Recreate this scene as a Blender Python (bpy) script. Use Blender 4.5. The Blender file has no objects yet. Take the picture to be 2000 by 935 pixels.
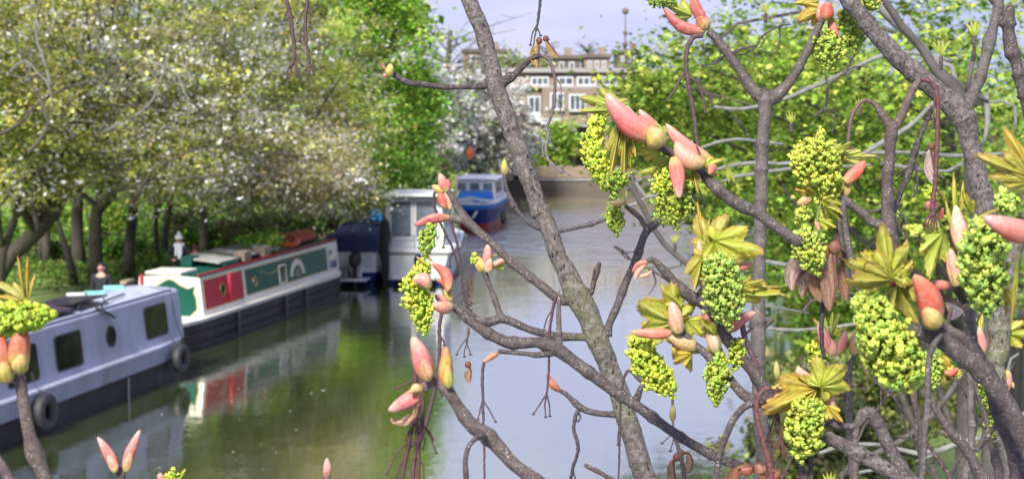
import bpy, math, random
import numpy as np
from mathutils import Vector, Matrix

rnd = random.Random(7)
nr = np.random.default_rng(7)
S = bpy.context.scene
COL = S.collection

# ------------------------------------------------------------------ camera
F = 3300.0                     # focal length in px of a 2000 px wide frame
CAM = Vector((0, 0, 6.8))      # eye on a bridge 6.8 m above the water
PITCH = math.atan((467.5 - 159) / F)
FW = Vector((0, math.cos(PITCH), -math.sin(PITCH)))
UP = Vector((0, math.sin(PITCH), math.cos(PITCH)))
RT = Vector((1, 0, 0))
cam = bpy.data.cameras.new('camera')
cam.sensor_width = 36
cam.lens = F / 2000 * 36
cam.clip_start = 0.05
cam.clip_end = 3000
cam.dof.use_dof = True
cam.dof.focus_distance = 1.9
cam.dof.aperture_fstop = 0.0594 / 0.0034
co = bpy.data.objects.new('camera', cam)
COL.objects.link(co)
co.location = CAM
co.rotation_euler = (math.pi / 2 - PITCH, 0, 0)
S.camera = co

# ------------------------------------------------------------------ world, sun, exposure
SUN_EL, SUN_AZ = math.radians(42), math.radians(200)   # azimuth clockwise from +Y
w = bpy.data.worlds.new('World')
S.world = w
w.use_nodes = True
nt = w.node_tree
nt.nodes.clear()
N = nt.nodes.new
out = N('ShaderNodeOutputWorld')
bg = N('ShaderNodeBackground')
sky = N('ShaderNodeTexSky')
sky.sky_type = 'NISHITA'
sky.sun_disc = False
sky.sun_elevation = SUN_EL
sky.sun_rotation = SUN_AZ
tc = N('ShaderNodeTexCoord')
mp = N('ShaderNodeMapping')
mp.inputs['Scale'].default_value = (3.0, 3.0, 11.0)
nz = N('ShaderNodeTexNoise')
nz.inputs['Scale'].default_value = 1.6
nz.inputs['Detail'].default_value = 6
nz.inputs['Roughness'].default_value = 0.55
rp = N('ShaderNodeValToRGB')
rp.color_ramp.elements[0].position = 0.34
rp.color_ramp.elements[0].color = (4.9, 5.6, 11.0, 1)
rp.color_ramp.elements[1].position = 0.66
rp.color_ramp.elements[1].color = (8.0, 8.3, 11.2, 1)
mx = N('ShaderNodeMixRGB')
mx.inputs[0].default_value = 0.88
nt.links.new(tc.outputs['Generated'], mp.inputs[0])
nt.links.new(mp.outputs[0], nz.inputs['Vector'])
nt.links.new(nz.outputs['Fac'], rp.inputs[0])
nt.links.new(sky.outputs[0], mx.inputs[1])
nt.links.new(rp.outputs[0], mx.inputs[2])
nt.links.new(mx.outputs[0], bg.inputs[0])
nt.links.new(bg.outputs[0], out.inputs[0])
bg.inputs[1].default_value = 0.052
sl = bpy.data.lights.new('sun', 'SUN')
sl.energy = 4.3
sl.angle = math.radians(11)
sl.color = (1.0, 0.96, 0.88)
so = bpy.data.objects.new('sun', sl)
COL.objects.link(so)
sd = Vector((math.sin(SUN_AZ) * math.cos(SUN_EL), math.cos(SUN_AZ) * math.cos(SUN_EL), math.sin(SUN_EL)))
so.rotation_euler = (-sd).to_track_quat('-Z', 'Y').to_euler()
S.view_settings.view_transform = 'Standard'
S.view_settings.look = 'None'
S.view_settings.exposure = 0.9
S.view_settings.gamma = 1
S.render.engine = 'CYCLES'
S.cycles.max_bounces = 6
S.cycles.diffuse_bounces = 3
S.cycles.transparent_max_bounces = 6
S.cycles.caustics_reflective = False
S.cycles.caustics_refractive = False
S.cycles.use_denoising = True

# ------------------------------------------------------------------ helpers
def P(x, y, d):
    """world point seen at pixel x, y of the 2000 px photo, d metres in front of the lens"""
    return CAM + d * (FW + RT * ((x - 1000) / F) + UP * ((467.5 - y) / F))

def G(x, y, z=0.0):
    """point of the level z seen at pixel x, y"""
    r = FW + RT * ((x - 1000) / F) + UP * ((467.5 - y) / F)
    return CAM + r * ((z - CAM.z) / r.z)

def srgb(r, g, b):
    f = lambda c: (c / 255 / 12.92) if c <= 10 else ((c / 255 + 0.055) / 1.055) ** 2.4
    return (f(r), f(g), f(b))

def tag(o, label=None, cat=None, group=None, kind=None):
    if label: o['label'] = label
    if cat: o['category'] = cat
    if group: o['group'] = group
    if kind: o['kind'] = kind
    return o

def empty(name, loc, rz=0.0, **k):
    o = bpy.data.objects.new(name, None)
    COL.objects.link(o)
    o.empty_display_size = 0.1
    o.location = loc
    o.rotation_euler = (0, 0, rz)
    return tag(o, **k)

class MB:
    """collects vertices, faces and vertex pigments, then links them as ONE mesh"""
    def __init__(s):
        s.v = []; s.f = []; s.c = []; s.sm = []; s.n = 0
    def add(s, vs, fs, col=(1, 1, 1), smooth=False):
        b = s.n
        vs = np.asarray([tuple(p) for p in vs], float) if not isinstance(vs, np.ndarray) else vs
        s.v.append(vs)
        s.f.extend([tuple(i + b for i in f) for f in fs])
        s.sm.extend([smooth] * len(fs))
        col = np.asarray(col, float)
        if col.ndim == 1:
            col = np.tile(col[:3], (len(vs), 1))
        s.c.append(col[:, :3])
        s.n += len(vs)
        return s
    def box(s, lo, hi, col=(1, 1, 1), bev=0.0, mat=None):
        x0, y0, z0 = lo; x1, y1, z1 = hi
        if bev <= 0:
            vs = [(x, y, z) for x in (x0, x1) for y in (y0, y1) for z in (z0, z1)]
            fs = [(0, 1, 3, 2), (4, 6, 7, 5), (0, 4, 5, 1), (2, 3, 7, 6), (0, 2, 6, 4), (1, 5, 7, 3)]
        else:
            b = min(bev, (x1 - x0) / 2.1, (y1 - y0) / 2.1, (z1 - z0) / 2.1)
            vs = []; idx = {}
            for ix, X in enumerate((x0, x1)):
                for iy, Y in enumerate((y0, y1)):
                    for iz, Z in enumerate((z0, z1)):
                        sx, sy, sz = (1 - 2 * ix) * b, (1 - 2 * iy) * b, (1 - 2 * iz) * b
                        for a, q in enumerate(((X, Y + sy, Z + sz), (X + sx, Y, Z + sz), (X + sx, Y + sy, Z))):
                            idx[ix, iy, iz, a] = len(vs); vs.append(q)
            I = lambda *a: idx[a]
            fs = []
            for k in (0, 1):
                fs.append((I(k,0,0,0), I(k,1,0,0), I(k,1,1,0), I(k,0,1,0))[::(1 if k else -1)])
                fs.append((I(0,k,0,1), I(0,k,1,1), I(1,k,1,1), I(1,k,0,1))[::(1 if k else -1)])
                fs.append((I(0,0,k,2), I(1,0,k,2), I(1,1,k,2), I(0,1,k,2))[::(1 if k else -1)])
            for p in (0, 1):
                for q in (0, 1):
                    fs.append((I(0,p,q,1), I(1,p,q,1), I(1,p,q,2), I(0,p,q,2)))
                    fs.append((I(p,0,q,0), I(p,1,q,0), I(p,1,q,2), I(p,0,q,2)))
                    fs.append((I(p,q,0,0), I(p,q,1,0), I(p,q,1,1), I(p,q,0,1)))
                    for r in (0, 1):
                        fs.append((I(p,q,r,0), I(p,q,r,1), I(p,q,r,2)))
        if mat is not None:
            vs = [mat @ Vector(p) for p in vs]
        return s.add(vs, fs, col)
    def tube(s, pts, rads, sides=8, col=(1, 1, 1), smooth=True, cap=True):
        pts = np.asarray([tuple(p) for p in pts], float)
        n = len(pts)
        rads = np.asarray(rads, float) * np.ones(n)
        t = np.gradient(pts, axis=0)
        t /= np.linalg.norm(t, axis=1)[:, None] + 1e-12
        ref = np.array([0.0, 0.0, 1.0]) if abs(t[0][2]) < 0.9 else np.array([1.0, 0, 0])
        u = np.cross(ref, t[0]); u /= np.linalg.norm(u)
        ring = []
        ang = np.arange(sides) * 2 * math.pi / sides
        for i in range(n):
            u = u - t[i] * np.dot(u, t[i]); u /= np.linalg.norm(u) + 1e-12
            v = np.cross(t[i], u)
            ring.append(pts[i] + rads[i] * (np.cos(ang)[:, None] * u + np.sin(ang)[:, None] * v))
        vs = np.concatenate(ring)
        fs = [(i * sides + j, i * sides + (j + 1) % sides, (i + 1) * sides + (j + 1) % sides, (i + 1) * sides + j)
              for i in range(n - 1) for j in range(sides)]
        if cap:
            vs = np.concatenate([vs, pts[:1], pts[-1:]])
            a, b = n * sides, n * sides + 1
            fs += [(a, (j + 1) % sides, j) for j in range(sides)]
            fs += [(b, (n - 1) * sides + j, (n - 1) * sides + (j + 1) % sides) for j in range(sides)]
        c = np.asarray(col, float)
        if c.ndim == 2:
            c = np.repeat(c, sides, axis=0)
            if cap: c = np.concatenate([c, c[:1], c[-1:]])
        return s.add(vs, fs, c, smooth)
    def build(s, name, mat, parent=None, off=None, root_mesh=False):
        me = bpy.data.meshes.new(name)
        v = np.concatenate(s.v)
        if off is not None: v = v - np.array(tuple(off))
        me.from_pydata([], [], []) if not len(v) else None
        nf = len(s.f)
        tot = np.fromiter((len(f) for f in s.f), np.int32, nf)
        me.vertices.add(len(v)); me.vertices.foreach_set('co', v.astype(np.float32).ravel())
        me.loops.add(int(tot.sum())); me.polygons.add(nf)
        me.loops.foreach_set('vertex_index', np.fromiter((i for f in s.f for i in f), np.int32))
        me.polygons.foreach_set('loop_start', np.concatenate([[0], np.cumsum(tot)[:-1]]).astype(np.int32))
        me.polygons.foreach_set('use_smooth', np.array(s.sm, bool))
        me.update(calc_edges=True)
        me.validate()
        a = me.color_attributes.new('Col', 'FLOAT_COLOR', 'POINT')
        cc = np.concatenate(s.c)
        if len(me.vertices) == len(cc):
            a.data.foreach_set('color', np.concatenate([cc, np.ones((len(cc), 1))], axis=1).astype(np.float32).ravel())
        me.materials.append(mat)
        o = bpy.data.objects.new(name, me)
        COL.objects.link(o)
        if parent is not None: o.parent = parent
        return o

def cr(pts, step):
    """Catmull-Rom through rows of any width; step in the units of the first three columns"""
    a = np.asarray([tuple(p) for p in pts], float)
    if len(a) == 2:
        n = max(2, int(np.linalg.norm(a[1, :3] - a[0, :3]) / step) + 1)
        t = np.linspace(0, 1, n)[:, None]
        return a[0] * (1 - t) + a[1] * t
    e = np.vstack([2 * a[0] - a[1], a, 2 * a[-1] - a[-2]])
    o = []
    for i in range(1, len(e) - 2):
        p0, p1, p2, p3 = e[i - 1], e[i], e[i + 1], e[i + 2]
        n = max(1, int(np.linalg.norm(p2[:3] - p1[:3]) / step))
        for k in range(n):
            t = k / n
            m1, m2 = .34 * (p2 - p0), .34 * (p3 - p1)
            o.append((2 * t ** 3 - 3 * t * t + 1) * p1 + (t ** 3 - 2 * t * t + t) * m1 + (3 * t * t - 2 * t ** 3) * p2 + (t ** 3 - t * t) * m2)
    o.append(a[-1])
    return np.array(o)

# ------------------------------------------------------------------ materials
def mat(name, col=(0.5, 0.5, 0.5), rough=0.6, attr=False, noise=None, bump=None, spec=0.5, metal=0.0, trans=0.0, coat=0.0, spots=None, streak=None, stretch=1.0):
    """procedural material. noise=(scale, amount, dark colour), bump=(scale, strength, distance), spots=(scale, radius, colour)"""
    m = bpy.data.materials.new(name)
    m.use_nodes = True
    t = m.node_tree
    b = t.nodes['Principled BSDF']
    o = t.nodes['Material Output']
    b.inputs['Roughness'].default_value = rough
    b.inputs['Specular IOR Level'].default_value = spec
    b.inputs['Metallic'].default_value = metal
    if coat:
        b.inputs['Coat Weight'].default_value = coat
        b.inputs['Coat Roughness'].default_value = 0.25
    tc = t.nodes.new('ShaderNodeTexCoord')
    if attr:
        a = t.nodes.new('ShaderNodeAttribute'); a.attribute_name = 'Col'
        c = a.outputs['Color']
    else:
        a = t.nodes.new('ShaderNodeRGB'); a.outputs[0].default_value = (*col, 1)
        c = a.outputs[0]
    if noise:
        for k, (sc, am, dk) in enumerate(noise if isinstance(noise, list) else [noise]):
            n = t.nodes.new('ShaderNodeTexNoise'); n.inputs['Scale'].default_value = sc
            n.inputs['Detail'].default_value = 5; n.inputs['Roughness'].default_value = 0.6
            r = t.nodes.new('ShaderNodeValToRGB')
            r.color_ramp.elements[0].position = 0.42; r.color_ramp.elements[1].position = 0.68
            r.color_ramp.elements[0].color = (0, 0, 0, 1); r.color_ramp.elements[1].color = (am, am, am, 1)
            x = t.nodes.new('ShaderNodeMixRGB')
            t.links.new(tc.outputs['Object'], n.inputs['Vector'])
            t.links.new(n.outputs['Fac'], r.inputs[0])
            t.links.new(r.outputs[0], x.inputs[0])
            t.links.new(c, x.inputs[1]); x.inputs[2].default_value = (*dk, 1)
            c = x.outputs[0]
    if streak:
        sc, am, dk = streak
        mpn = t.nodes.new('ShaderNodeMapping'); mpn.inputs['Scale'].default_value = sc
        n = t.nodes.new('ShaderNodeTexNoise'); n.inputs['Scale'].default_value = 1; n.inputs['Detail'].default_value = 4
        r = t.nodes.new('ShaderNodeValToRGB')
        r.color_ramp.elements[0].position = 0.5; r.color_ramp.elements[1].position = 0.75
        r.color_ramp.elements[0].color = (0, 0, 0, 1); r.color_ramp.elements[1].color = (am, am, am, 1)
        x = t.nodes.new('ShaderNodeMixRGB')
        t.links.new(tc.outputs['Object'], mpn.inputs[0]); t.links.new(mpn.outputs[0], n.inputs['Vector'])
        t.links.new(n.outputs['Fac'], r.inputs[0]); t.links.new(r.outputs[0], x.inputs[0])
        t.links.new(c, x.inputs[1]); x.inputs[2].default_value = (*dk, 1)
        c = x.outputs[0]
    if spots:
        for (sc, rad, dk) in (spots if isinstance(spots, list) else [spots]):
            vn = t.nodes.new('ShaderNodeTexVoronoi'); vn.inputs['Scale'].default_value = sc
            r = t.nodes.new('ShaderNodeValToRGB')
            r.color_ramp.elements[0].position = rad; r.color_ramp.elements[1].position = rad + 0.07
            r.color_ramp.elements[0].color = (1, 1, 1, 1); r.color_ramp.elements[1].color = (0, 0, 0, 1)
            x = t.nodes.new('ShaderNodeMixRGB')
            ms_ = t.nodes.new('ShaderNodeMapping'); ms_.inputs['Scale'].default_value = (1, 1, 1 / stretch); t.links.new(tc.outputs['Object'], ms_.inputs[0]); t.links.new(ms_.outputs[0], vn.inputs['Vector'])
            # spots vary in size and come in patches: the distance is disturbed by coarse and fine noise
            n = t.nodes.new('ShaderNodeTexNoise'); n.inputs['Scale'].default_value = sc * .22; n.inputs['Detail'].default_value = 4
            ad = t.nodes.new('ShaderNodeMath'); ad.operation = 'MULTIPLY_ADD'; ad.inputs[1].default_value = 0.9
            sb = t.nodes.new('ShaderNodeMath'); sb.operation = 'SUBTRACT'; sb.inputs[1].default_value = 0.42
            t.links.new(tc.outputs['Object'], n.inputs['Vector']); t.links.new(n.outputs['Fac'], ad.inputs[0]); t.links.new(vn.outputs['Distance'], ad.inputs[2]); t.links.new(ad.outputs[0], sb.inputs[0])
            t.links.new(sb.outputs[0], r.inputs[0]); t.links.new(r.outputs[0], x.inputs[0])
            t.links.new(c, x.inputs[1]); x.inputs[2].default_value = (*dk, 1)
            c = x.outputs[0]
    t.links.new(c, b.inputs['Base Color'])
    if bump:
        n = t.nodes.new('ShaderNodeTexNoise'); n.inputs['Scale'].default_value = bump[0]
        n.inputs['Detail'].default_value = 6; n.inputs['Roughness'].default_value = 0.65
        bp = t.nodes.new('ShaderNodeBump'); bp.inputs['Strength'].default_value = bump[1]; bp.inputs['Distance'].default_value = bump[2]
        t.links.new(tc.outputs['Object'], n.inputs['Vector'])
        t.links.new(n.outputs['Fac'], bp.inputs['Height']); t.links.new(bp.outputs[0], b.inputs['Normal'])
    if trans:
        tr = t.nodes.new('ShaderNodeBsdfTranslucent')
        t.links.new(c, tr.inputs['Color'])
        ms = t.nodes.new('ShaderNodeMixShader'); ms.inputs[0].default_value = trans
        t.links.new(b.outputs[0], ms.inputs[1]); t.links.new(tr.outputs[0], ms.inputs[2])
        t.links.new(ms.outputs[0], o.inputs['Surface'])
    return m

M = {}
M['bark_grey'] = mat('bark_grey', attr=True, rough=0.8, noise=[(45, 0.7, (0.10, 0.08, 0.07)), (170, 0.7, (0.33, 0.30, 0.28)), (420, 0.8, (0.05, 0.038, 0.035))],
                     bump=(380, 1.0, 0.0025), spots=(190, 0.17, (0.03, 0.024, 0.025)), stretch=2.2)
M['bark_twig'] = mat('bark_twig', attr=True, rough=0.65, noise=[(60, 0.85, (0.035, 0.02, 0.02)), (240, 0.5, (0.24, 0.215, 0.20)), (650, 0.75, (0.025, 0.014, 0.014))],
                     bump=(420, 1.0, 0.0018), spots=(300, 0.13, (0.32, 0.28, 0.25)))
M['stalk'] = mat('dry_stalk', attr=True, rough=0.7, noise=(300, 0.5, (0.02, 0.012, 0.012)), bump=(800, 0.4, 0.0005))
M['bud'] = mat('bud_skin', attr=True, rough=0.5, trans=0.10, noise=[(110, 0.35, (0.70, 0.38, 0.33)), (350, 0.4, (0.34, 0.05, 0.05)), (60, .25, (.45, .30, .10))], bump=(260, 0.5, 0.0014), spec=0.3)
M['leaf'] = mat('young_leaf', attr=True, rough=0.42, trans=0.38, noise=(220, 0.25, (0.3, 0.22, 0.03)), bump=(500, 0.3, 0.0006), spec=0.35)
M['floret'] = mat('floret', attr=True, rough=0.45, trans=0.2, spec=0.4)
M['samara'] = mat('dry_wing', attr=True, rough=0.6, trans=0.3, noise=(250, 0.5, (0.13, 0.06, 0.03)), bump=(700, 0.5, 0.0006))
M['foliage'] = mat('foliage', attr=True, rough=0.65, trans=0.45, spec=0.10)
M['trunk'] = mat('tree_bark', (0.075, 0.062, 0.048), 0.9, noise=[(3, 0.7, (0.028, 0.024, 0.02)), (1.3, 0.6, (0.07, 0.09, 0.03)), (14, 0.5, (0.15, 0.13, 0.10))], bump=(12, 0.8, 0.04))
M['trunk_pale'] = mat('pale_branch_bark', (0.21, 0.205, 0.185), 0.85, noise=[(20, 0.6, (0.10, 0.10, 0.08)), (90, 0.5, (0.36, 0.36, 0.33)), (45, .6, (.06, .07, .04))], bump=(90, 0.8, 0.006))
M['trunk_dark'] = mat('dark_branch_bark', (0.06, 0.05, 0.045), 0.85, noise=[(20, 0.6, (0.13, 0.12, 0.10))], bump=(90, 0.5, 0.004))
M['metal_black'] = mat('black_metal', (0.015, 0.015, 0.017), 0.5, noise=(6, 0.4, (0.04, 0.03, 0.025)))
M['rubber'] = mat('rubber', (0.018, 0.018, 0.02), 0.6, noise=(9, 0.5, (0.05, 0.05, 0.05)), bump=(40, 0.4, 0.01))
M['rope'] = mat('rope', (0.06, 0.06, 0.07), 0.9)
M['glass'] = mat('dark_glass', (0.010, 0.012, 0.012), 0.06, spec=0.8, noise=[(1.1, 0.8, (0.075, 0.08, 0.045)), (4, .5, (.02, .02, .02))])
M['glass_pale'] = mat('pale_glass', (0.16, 0.19, 0.22), 0.08, noise=(2.5, 0.5, (0.05, 0.06, 0.07)), spec=0.8)
M['brass'] = mat('brass', (0.45, 0.30, 0.10), 0.35, metal=0.8)

# water
def water_mat():
    m = bpy.data.materials.new('canal_water'); m.use_nodes = True
    t = m.node_tree; t.nodes.clear()
    o = t.nodes.new('ShaderNodeOutputMaterial')
    gl = t.nodes.new('ShaderNodeBsdfGlossy'); gl.inputs['Roughness'].default_value = 0.006
    gl.inputs['Color'].default_value = (1.0, 0.985, 0.95, 1)
    df = t.nodes.new('ShaderNodeBsdfDiffuse')
    tc = t.nodes.new('ShaderNodeTexCoord')
    fr = t.nodes.new('ShaderNodeFresnel'); fr.inputs['IOR'].default_value = 1.6
    ma = t.nodes.new('ShaderNodeMath'); ma.operation = 'MULTIPLY_ADD'
    ma.inputs[1].default_value = 0.7; ma.inputs[2].default_value = 0.48; ma.use_clamp = True
    n0 = t.nodes.new('ShaderNodeTexNoise'); n0.inputs['Scale'].default_value = 0.12
    r0 = t.nodes.new('ShaderNodeValToRGB')
    r0.color_ramp.elements[0].color = (0.036, 0.055, 0.012, 1); r0.color_ramp.elements[1].color = (0.066, 0.085, 0.024, 1)
    mix = t.nodes.new('ShaderNodeMixShader')
    hs = []
    for sc, st, amp in ((1.1, (1, 1, 1), 0.55), (5.0, (1.0, 1.4, 1), 0.22), (17, (1, 1, 1), 0.05)):
        mpn = t.nodes.new('ShaderNodeMapping'); mpn.inputs['Scale'].default_value = st
        n = t.nodes.new('ShaderNodeTexNoise'); n.inputs['Scale'].default_value = sc; n.inputs['Detail'].default_value = 2
        t.links.new(tc.outputs['Object'], mpn.inputs[0]); t.links.new(mpn.outputs[0], n.inputs['Vector'])
        mm = t.nodes.new('ShaderNodeMath'); mm.operation = 'MULTIPLY'; mm.inputs[1].default_value = amp
        t.links.new(n.outputs['Fac'], mm.inputs[0]); hs.append(mm)
    a1 = t.nodes.new('ShaderNodeMath'); a2 = t.nodes.new('ShaderNodeMath')
    t.links.new(hs[0].outputs[0], a1.inputs[0]); t.links.new(hs[1].outputs[0], a1.inputs[1])
    t.links.new(a1.outputs[0], a2.inputs[0]); t.links.new(hs[2].outputs[0], a2.inputs[1])
    # patches of wind
    n3 = t.nodes.new('ShaderNodeTexNoise'); n3.inputs['Scale'].default_value = 0.09; n3.inputs['Detail'].default_value = 3
    r3 = t.nodes.new('ShaderNodeMapRange'); r3.inputs[1].default_value = 0.35; r3.inputs[2].default_value = 0.7
    r3.inputs[3].default_value = 0.25; r3.inputs[4].default_value = 1.0
    bp = t.nodes.new('ShaderNodeBump'); bp.inputs['Distance'].default_value = 0.11
    t.links.new(tc.outputs['Object'], n3.inputs['Vector']); t.links.new(n3.outputs['Fac'], r3.inputs[0]); sx_ = t.nodes.new('ShaderNodeSeparateXYZ'); t.links.new(tc.outputs['Object'], sx_.inputs[0])
    ry = t.nodes.new('ShaderNodeMapRange'); ry.inputs[1].default_value = 58; ry.inputs[2].default_value = 78; ry.inputs[3].default_value = 0.22; ry.inputs[4].default_value = 3.0
    ry2 = t.nodes.new('ShaderNodeMapRange'); ry2.inputs[1].default_value = 80; ry2.inputs[2].default_value = 100; ry2.inputs[3].default_value = 1.0; ry2.inputs[4].default_value = 0.10
    t.links.new(sx_.outputs['Y'], ry2.inputs[0]); m4 = t.nodes.new('ShaderNodeMath'); m4.operation = 'MULTIPLY'
    # the open reach beyond the moorings is ruffled by the breeze, the moored reach is sheltered
    t.links.new(sx_.outputs['Y'], ry.inputs[0]); m3 = t.nodes.new('ShaderNodeMath'); m3.operation = 'MULTIPLY'
    t.links.new(r3.outputs[0], m3.inputs[0]); t.links.new(ry.outputs[0], m4.inputs[0]); t.links.new(ry2.outputs[0], m4.inputs[1]); t.links.new(m4.outputs[0], m3.inputs[1]); bp.inputs['Strength'].default_value = 1.0; m5 = t.nodes.new('ShaderNodeMath'); m5.operation = 'MULTIPLY'; t.links.new(m3.outputs[0], m5.inputs[0]); t.links.new(a2.outputs[0], m5.inputs[1])
    t.links.new(m5.outputs[0], bp.inputs['Height']); t.links.new(bp.outputs[0], gl.inputs['Normal'])
    t.links.new(tc.outputs['Object'], n0.inputs['Vector']); t.links.new(n0.outputs['Fac'], r0.inputs[0]); t.links.new(r0.outputs[0], df.inputs['Color'])
    t.links.new(fr.outputs[0], ma.inputs[0]); t.links.new(ma.outputs[0], mix.inputs[0])
    t.links.new(df.outputs[0], mix.inputs[1]); t.links.new(gl.outputs[0], mix.inputs[2]); t.links.new(mix.outputs[0], o.inputs[0])
    return m
M['water'] = water_mat()
# ------------------------------------------------------------------ ground, water, far bank
def unit(v): return v / np.linalg.norm(v)
class Frame:
    """a thing's own axes: x along its length (away from the camera), y to the left, z up"""
    def __init__(s, origin, ang):
        s.o = Vector((origin[0], origin[1], 0)); s.a = ang
        s.U = Vector((math.sin(ang), math.cos(ang), 0)); s.L = Vector((-math.cos(ang), math.sin(ang), 0))
        s.rz = math.pi / 2 - ang
    def side(s, px, py, off=0.0):
        """(x, z) of the thing's right hand wall, off metres inboard, at a pixel"""
        r = FW + RT * ((px - 1000) / F) + UP * ((467.5 - py) / F)
        o = s.o + s.L * off
        # CAM + t r = o + x U  (in plan)
        a = np.array([[r.x, -s.U.x], [r.y, -s.U.y]])
        t, x = np.linalg.solve(a, [o.x - CAM.x, o.y - CAM.y])
        return x, CAM.z + t * r.z
    def end(s, px, py, x=0.0):
        """(y, z) of a cross wall at x metres along"""
        r = FW + RT * ((px - 1000) / F) + UP * ((467.5 - py) / F)
        o = s.o + s.U * x
        a = np.array([[r.x, -s.L.x], [r.y, -s.L.y]])
        t, y = np.linalg.solve(a, [o.x - CAM.x, o.y - CAM.y])
        return y, CAM.z + t * r.z
def heading(p, q): return math.atan2(q.x - p.x, q.y - p.y)

a0, a1 = G(0, 880), G(371, 729)
B1 = Frame(a1, heading(a0, a1))
b0, b1 = G(461, 658), G(669, 581)
B2 = Frame(b0, heading(b0, b1))
e = [B1.o - B1.U * 60 + B1.L * 2.7, B1.o + B1.L * 2.7, B2.o + B2.U * 12 + B2.L * 2.6, G(700, 505), G(820, 430), G(868, 372)]
er = [G(1545, 935) + Vector((0, -30, 0)) - RT * 7, G(1545, 935), G(1612, 700), G(1660, 500), G(1700, 372)]
e = [Vector((p.x, p.y, 0)) for p in e]; er = [Vector((p.x, p.y, 0)) for p in er]
GZ = 0.9
g = MB()
far = 1500
lo = [Vector((-far, p.y, 0)) for p in e]; ro = [Vector((far, p.y, 0)) for p in er]
vs = []; fs = []
def q(*p):
    b = len(vs); vs.extend(p); fs.append(tuple(range(b, b + len(p))))
up = lambda p, z=GZ: Vector((p.x, p.y, z))
def bank(edge, outer, flip):
    for i in range(len(edge) - 1):
        A, B_, C, D = up(edge[i]), up(edge[i + 1]), up(outer[i + 1]), up(outer[i])
        q(A, B_, C, D) if flip else q(B_, A, D, C)
        q(up(edge[i], -1.5), up(edge[i + 1], -1.5), up(edge[i + 1]), up(edge[i]))
bank(e, lo, True); bank(er, ro, False)
q(up(e[-1]), up(er[-1]), Vector((far, er[-1].y, GZ)), Vector((far, far, GZ)), Vector((-far, far, GZ)), Vector((-far, e[-1].y, GZ)))
q(up(e[-1], -1.5), up(er[-1], -1.5), up(er[-1]), up(e[-1]))
g.add(vs, fs)
M['grass'] = mat('grass', (0.17, 0.31, 0.06), 0.9, noise=[(0.35, 0.8, (0.33, 0.38, 0.09)), (3, 0.7, (0.07, 0.13, 0.03)), (0.12, 0.6, (0.24, 0.20, 0.10)), (12, .5, (.28, .36, .10))], bump=(20, 0.7, 0.05))
g.build('ground', M['grass']); tag(bpy.data.objects['ground'], kind='structure')
wv = MB(); wv.add([(-60, 5, 0), (80, 5, 0), (80, 125, 0), (-60, 125, 0)], [(0, 1, 2, 3)])
tag(wv.build('canal_water', M['water']), kind='structure')
# towpath and quay coping along the moorings
M['path'] = mat('gravel_path', (0.20, 0.17, 0.13), 0.95, noise=[(2, 0.5, (0.11, 0.10, 0.07)), (25, 0.4, (0.3, 0.27, 0.22))], bump=(40, 0.6, 0.02))
tp = MB()
for i in range(3):
    n0 = B1.L if i < 2 else B2.L
    A, B_ = e[i], e[i + 1]
    tp.add([up(A + n0 * 0.35, GZ + .004), up(B_ + n0 * 0.35, GZ + .004), up(B_ + n0 * 2.6, GZ + .004), up(A + n0 * 2.6, GZ + .004)], [(0, 1, 2, 3)])
tag(tp.build('towpath', M['path']), kind='structure')
M['stone'] = mat('quay_stone', (0.27, 0.25, 0.22), 0.9, noise=[(2, 0.6, (0.12, 0.12, 0.09)), (12, 0.4, (0.36, 0.34, 0.30))], bump=(15, 0.6, 0.02))
cp = MB()
for i in range(len(e) - 1):
    dv = e[i + 1] - e[i]; L_ = dv.length; dv.normalize(); nn = Vector((-dv.y, dv.x, 0))
    if nn.x > 0: nn = -nn
    k = 0.0
    while k < L_ - 0.05:
        k2 = min(L_, k + 1.2)
        pts = [e[i] + dv * (k + .008), e[i] + dv * (k2 - .008)]
        o_ = [p - nn * .06 for p in pts] + [p + nn * .33 for p in pts[::-1]]
        zz = GZ + .03 + rnd.random() * .01
        cp.add([up(p, GZ - .22) for p in o_] + [up(p, zz) for p in o_], [(0, 1, 5, 4), (1, 2, 6, 5), (2, 3, 7, 6), (3, 0, 4, 7), (4, 5, 6, 7)])
        k = k2
tag(cp.build('quay_edge', M['stone']), kind='structure')

# ------------------------------------------------------------------ narrowboats
def paint(name, c, dirt=(0.1, 0.09, 0.07), am=0.25):
    return mat(name, c, 0.45, noise=[(0.7, am * .8, dirt), (5, am * .7, tuple(x * .6 for x in c))], streak=((2.2, 2.2, 0.25), am, dirt), bump=(1.6, 0.25, 0.03), spec=0.25)
M['blue_grey'] = paint('pale_lilac_blue_paint', srgb(176, 181, 200), (0.17, 0.16, 0.15), 0.42)
M['blue_roof'] = paint('pale_blue_roof_paint', srgb(180, 186, 206), (0.22, 0.22, 0.22), 0.45)
M['hull_black'] = mat('black_hull_paint', (0.012, 0.011, 0.013), 0.55, spec=0.2, noise=[(1.2, 0.5, (0.045, 0.04, 0.043)), (7, 0.4, (0.03, 0.024, 0.022))], streak=((1.5, 1.5, 0.3), 0.4, (0.06, 0.055, 0.058)), bump=(4, 0.4, 0.02))
M['green_paint'] = paint('dark_green_paint', (0.006, 0.075, 0.052), (0.010, 0.045, 0.033), 0.3)
M['red_paint'] = paint('crimson_paint', (0.50, 0.008, 0.035), (0.2, 0.02, 0.03), 0.25)
M['cream'] = paint('cream_white_paint', (0.72, 0.70, 0.62), (0.35, 0.30, 0.2), 0.25)
M['gold'] = paint('gold_lining_paint', (0.62, 0.50, 0.20), (0.3, 0.2, 0.1), 0.2)
M['white'] = paint('white_paint', (0.74, 0.75, 0.76), (0.35, 0.33, 0.28), 0.3)
M['navy'] = mat('navy_canvas', (0.012, 0.022, 0.085), 0.7, noise=(3, 0.5, (0.03, 0.04, 0.11)), bump=(6, 0.6, 0.05))
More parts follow.
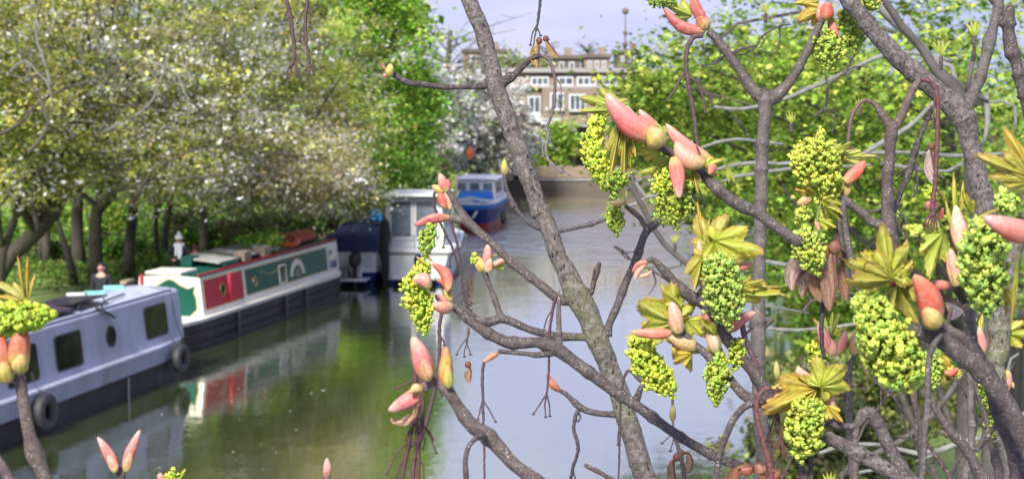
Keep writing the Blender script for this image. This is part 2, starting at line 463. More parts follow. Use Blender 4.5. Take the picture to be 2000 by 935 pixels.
M['bright_blue'] = paint('bright_blue_paint', (0.012, 0.16, 0.50), (0.02, 0.08, 0.25), 0.25)
M['deep_blue'] = paint('deep_blue_paint', (0.008, 0.022, 0.14), (0.01, 0.02, 0.06), 0.3)
M['red_hull'] = paint('red_oxide_paint', (0.42, 0.05, 0.035), (0.15, 0.05, 0.04), 0.3)
M['tan'] = mat('weathered_wood', (0.30, 0.23, 0.16), 0.85, noise=(6, 0.6, (0.14, 0.11, 0.08)), bump=(20, 0.6, 0.02))
M['grey_board'] = mat('grey_board', (0.33, 0.33, 0.30), 0.7, noise=(3, 0.6, (0.17, 0.18, 0.14)), bump=(10, 0.3, 0.01))
M['purple'] = mat('solar_cells', (0.05, 0.035, 0.075), 0.18, noise=(2, 0.5, (0.12, 0.07, 0.15)), spec=0.7)
M['turquoise'] = mat('turquoise_board', (0.22, 0.62, 0.52), 0.5, noise=(4, 0.3, (0.4, 0.7, 0.62)))
M['orange'] = mat('orange_plastic', (0.75, 0.13, 0.04), 0.45, noise=(5, 0.3, (0.5, 0.08, 0.04)))

def loft(name, secs, m, parent, smooth=False, caps=True):
    """secs: list of closed sections (equal counts) of local points"""
    k = len(secs[0]); b = MB()
    v = [p for s_ in secs for p in s_]
    f = [(i * k + j, i * k + (j + 1) % k, (i + 1) * k + (j + 1) % k, (i + 1) * k + j) for i in range(len(secs) - 1) for j in range(k)]
    if caps: f += [tuple(range(k))[::-1], tuple((len(secs) - 1) * k + j for j in range(k))]
    b.add(v, f, smooth=smooth)
    o = b.build(name, m, parent)
    bm_fix(o.data)
    return o
def bm_fix(me):
    import bmesh
    bm = bmesh.new(); bm.from_mesh(me); bmesh.ops.recalc_face_normals(bm, faces=bm.faces); bm.to_mesh(me); bm.free()

def quad_panel(name, m, parent, x0, x1, zf, y, t, cuts=1):
    """a thin proud plate on the side wall between x0 and x1, zf(u) -> (z low, z high)"""
    b = MB(); n = cuts
    for k in range(n + 1):
        u = k / n; x = x0 + (x1 - x0) * u; a, c = zf(u)
        b.add([(x, y(a), a), (x, y(c), c), (x, y(c) - t, c), (x, y(a) - t, a)], [])
    f = []
    for k in range(n):
        for j in range(4): f.append((4 * k + j, 4 * k + (j + 1) % 4, 4 * k + 4 + (j + 1) % 4, 4 * k + 4 + j))
    f += [(0, 1, 2, 3), (4 * n, 4 * n + 3, 4 * n + 2, 4 * n + 1)]
    b.f = f; b.sm = [False] * len(f)
    o = b.build(name, m, parent); bm_fix(o.data); return o

def round_rect(x0, x1, z0, z1, r, n=4):
    p = []
    for cx, cz, a in ((x1 - r, z1 - r, 0), (x0 + r, z1 - r, 90), (x0 + r, z0 + r, 180), (x1 - r, z0 + r, 270)):
        for k in range(n + 1):
            t = math.radians(a + 90 * k / n); p.append((cx + r * math.cos(t), cz + r * math.sin(t)))
    return p
def ring_frame(name, outer, inner, y, t, m, parent):
    """a flat ring of metal standing t proud of the wall y(z)"""
    n = len(outer); b = MB()
    for ring, dy in ((outer, 0), (outer, t), (inner, t), (inner, -0.01)):
        b.add([(x, y(z) - dy, z) for x, z in ring], [])
    f = []
    for k in range(3):
        for j in range(n): f.append((k * n + j, k * n + (j + 1) % n, (k + 1) * n + (j + 1) % n, (k + 1) * n + j))
    b.f = f; b.sm = [False] * len(f)
    o = b.build(name, m, parent); bm_fix(o.data); return o
def pane(name, ring, y, m, parent, dy=0.0):
    b = MB(); b.add([(x, y(z) - dy, z) for x, z in ring], [tuple(range(len(ring)))])
    return b.build(name, m, parent)

def window(parent, x0, x1, z0, z1, y, r=0.08, fm='metal_black', gm='glass', w_=0.03, name='window', frame_t=0.02, label=None):
    o = ring_frame(name, round_rect(x0, x1, z0, z1, r), round_rect(x0 + w_, x1 - w_, z0 + w_, z1 - w_, max(.01, r - w_ * .6)), y, frame_t, M[fm], parent)
    pane('pane', round_rect(x0 + w_ * .6, x1 - w_ * .6, z0 + w_ * .6, z1 - w_ * .6, max(.01, r - w_ * .6)), y, M[gm], o, 0.008)
    if label: o['label'] = label
    return o
def porthole(parent, x, z, rr, y, fm='metal_black', name='porthole', gm='glass'):
    c = lambda r: [(x + r * math.cos(t), z + r * math.sin(t)) for t in np.linspace(0, 2 * math.pi, 24, endpoint=False)]
    o = ring_frame(name, c(rr), c(rr * .84), y, 0.02, M[fm], parent)
    pane('pane', c(rr * .9), y, M[gm], o, 0.008)
    return o
def hull_sections(x0, x1, w, zs, taper0, taper1, flare=0.04, n=22, nose=0.35):
    """rows of (x, half inset) used for hull bands: plan outline with rounded ends"""
    xs = np.linspace(x0, x1, n); out = []
    for x in xs:
        ins = 0.0
        if taper0 and x < x0 + taper0: ins = (w / 2 * .93) * ((x0 + taper0 - x) / taper0) ** 2.2
        if taper1 and x > x1 - taper1: ins = max(ins, (w / 2 * .93) * ((x - x1 + taper1) / taper1) ** 2.2)
        out.append((x, ins))
    return out
def band(name, plan, w, za, zb, ya, yb, m, parent, top=True):
    """hull band between heights; ya, yb outward offset at low and high edge"""
    secs = []
    for x, ins in plan:
        a, c = ins - ya, ins - yb
        secs.append([(x, a, za), (x, c, zb), (x, w - c, zb), (x, w - a, za)])
    return loft(name, secs, m, parent)

# boat 1: pale lilac-blue narrowboat
r1 = empty('narrowboat', B1.o, B1.rz, label='pale lilac-blue narrowboat with black tyre fenders, nearest boat at the left edge', cat='narrowboat', group='narrowboats moored along the towpath')
W1 = 2.08
pl = hull_sections(-17.5, -0.02, W1, None, 0, 0.9)
pl = [(x, i * .35) for x, i in pl[:-2]] + [(-0.35, 0.12), (-.12, .20), (0, 0.32)]
pl = sorted(pl)
band('hull', pl, W1, -0.4, 0.47, -0.03, 0.0, M['hull_black'], r1)
band('gunwale', pl, W1, 0.475, 0.86, 0.0, 0.055, M['blue_grey'], r1)
band('gunwale_edge', pl, W1, 0.862, 0.90, 0.075, 0.06, M['blue_grey'], r1)
rs = MB(); rs.tube([(x, i - .015, .47) for x, i in pl], .022, 6); rs.build('rubbing_strake', M['hull_black'], r1)
xe, _ = B1.side(355, 600, 0.14)
H1 = 2.0
def y1(z): return 0.10 + (z - .9) * 0.11
secs = []
for x, dz in ((-17, 0), (xe - .05, 0), (xe, -.03)):
    hh = H1 + dz
    secs.append([(x, y1(.88), .88), (x, y1(hh) - .0, hh - .05), (x, y1(hh) + .03, hh), (x, W1 / 2, hh + .07), (x, W1 - y1(hh) - .03, hh), (x, W1 - y1(hh), hh - .05), (x, W1 - y1(.88), .88)])
loft('cabin', secs, M['blue_grey'], r1)
rf = MB()
for s0, s1 in ((-16.9, xe - .02),):
    rf.add([(s0, y1(2) + .05, 2.006), (s1, y1(2) + .05, 2.006), (s1, W1 / 2, 2.075), (s0, W1 / 2, 2.075), (s1, W1 - y1(2) - .05, 2.006), (s0, W1 - y1(2) - .05, 2.006)], [(0, 1, 2, 3), (3, 2, 4, 5)])
rf.build('roof', M['blue_roof'], r1)
hr = MB(); hr.box((-16.8, y1(2) + .03, 2.012), (xe - .3, y1(2) + .075, 2.055), bev=.012); hr.build('handrail', M['blue_grey'], r1)
for (xa, xb, ya_, yb_) in ((110, 160, 657, 731), (285, 326, 599, 667), (14, 74, 680, 756)):
    s0, z0 = B1.side(xa, yb_, .14); s1, z1 = B1.side(xb, ya_, .14)
    _, zt = B1.side((xa + xb) / 2, (ya_ + ya_ - 8) / 2 , .14)
    zc = 1.40 if xa != 285 else 1.44
    window(r1, s0, s1, zc - .36, zc + .36, y1, r=.09, w_=.035)
s0, z0 = B1.side(218, 661, .14)
porthole(r1, s0, 1.42, .23, y1)
# seams, cable and stern corner detail
for px in (343,):
    s0, _ = B1.side(px, 600, .1)
    ln = MB(); ln.tube([(s0 - .02, y1(1.99) + .5, 2.085), (s0, y1(2) + .02, 2.03), (s0 + .03, y1(1.4) - .02, 1.4), (s0 + .15, y1(.9) - .07, .9), (s0 + .2, -.1, .55)], .012, 6)
    ln.build('mooring_line', M['rope'], r1)
s0, _ = B1.side(250, 800, 0)
wl = MB(); wl.box((s0 - .012, -.035, .0), (s0 + .012, -.02, .46)); wl.build('weld_seam', M['white'], r1)

def tyre(name, frame, px, py, R, label, drop=0.9, dark=1):
    s0, z0 = frame.side(px, py, -.16)
    t = empty(name, frame.o + frame.U * s0 - frame.L * .17 + Vector((0, 0, z0)), frame.rz, label=label, cat='tyre fender', group='tyres hung as fenders')
    b = MB(); n, k = 32, 12; v = []; f = []
    r2 = R * .30
    for i in range(n):
        a = 2 * math.pi * i / n
        for j in range(k):
            c = 2 * math.pi * j / k
            rr = R - r2 + r2 * math.copysign(abs(math.cos(c)) ** .7, math.cos(c))
            yy = r2 * 1.05 * math.copysign(abs(math.sin(c)) ** .75, math.sin(c))
            if i % 2 and math.cos(c) > .6: rr *= .975
            v.append((rr * math.cos(a), yy, rr * math.sin(a)))
            f.append((i * k + j, i * k + (j + 1) % k, ((i + 1) % n) * k + (j + 1) % k, ((i + 1) % n) * k + j))
    b.add(v, f, smooth=True); b.build('tyre', M['rubber'], t)
    b = MB(); b.tube(cr([(0, .02, R * .55), (0, -.0, R * 1.05), (-.03, .14, drop * .6), (-.05, .24, drop)], .05), .012, 6); b.build('rope', M['rope'], t)
    return t
tyre('tyre_fender', B1, 87, 803, .37, 'large black tyre hanging on the lilac-blue boat below its leftmost window', .75)
tyre('tyre_fender', B1, 352, 699, .34, 'black tyre hanging at the far end corner of the lilac-blue boat', .6)

# things lying on boat 1's roof
def place(frame, x, y, z, rz=0.0): return frame.o + frame.U * x + frame.L * y + Vector((0, 0, z)), frame.rz + rz
def on_roof1(px, py, y):
    s, z = B1.side(px, py, y); return s
def board(name, loc, rz, sx, sy, sz, m, tilt=0.0, **k):
    b = MB(); mt = Matrix.Rotation(tilt, 4, 'X')
    b.box((-sx / 2, -sy / 2, 0), (sx / 2, sy / 2, sz), bev=.008, mat=mt)
    o = b.build(name, M[m]); o.location = loc; o.rotation_euler = (0, 0, rz); tag(o, **k); return o
def solar(frame, x, y, z, sx, sy, tilt, label):
    l, rz = place(frame, x, y, z)
    t = empty('solar_panel', l, rz, label=label, cat='solar panel', group='solar panels on the boat roofs')
    mt = Matrix.Rotation(tilt, 4, 'X')
    b = MB(); b.box((-sx / 2, -sy / 2, .10), (sx / 2, sy / 2, .135), bev=.006, mat=mt); b.build('frame', M['metal_black'], t)
    for i in range(4):
        for j in range(3):
            b = MB(); cx, cy = -sx / 2 + .03 + i * (sx - .06) / 4, -sy / 2 + .03 + j * (sy - .06) / 3
            b.box((cx + .006, cy + .006, .1355), (cx + (sx - .06) / 4 - .006, cy + (sy - .06) / 3 - .006, .139), mat=mt)
            b.build('cell', M['purple'], t)
    for sx_ in (-1, 1):
        for sy_ in (-1, 1):
            b = MB(); p = mt @ Vector((sx_ * (sx / 2 - .06), sy_ * (sy / 2 - .06), .11))
            b.tube([(p.x, p.y, 0.0), tuple(p)], .015, 6); b.build('leg', M['metal_black'], t)
    return t
solar(B1, on_roof1(75, 600, .75), .95, 2.06, 1.9, 1.0, math.radians(6), 'dark purple solar panel on the roof of the lilac-blue boat, nearer one')
solar(B1, on_roof1(145, 580, .9), 1.0, 2.06, 1.5, 1.0, math.radians(-4), 'dark purple solar panel on the lilac-blue boat, behind the nearer panel')
for px, yy, m_, lb, sx in ((185, 1.35, 'turquoise', 'turquoise board lying on the lilac-blue roof, nearer one', .75), (222, 1.45, 'turquoise', 'turquoise board lying on the lilac-blue roof in front of the dark-haired woman', .6),
                           (150, 1.55, 'white', 'white board lying across the lilac-blue boat roof by the turquoise boards', .9)):
    l, rz = place(B1, on_roof1(px, 552, yy), yy, 2.06)
    board('painted_board', l, rz + .5, sx, .45, .05, m_, label=lb, cat='board', group='painted boards on the boat roof')
l, rz = place(B1, on_roof1(252, 548, 1.5), 1.55, 2.08)
board('timber_offcut', l, rz, .45, .16, .08, 'tan', label='short pale wooden block on the lilac-blue roof beside the turquoise board', cat='wood block')
s0 = on_roof1(185, 585, .3)
cb = MB()
cbp = [(s0 - 1.0, .55, 2.05), (s0 - .6, .4, 2.10), (s0 - .3, .5, 2.16), (s0, .35, 2.10), (s0 + .2, .5, 2.22), (s0 + .1, .3, 2.10), (s0 - .1, .2, 2.07), (s0 + .3, .18, 1.95), (s0 + .5, .08, 1.8), (s0 + .35, .10, 1.86), (s0 + .1, .2, 2.05), (s0 + .9, .5, 2.10), (s0 + 2.2, .7, 2.09)]
cb.tube([B1.o + B1.U * x + B1.L * y + Vector((0, 0, z)) for x, y, z in cr(cbp, .05)], .022, 6)
tag(cb.build('black_cable', M['metal_black']), label='tangled black cable looped on the roof edge of the lilac-blue boat', cat='cable')

# boat 2: green, cream and red narrowboat
r2 = empty('narrowboat', B2.o, B2.rz, label='green, white and red traditional narrowboat with black hull, moored second', cat='narrowboat', group='narrowboats moored along the towpath')
W2 = 2.08
h0, _ = B2.side(398, 640, 0); hE, _ = B2.side(683, 560, 0)
pl = [(h0 - 1.9, 0.95), (h0 - 1.75, .55), (h0 - 1.4, .25), (h0 - .8, .08), (h0 - .2, 0.0)] + [(x, 0.0) for x in np.linspace(h0, hE - 1.2, 10)] + [(hE - .8, .05), (hE - .35, .2), (hE, .5)]
band('hull', pl, W2, -0.4, 0.70, -0.05, 0.02, M['hull_black'], r2)
band('gunwale', pl, W2, 0.703, 0.79, 0.04, 0.05, M['cream'], r2)
for zz in (0.18, 0.44):
    rs = MB(); rs.tube([(x, i - .03 - .03 * zz, zz) for x, i in pl], .022, 6); rs.build('rubbing_strake', M['hull_black'], r2)
for px in (463, 556, 596):
    s0, _ = B2.side(px, 620, 0); b = MB(); b.box((s0 - .05, -.09, .05), (s0 + .05, -.035, .68), bev=.015); b.build('hull_rib', M['rubber'], r2)
xa, _ = B2.side(396, 580, .12); xb, _ = B2.side(662, 510, .12)
H2 = 1.80
def y2(z): return 0.10 + (z - .79) * 0.10
secs = []
for x in (xa, xb):
    secs.append([(x, y2(.78), .78), (x, y2(H2), H2), (x, W2 / 2, H2 + .06), (x, W2 - y2(H2), H2), (x, W2 - y2(.78), .78)])
loft('cabin', secs, M['cream'], r2)
b = MB(); b.add([(xa - .03, y2(H2) - .02, H2 + .012), (xb + .03, y2(H2) - .02, H2 + .012), (xb + .03, W2 / 2, H2 + .075), (xa - .03, W2 / 2, H2 + .075), (xb + .03, W2 - y2(H2) + .02, H2 + .012), (xa - .03, W2 - y2(H2) + .02, H2 + .012)], [(0, 1, 2, 3), (3, 2, 4, 5)])
b.build('roof', M['green_paint'], r2)
b = MB(); b.box((xa, y2(H2) + .03, H2 + .018), (xb, y2(H2) + .07, H2 + .07), bev=.01); b.build('handrail', M['red_paint'], r2)
def sx2(px): return B2.side(px, 560, .12)[0]
T = .007
def pnl(name, xa_, xb_, za, zb, m_, border=.03):
    f_ = quad_panel(name + '_lining', M['gold'], r2, sx2(xa_) - border * .9, sx2(xb_) + border * .9, lambda u: (za - border, zb + border), y2, T)
    return quad_panel(name, M[m_], r2, sx2(xa_), sx2(xb_), lambda u: (za, zb), y2, T * 2)
pnl('red_panel', 401, 447, .96, 1.69, 'red_paint')
pnl('red_panel', 452, 476, .96, 1.69, 'red_paint')
pnl('green_panel', 482, 640, 1.0, 1.68, 'green_paint')
b = MB(); b.box((sx2(449) - .03, y2(1.3) - .075, .95), (sx2(449) + .02, y2(1.3) - .02, 1.75)); b.build('door_post', M['red_paint'], r2)
porthole(r2, sx2(436), 1.34, .17, lambda z: y2(z) - .015, 'brass')
porthole(r2, sx2(499), 1.30, .15, lambda z: y2(z) - .015, 'brass', gm='glass_pale')
window(r2, sx2(546), sx2(560), 1.0, 1.55, lambda z: y2(z) - .015, r=.03, fm='cream', w_=.04)
window(r2, sx2(643), sx2(659), .95, 1.62, lambda z: y2(z) - .005, r=.03, fm='cream', gm='glass_pale', w_=.05)
# arched painted crest
s0 = sx2(582)
arc = lambda r, rz_: [(s0 + r * math.cos(t), 1.12 + rz_ * math.sin(t)) for t in np.linspace(0, math.pi, 18)]
def flat(name, pts, m_, dy):
    bb = MB(); n = len(pts); yy = lambda z: y2(z)
    bb.add([(x, yy(z) - dy, z) for x, z in pts] + [(x, yy(z) - dy + .006, z) for x, z in pts], [tuple(range(n)), tuple(range(2 * n - 1, n - 1, -1))] + [(i, (i + 1) % n, n + (i + 1) % n, n + i) for i in range(n)])
    o = bb.build(name, M[m_], r2); bm_fix(o.data); return o
flat('painted_arch', arc(.56, .46) + arc(.38, .29)[::-1], 'cream', .021)
flat('painted_arch_lining', arc(.59, .49) + arc(.565, .465)[::-1], 'gold', .023)
flat('painted_peak', [(s0 - .25, 1.10), (s0 + .25, 1.10), (s0 + .05, 1.34), (s0 - .05, 1.30)], 'tan', .024)
sc = MB(); sc.tube([(sx2(510) + t * 1.7, y2(1.5) - .022, 1.55 - .16 * math.sin(t * math.pi)) for t in np.linspace(0, 1, 12)], .008, 5); sc.build('painted_scroll', M['gold'], r2)
# end wall with the green shield
shield = [(.12, .98), (.34, .80), (1.62, .80), (1.78, .98), (1.86, 1.25), (1.80, 1.40), (1.84, 1.56), (1.62, 1.50), (1.35, 1.58), (1.12, 1.70), (1.0, 1.73), (.86, 1.70), (.65, 1.58), (.40, 1.50), (.18, 1.58), (.22, 1.40), (.14, 1.25)]
def shift(pts, k): return [(W2 / 2 + (y - 1.0) * k * .86, 1.22 + (z - 1.22) * k) for y, z in pts]
for nm, k, mm, dx in (('shield_lining', 1.05, 'gold', .008), ('painted_shield', 1.0, 'green_paint', .016)):
    pp = shift(shield, k); n = len(pp); bb = MB()
    bb.add([(xa - dx, y, z) for y, z in pp] + [(xa - dx + .007, y, z) for y, z in pp], [tuple(range(n)), tuple(range(2 * n - 1, n - 1, -1))] + [(i, (i + 1) % n, n + (i + 1) % n, n + i) for i in range(n)])
    o = bb.build(nm, M[mm], r2); bm_fix(o.data)
b = MB(); b.box((xa - .06, W2 - .32, 1.5), (xa - .02, W2 - .25, 1.86)); b.build('red_bracket', M['red_paint'], r2)
b = MB(); b.box((xa - 1.2, .30, .77), (xa - .02, W2 - .3, .80), bev=.01); b.build('foredeck', M['cream'], r2)
# roof hatch and raised coamings
for px, y0_, y1_, m_, nm in ((410, .7, 1.7, 'cream', 'hatch'), (470, .35, .9, 'green_paint', 'vent_box')):
    s0 = sx2(px); b = MB(); b.box((s0 - .5, y0_, H2 + .05), (s0 + .5, y1_, H2 + .13), bev=.015); b.build(nm, M[m_], r2)
def item2(name, m_, px, y, sx, sy, sz, label, cat, z=0, tilt=0.0, group=None):
    l, rz = place(B2, sx2(px), y, H2 + .07 + z)
    return board(name, l, rz, sx, sy, sz, m_, tilt=tilt, label=label, cat=cat, group=group)
for i, (px, lb) in enumerate(((478, 'grey weathered board on the green roof, nearest the people'), (512, 'grey weathered board in the middle of the green roof'), (545, 'grey weathered board on the green roof nearest the plants'))):
    item2('roof_board', 'grey_board', px, 1.0, 1.9, 1.15, .05, lb, 'board', z=.14, tilt=.10, group='grey boards raised on the green boat roof')
    l, rz = place(B2, sx2(px), 1.0, H2 + .07)
for i, (px, y_, m_, lb, nm, ct) in enumerate(((455, 1.35, 'green_paint', 'small green box on the boat roof beside the people', 'storage_box', 'box'), (500, .5, 'tan', 'small tan crate on the roof edge of the green narrowboat', 'storage_box', 'box'),
                                   (535, .45, 'tan', 'wooden crate on the green boat roof above the arched painting', 'wooden_crate', 'crate'), (548, .75, 'white', 'white tub among the plants on the green boat roof', 'white_tub', 'tub'))):
    item2(nm, m_, px, y_, .5, .32, .26, lb, ct)
def leaf_cloud(cent, size, cols, flat=0.0, shape='quad', curl=0.25):
    """arrays for many leaves: random facing quads bent along the middle, or small five-pointed blades"""
    n = len(cent)
    nrm = nr.normal(size=(n, 3)); nrm[:, 2] = np.abs(nrm[:, 2]) + flat * 2.0
    nrm /= np.linalg.norm(nrm, axis=1)[:, None]
    r = nr.normal(size=(n, 3)); u = np.cross(nrm, r); u /= np.linalg.norm(u, axis=1)[:, None]; v = np.cross(nrm, u)
    if shape == 'quad':
        tpl = np.array([(-1, 0, 0), (-.15, -.62, .5), (1, 0, 0), (.1, .62, .5)]); fc = [(0, 1, 2), (0, 2, 3)]
    elif shape == 'petal':
        tpl = np.array([(0, 0, 0), (.9, -.35, .4), (.75, .5, .4), (-.3, .95, .4), (-.95, .2, .4), (-.4, -.9, .4)]); fc = [(0, 1, 2), (0, 2, 3), (0, 3, 4), (0, 4, 5), (0, 5, 1)]
    else:
        pts = [(-.9, 0, 0)]
        for k, (a, R) in enumerate(((-125, .55), (-95, .35), (-62, .85), (-32, .42), (0, 1.0), (32, .42), (62, .85), (95, .35), (125, .55))):
            pts.append((R * math.cos(math.radians(a)), R * math.sin(math.radians(a)), 1.2 * R * R * .5 if k % 2 == 0 else 0.0))
        tpl = np.array(pts); tpl[0] = (-.12, 0, 0); fc = [(0, i, i + 1) for i in range(1, len(pts) - 1)]
    k = len(tpl)
    s = size[:, None, None]
    V = cent[:, None, :] + s * (tpl[None, :, 0, None] * u[:, None] + tpl[None, :, 1, None] * v[:, None] + curl * tpl[None, :, 2, None] * -nrm[:, None])
    Fa = (np.array(fc)[None] + (np.arange(n) * k)[:, None, None]).reshape(-1, 3)
    C = np.repeat(cols, k, axis=0)
    return V.reshape(-1, 3), Fa, C
def fast_mesh(name, V, Fa, C, m, parent, off, kind=None):
    me = bpy.data.meshes.new(name)
    V = V - np.array(tuple(off))
    me.vertices.add(len(V)); me.vertices.foreach_set('co', V.astype(np.float32).ravel())
    me.loops.add(Fa.size); me.polygons.add(len(Fa))
    me.loops.foreach_set('vertex_index', Fa.astype(np.int32).ravel())
    me.polygons.foreach_set('loop_start', (np.arange(len(Fa)) * Fa.shape[1]).astype(np.int32))
    me.update(calc_edges=True)
    a = me.color_attributes.new('Col', 'FLOAT_COLOR', 'POINT')
    a.data.foreach_set('color', np.concatenate([C, np.ones((len(C), 1))], axis=1).astype(np.float32).ravel())
    me.materials.append(m)
    o = bpy.data.objects.new(name, me); COL.objects.link(o); o.parent = parent
    if kind: o['kind'] = kind
    return o
def pal(n, cols, wts, jit=0.18):
    c = np.array(cols)[nr.choice(len(cols), n, p=np.array(wts) / sum(wts))]
    return np.clip(c * np.exp(nr.normal(0, jit, (n, 1))) * (1 + nr.normal(0, .06, (n, 3))), 0.003, 0.95)

BLOSSOM = ([(0.388, 0.438, 0.088), (0.525, 0.512, 0.150), (0.188, 0.237, 0.050), (0.475, 0.375, 0.175), (0.880, 0.880, 0.880)], [.32, .22, .14, .12, .20])
OLIVE = ([(0.388, 0.450, 0.088), (0.537, 0.525, 0.138), (0.200, 0.275, 0.050), (0.500, 0.400, 0.163), (0.880, 0.880, 0.880)], [.36, .26, .16, .12, .10])
WARM = ([(0.575, 0.550, 0.188), (0.725, 0.625, 0.325), (0.300, 0.350, 0.088), (0.625, 0.475, 0.275), (0.880, 0.880, 0.880)], [.28, .24, .14, .14, .20])
BRIGHT = ([(.24, .46, .06), (.36, .56, .09), (.14, .30, .04), (.46, .48, .13)], [.38, .34, .18, .1])
MAPLE = ([(.28, .42, .06), (.42, .53, .09), (.12, .22, .04), (.44, .46, .09), (.05, .11, .02)], [.32, .26, .20, .10, .12])
WHITEB = ([(.74, .72, .66), (.86, .84, .80), (.38, .43, .22), (.56, .55, .42), (.22, .18, .15)], [.30, .32, .15, .15, .08])

def crown_points(ells, n, clump=0.55, per=60, flat=.45):
    """leaf centres in clumps through ellipsoids: (centre, rx, ry, rz, weight)"""
    wts = np.array([e_[4] for e_ in ells], float); wts /= wts.sum()
    nc = max(1, n // per)
    pick = nr.choice(len(ells), nc, p=wts)
    C = np.array([tuple(e_[0]) for e_ in ells])[pick]; R = np.array([e_[1:4] for e_ in ells])[pick]
    d = nr.normal(size=(nc, 3)); d /= np.linalg.norm(d, axis=1)[:, None]
    rad = nr.random(nc) ** 0.50
    cc = C + d * R * rad[:, None] + nr.normal(0, .12, (nc, 3)) * R
    per_ = nr.integers(int(per * .4), int(per * 1.6), nc)
    idx = np.repeat(np.arange(nc), per_)
    sz = clump * np.exp(nr.normal(-.12, .42, nc))
    p = cc[idx] + nr.normal(size=(len(idx), 3)) * (sz[idx][:, None] * np.array([.62, .62, .62 * flat]))
    return p, idx, cc
def limbs(root, base, cc, n, r0, m, top=None, trunk_pts=None, name='trunk', lname='branch', sides=10, kinks=.25):
    off = root.location
    tp_ = cr(trunk_pts, .5)
    rr = np.linspace(r0, r0 * .45, len(tp_)) * (1 + nr.normal(0, .04, len(tp_)))
    rr[0] *= 1.35
    b = MB(); b.tube(tp_, rr, sides); b.build(name, m, root, off)
    tops = np.array(tp_)
    sel = cc[nr.choice(len(cc), min(n, len(cc)), replace=False)]
    for c in sel:
        i = int(len(tops) * (.35 + .6 * rnd.random())); i = min(i, len(tops) - 1)
        s = tops[i]; v = c - s; L_ = np.linalg.norm(v)
        pts = [s + v * t + nr.normal(0, kinks * .35, 3) * math.sin(math.pi * t) + np.array([0, 0, .12 * L_ * math.sin(math.pi * t)]) for t in np.linspace(0, 1, 6)]
        b = MB(); b.tube(cr(pts, .35), np.linspace(rr[i] * .42, .012, len(cr(pts, .35))), 6); b.build(lname, m, root, off)
def tree(name, base, trunk_pts, r0, ells, n, palette, size, label, cat='tree', group=None, nl=12, clump=.55, flat=.45, shape='quad', per=60, m='trunk', lflat=.3, extra=0.0):
    root = empty(name, base, 0, label=label, cat=cat, group=group)
    p, idx, cc = crown_points(ells, n, clump, per, flat)
    jit = np.exp(nr.normal(-.04, .42, len(cc)))[idx][:, None]
    cols = pal(len(p), *palette)
    cc_ = pal(len(cc), *palette, jit=.1)[idx]; cols = np.where(nr.random((len(p), 1)) < .55, cc_ * np.exp(nr.normal(0, .12, (len(p), 1))), cols)
    if palette in (BLOSSOM, OLIVE, WARM):      # blossom comes in bunches: some sprays are nearly all white
        wc = (nr.random(len(cc)) < (.30 if palette is not OLIVE else .16))[idx] & (nr.random(len(p)) < .62)
        cols[wc] = np.array((.88, .85, .80)) * np.exp(nr.normal(0, .1, (wc.sum(), 1)))
    cols = np.clip(cols * jit, 0, .92)
    s = size * np.exp(nr.normal(0, .35, len(p)))
    V, Fa, C = leaf_cloud(p, s, cols, lflat, shape)
    limbs(root, base, cc, nl, r0, M[m], trunk_pts=trunk_pts)
    fast_mesh('foliage', V, Fa, C, M['foliage'], root, base, kind='stuff')
    return root

def E(px, py, d, rx, ry, rz, w_=1.0):
    return (np.array(P(px, py, d)), rx, ry, rz, w_)
def gp(px, d, z=GZ):
    p = P(px, 400, d); return Vector((p.x, p.y, z))
# towpath trees: trunk drawn by pixels, crowns above
def up_pts(base, pxs, d):
    out = [base]
    for px, py, dd in pxs: out.append(P(px, py, d + dd))
    return out
GT = 'blossoming trees along the towpath'
b = gp(-30, 47)
T1 = tree('blossom_tree', b, up_pts(b, [(20, 500, 0), (70, 455, 0), (105, 415, -.5), (122, 385, -.5), (150, 345, -1), (180, 250, -1)], 47), .26,
     [E(30, 60, 44, 3.2, 2.5, 3.2, 2), E(60, 250, 43, 2.6, 2, 1.9, 1.4), E(-40, 330, 42, 2, 1.8, 1.2, .5), E(120, -250, 45, 4, 3, 3, 1)], 32300, OLIVE, .047,
     'leaning dark-trunked tree in pale blossom at the left edge behind the lilac-blue boat', 'tree', GT, nl=44)
b = gp(-12, 45.5)
T1b = tree('blossom_tree', b, up_pts(b, [(5, 490, 0), (30, 425, 0), (42, 395, 0), (60, 330, 0), (75, 240, 0)], 45.5), .15,
     [E(0, 130, 42, 1.6, 1.6, 2.2, 1)], 10000, OLIVE, .05, 'slim dark tree at the left edge beside the leaning trunk', 'tree', GT, nl=10)
b = gp(186, 50)
T5 = tree('blossom_tree', b, up_pts(b, [(186, 470, 0), (186, 425, 0), (192, 405, 0), (215, 385, -.5), (240, 300, -1), (250, 150, -1)], 50), .22,
     [E(230, 130, 47, 3.0, 2.5, 3.4, 2), E(200, 300, 45.5, 2.4, 2, 1.3, 1.2), E(250, -230, 48, 3.6, 3, 3, 1)], 33700, BLOSSOM, .047,
     'blossoming tree with a thick forked grey trunk behind the dark-haired woman', 'tree', GT, nl=46)
b = gp(250, 51)
T6 = tree('blossom_tree', b, up_pts(b, [(252, 500, 0), (256, 450, 0), (262, 390, 0), (268, 300, 0), (280, 180, 0)], 51), .17,
     [E(370, 230, 46.5, 2.6, 2, 2.1, 2), E(330, 340, 46, 1.9, 1.6, .95, 1), E(390, 50, 48, 2.4, 2, 2.4, 1)], 30400, BLOSSOM, .047,
     'blossoming tree with a straight mossy trunk between the lilac and green boats', 'tree', GT, nl=40)
b = gp(318, 54)
T7 = tree('blossom_tree', b, up_pts(b, [(322, 470, 0), (328, 420, 0), (333, 380, 0), (350, 260, 0)], 54), .12,
     [E(470, 130, 51, 2.8, 2.2, 2.9, 2), E(420, -200, 52, 3.4, 3, 3, 1)], 27700, OLIVE, .047,
     'thin-stemmed blossoming tree behind the person in the white hat', 'tree', GT, nl=16)
b = gp(398, 57)
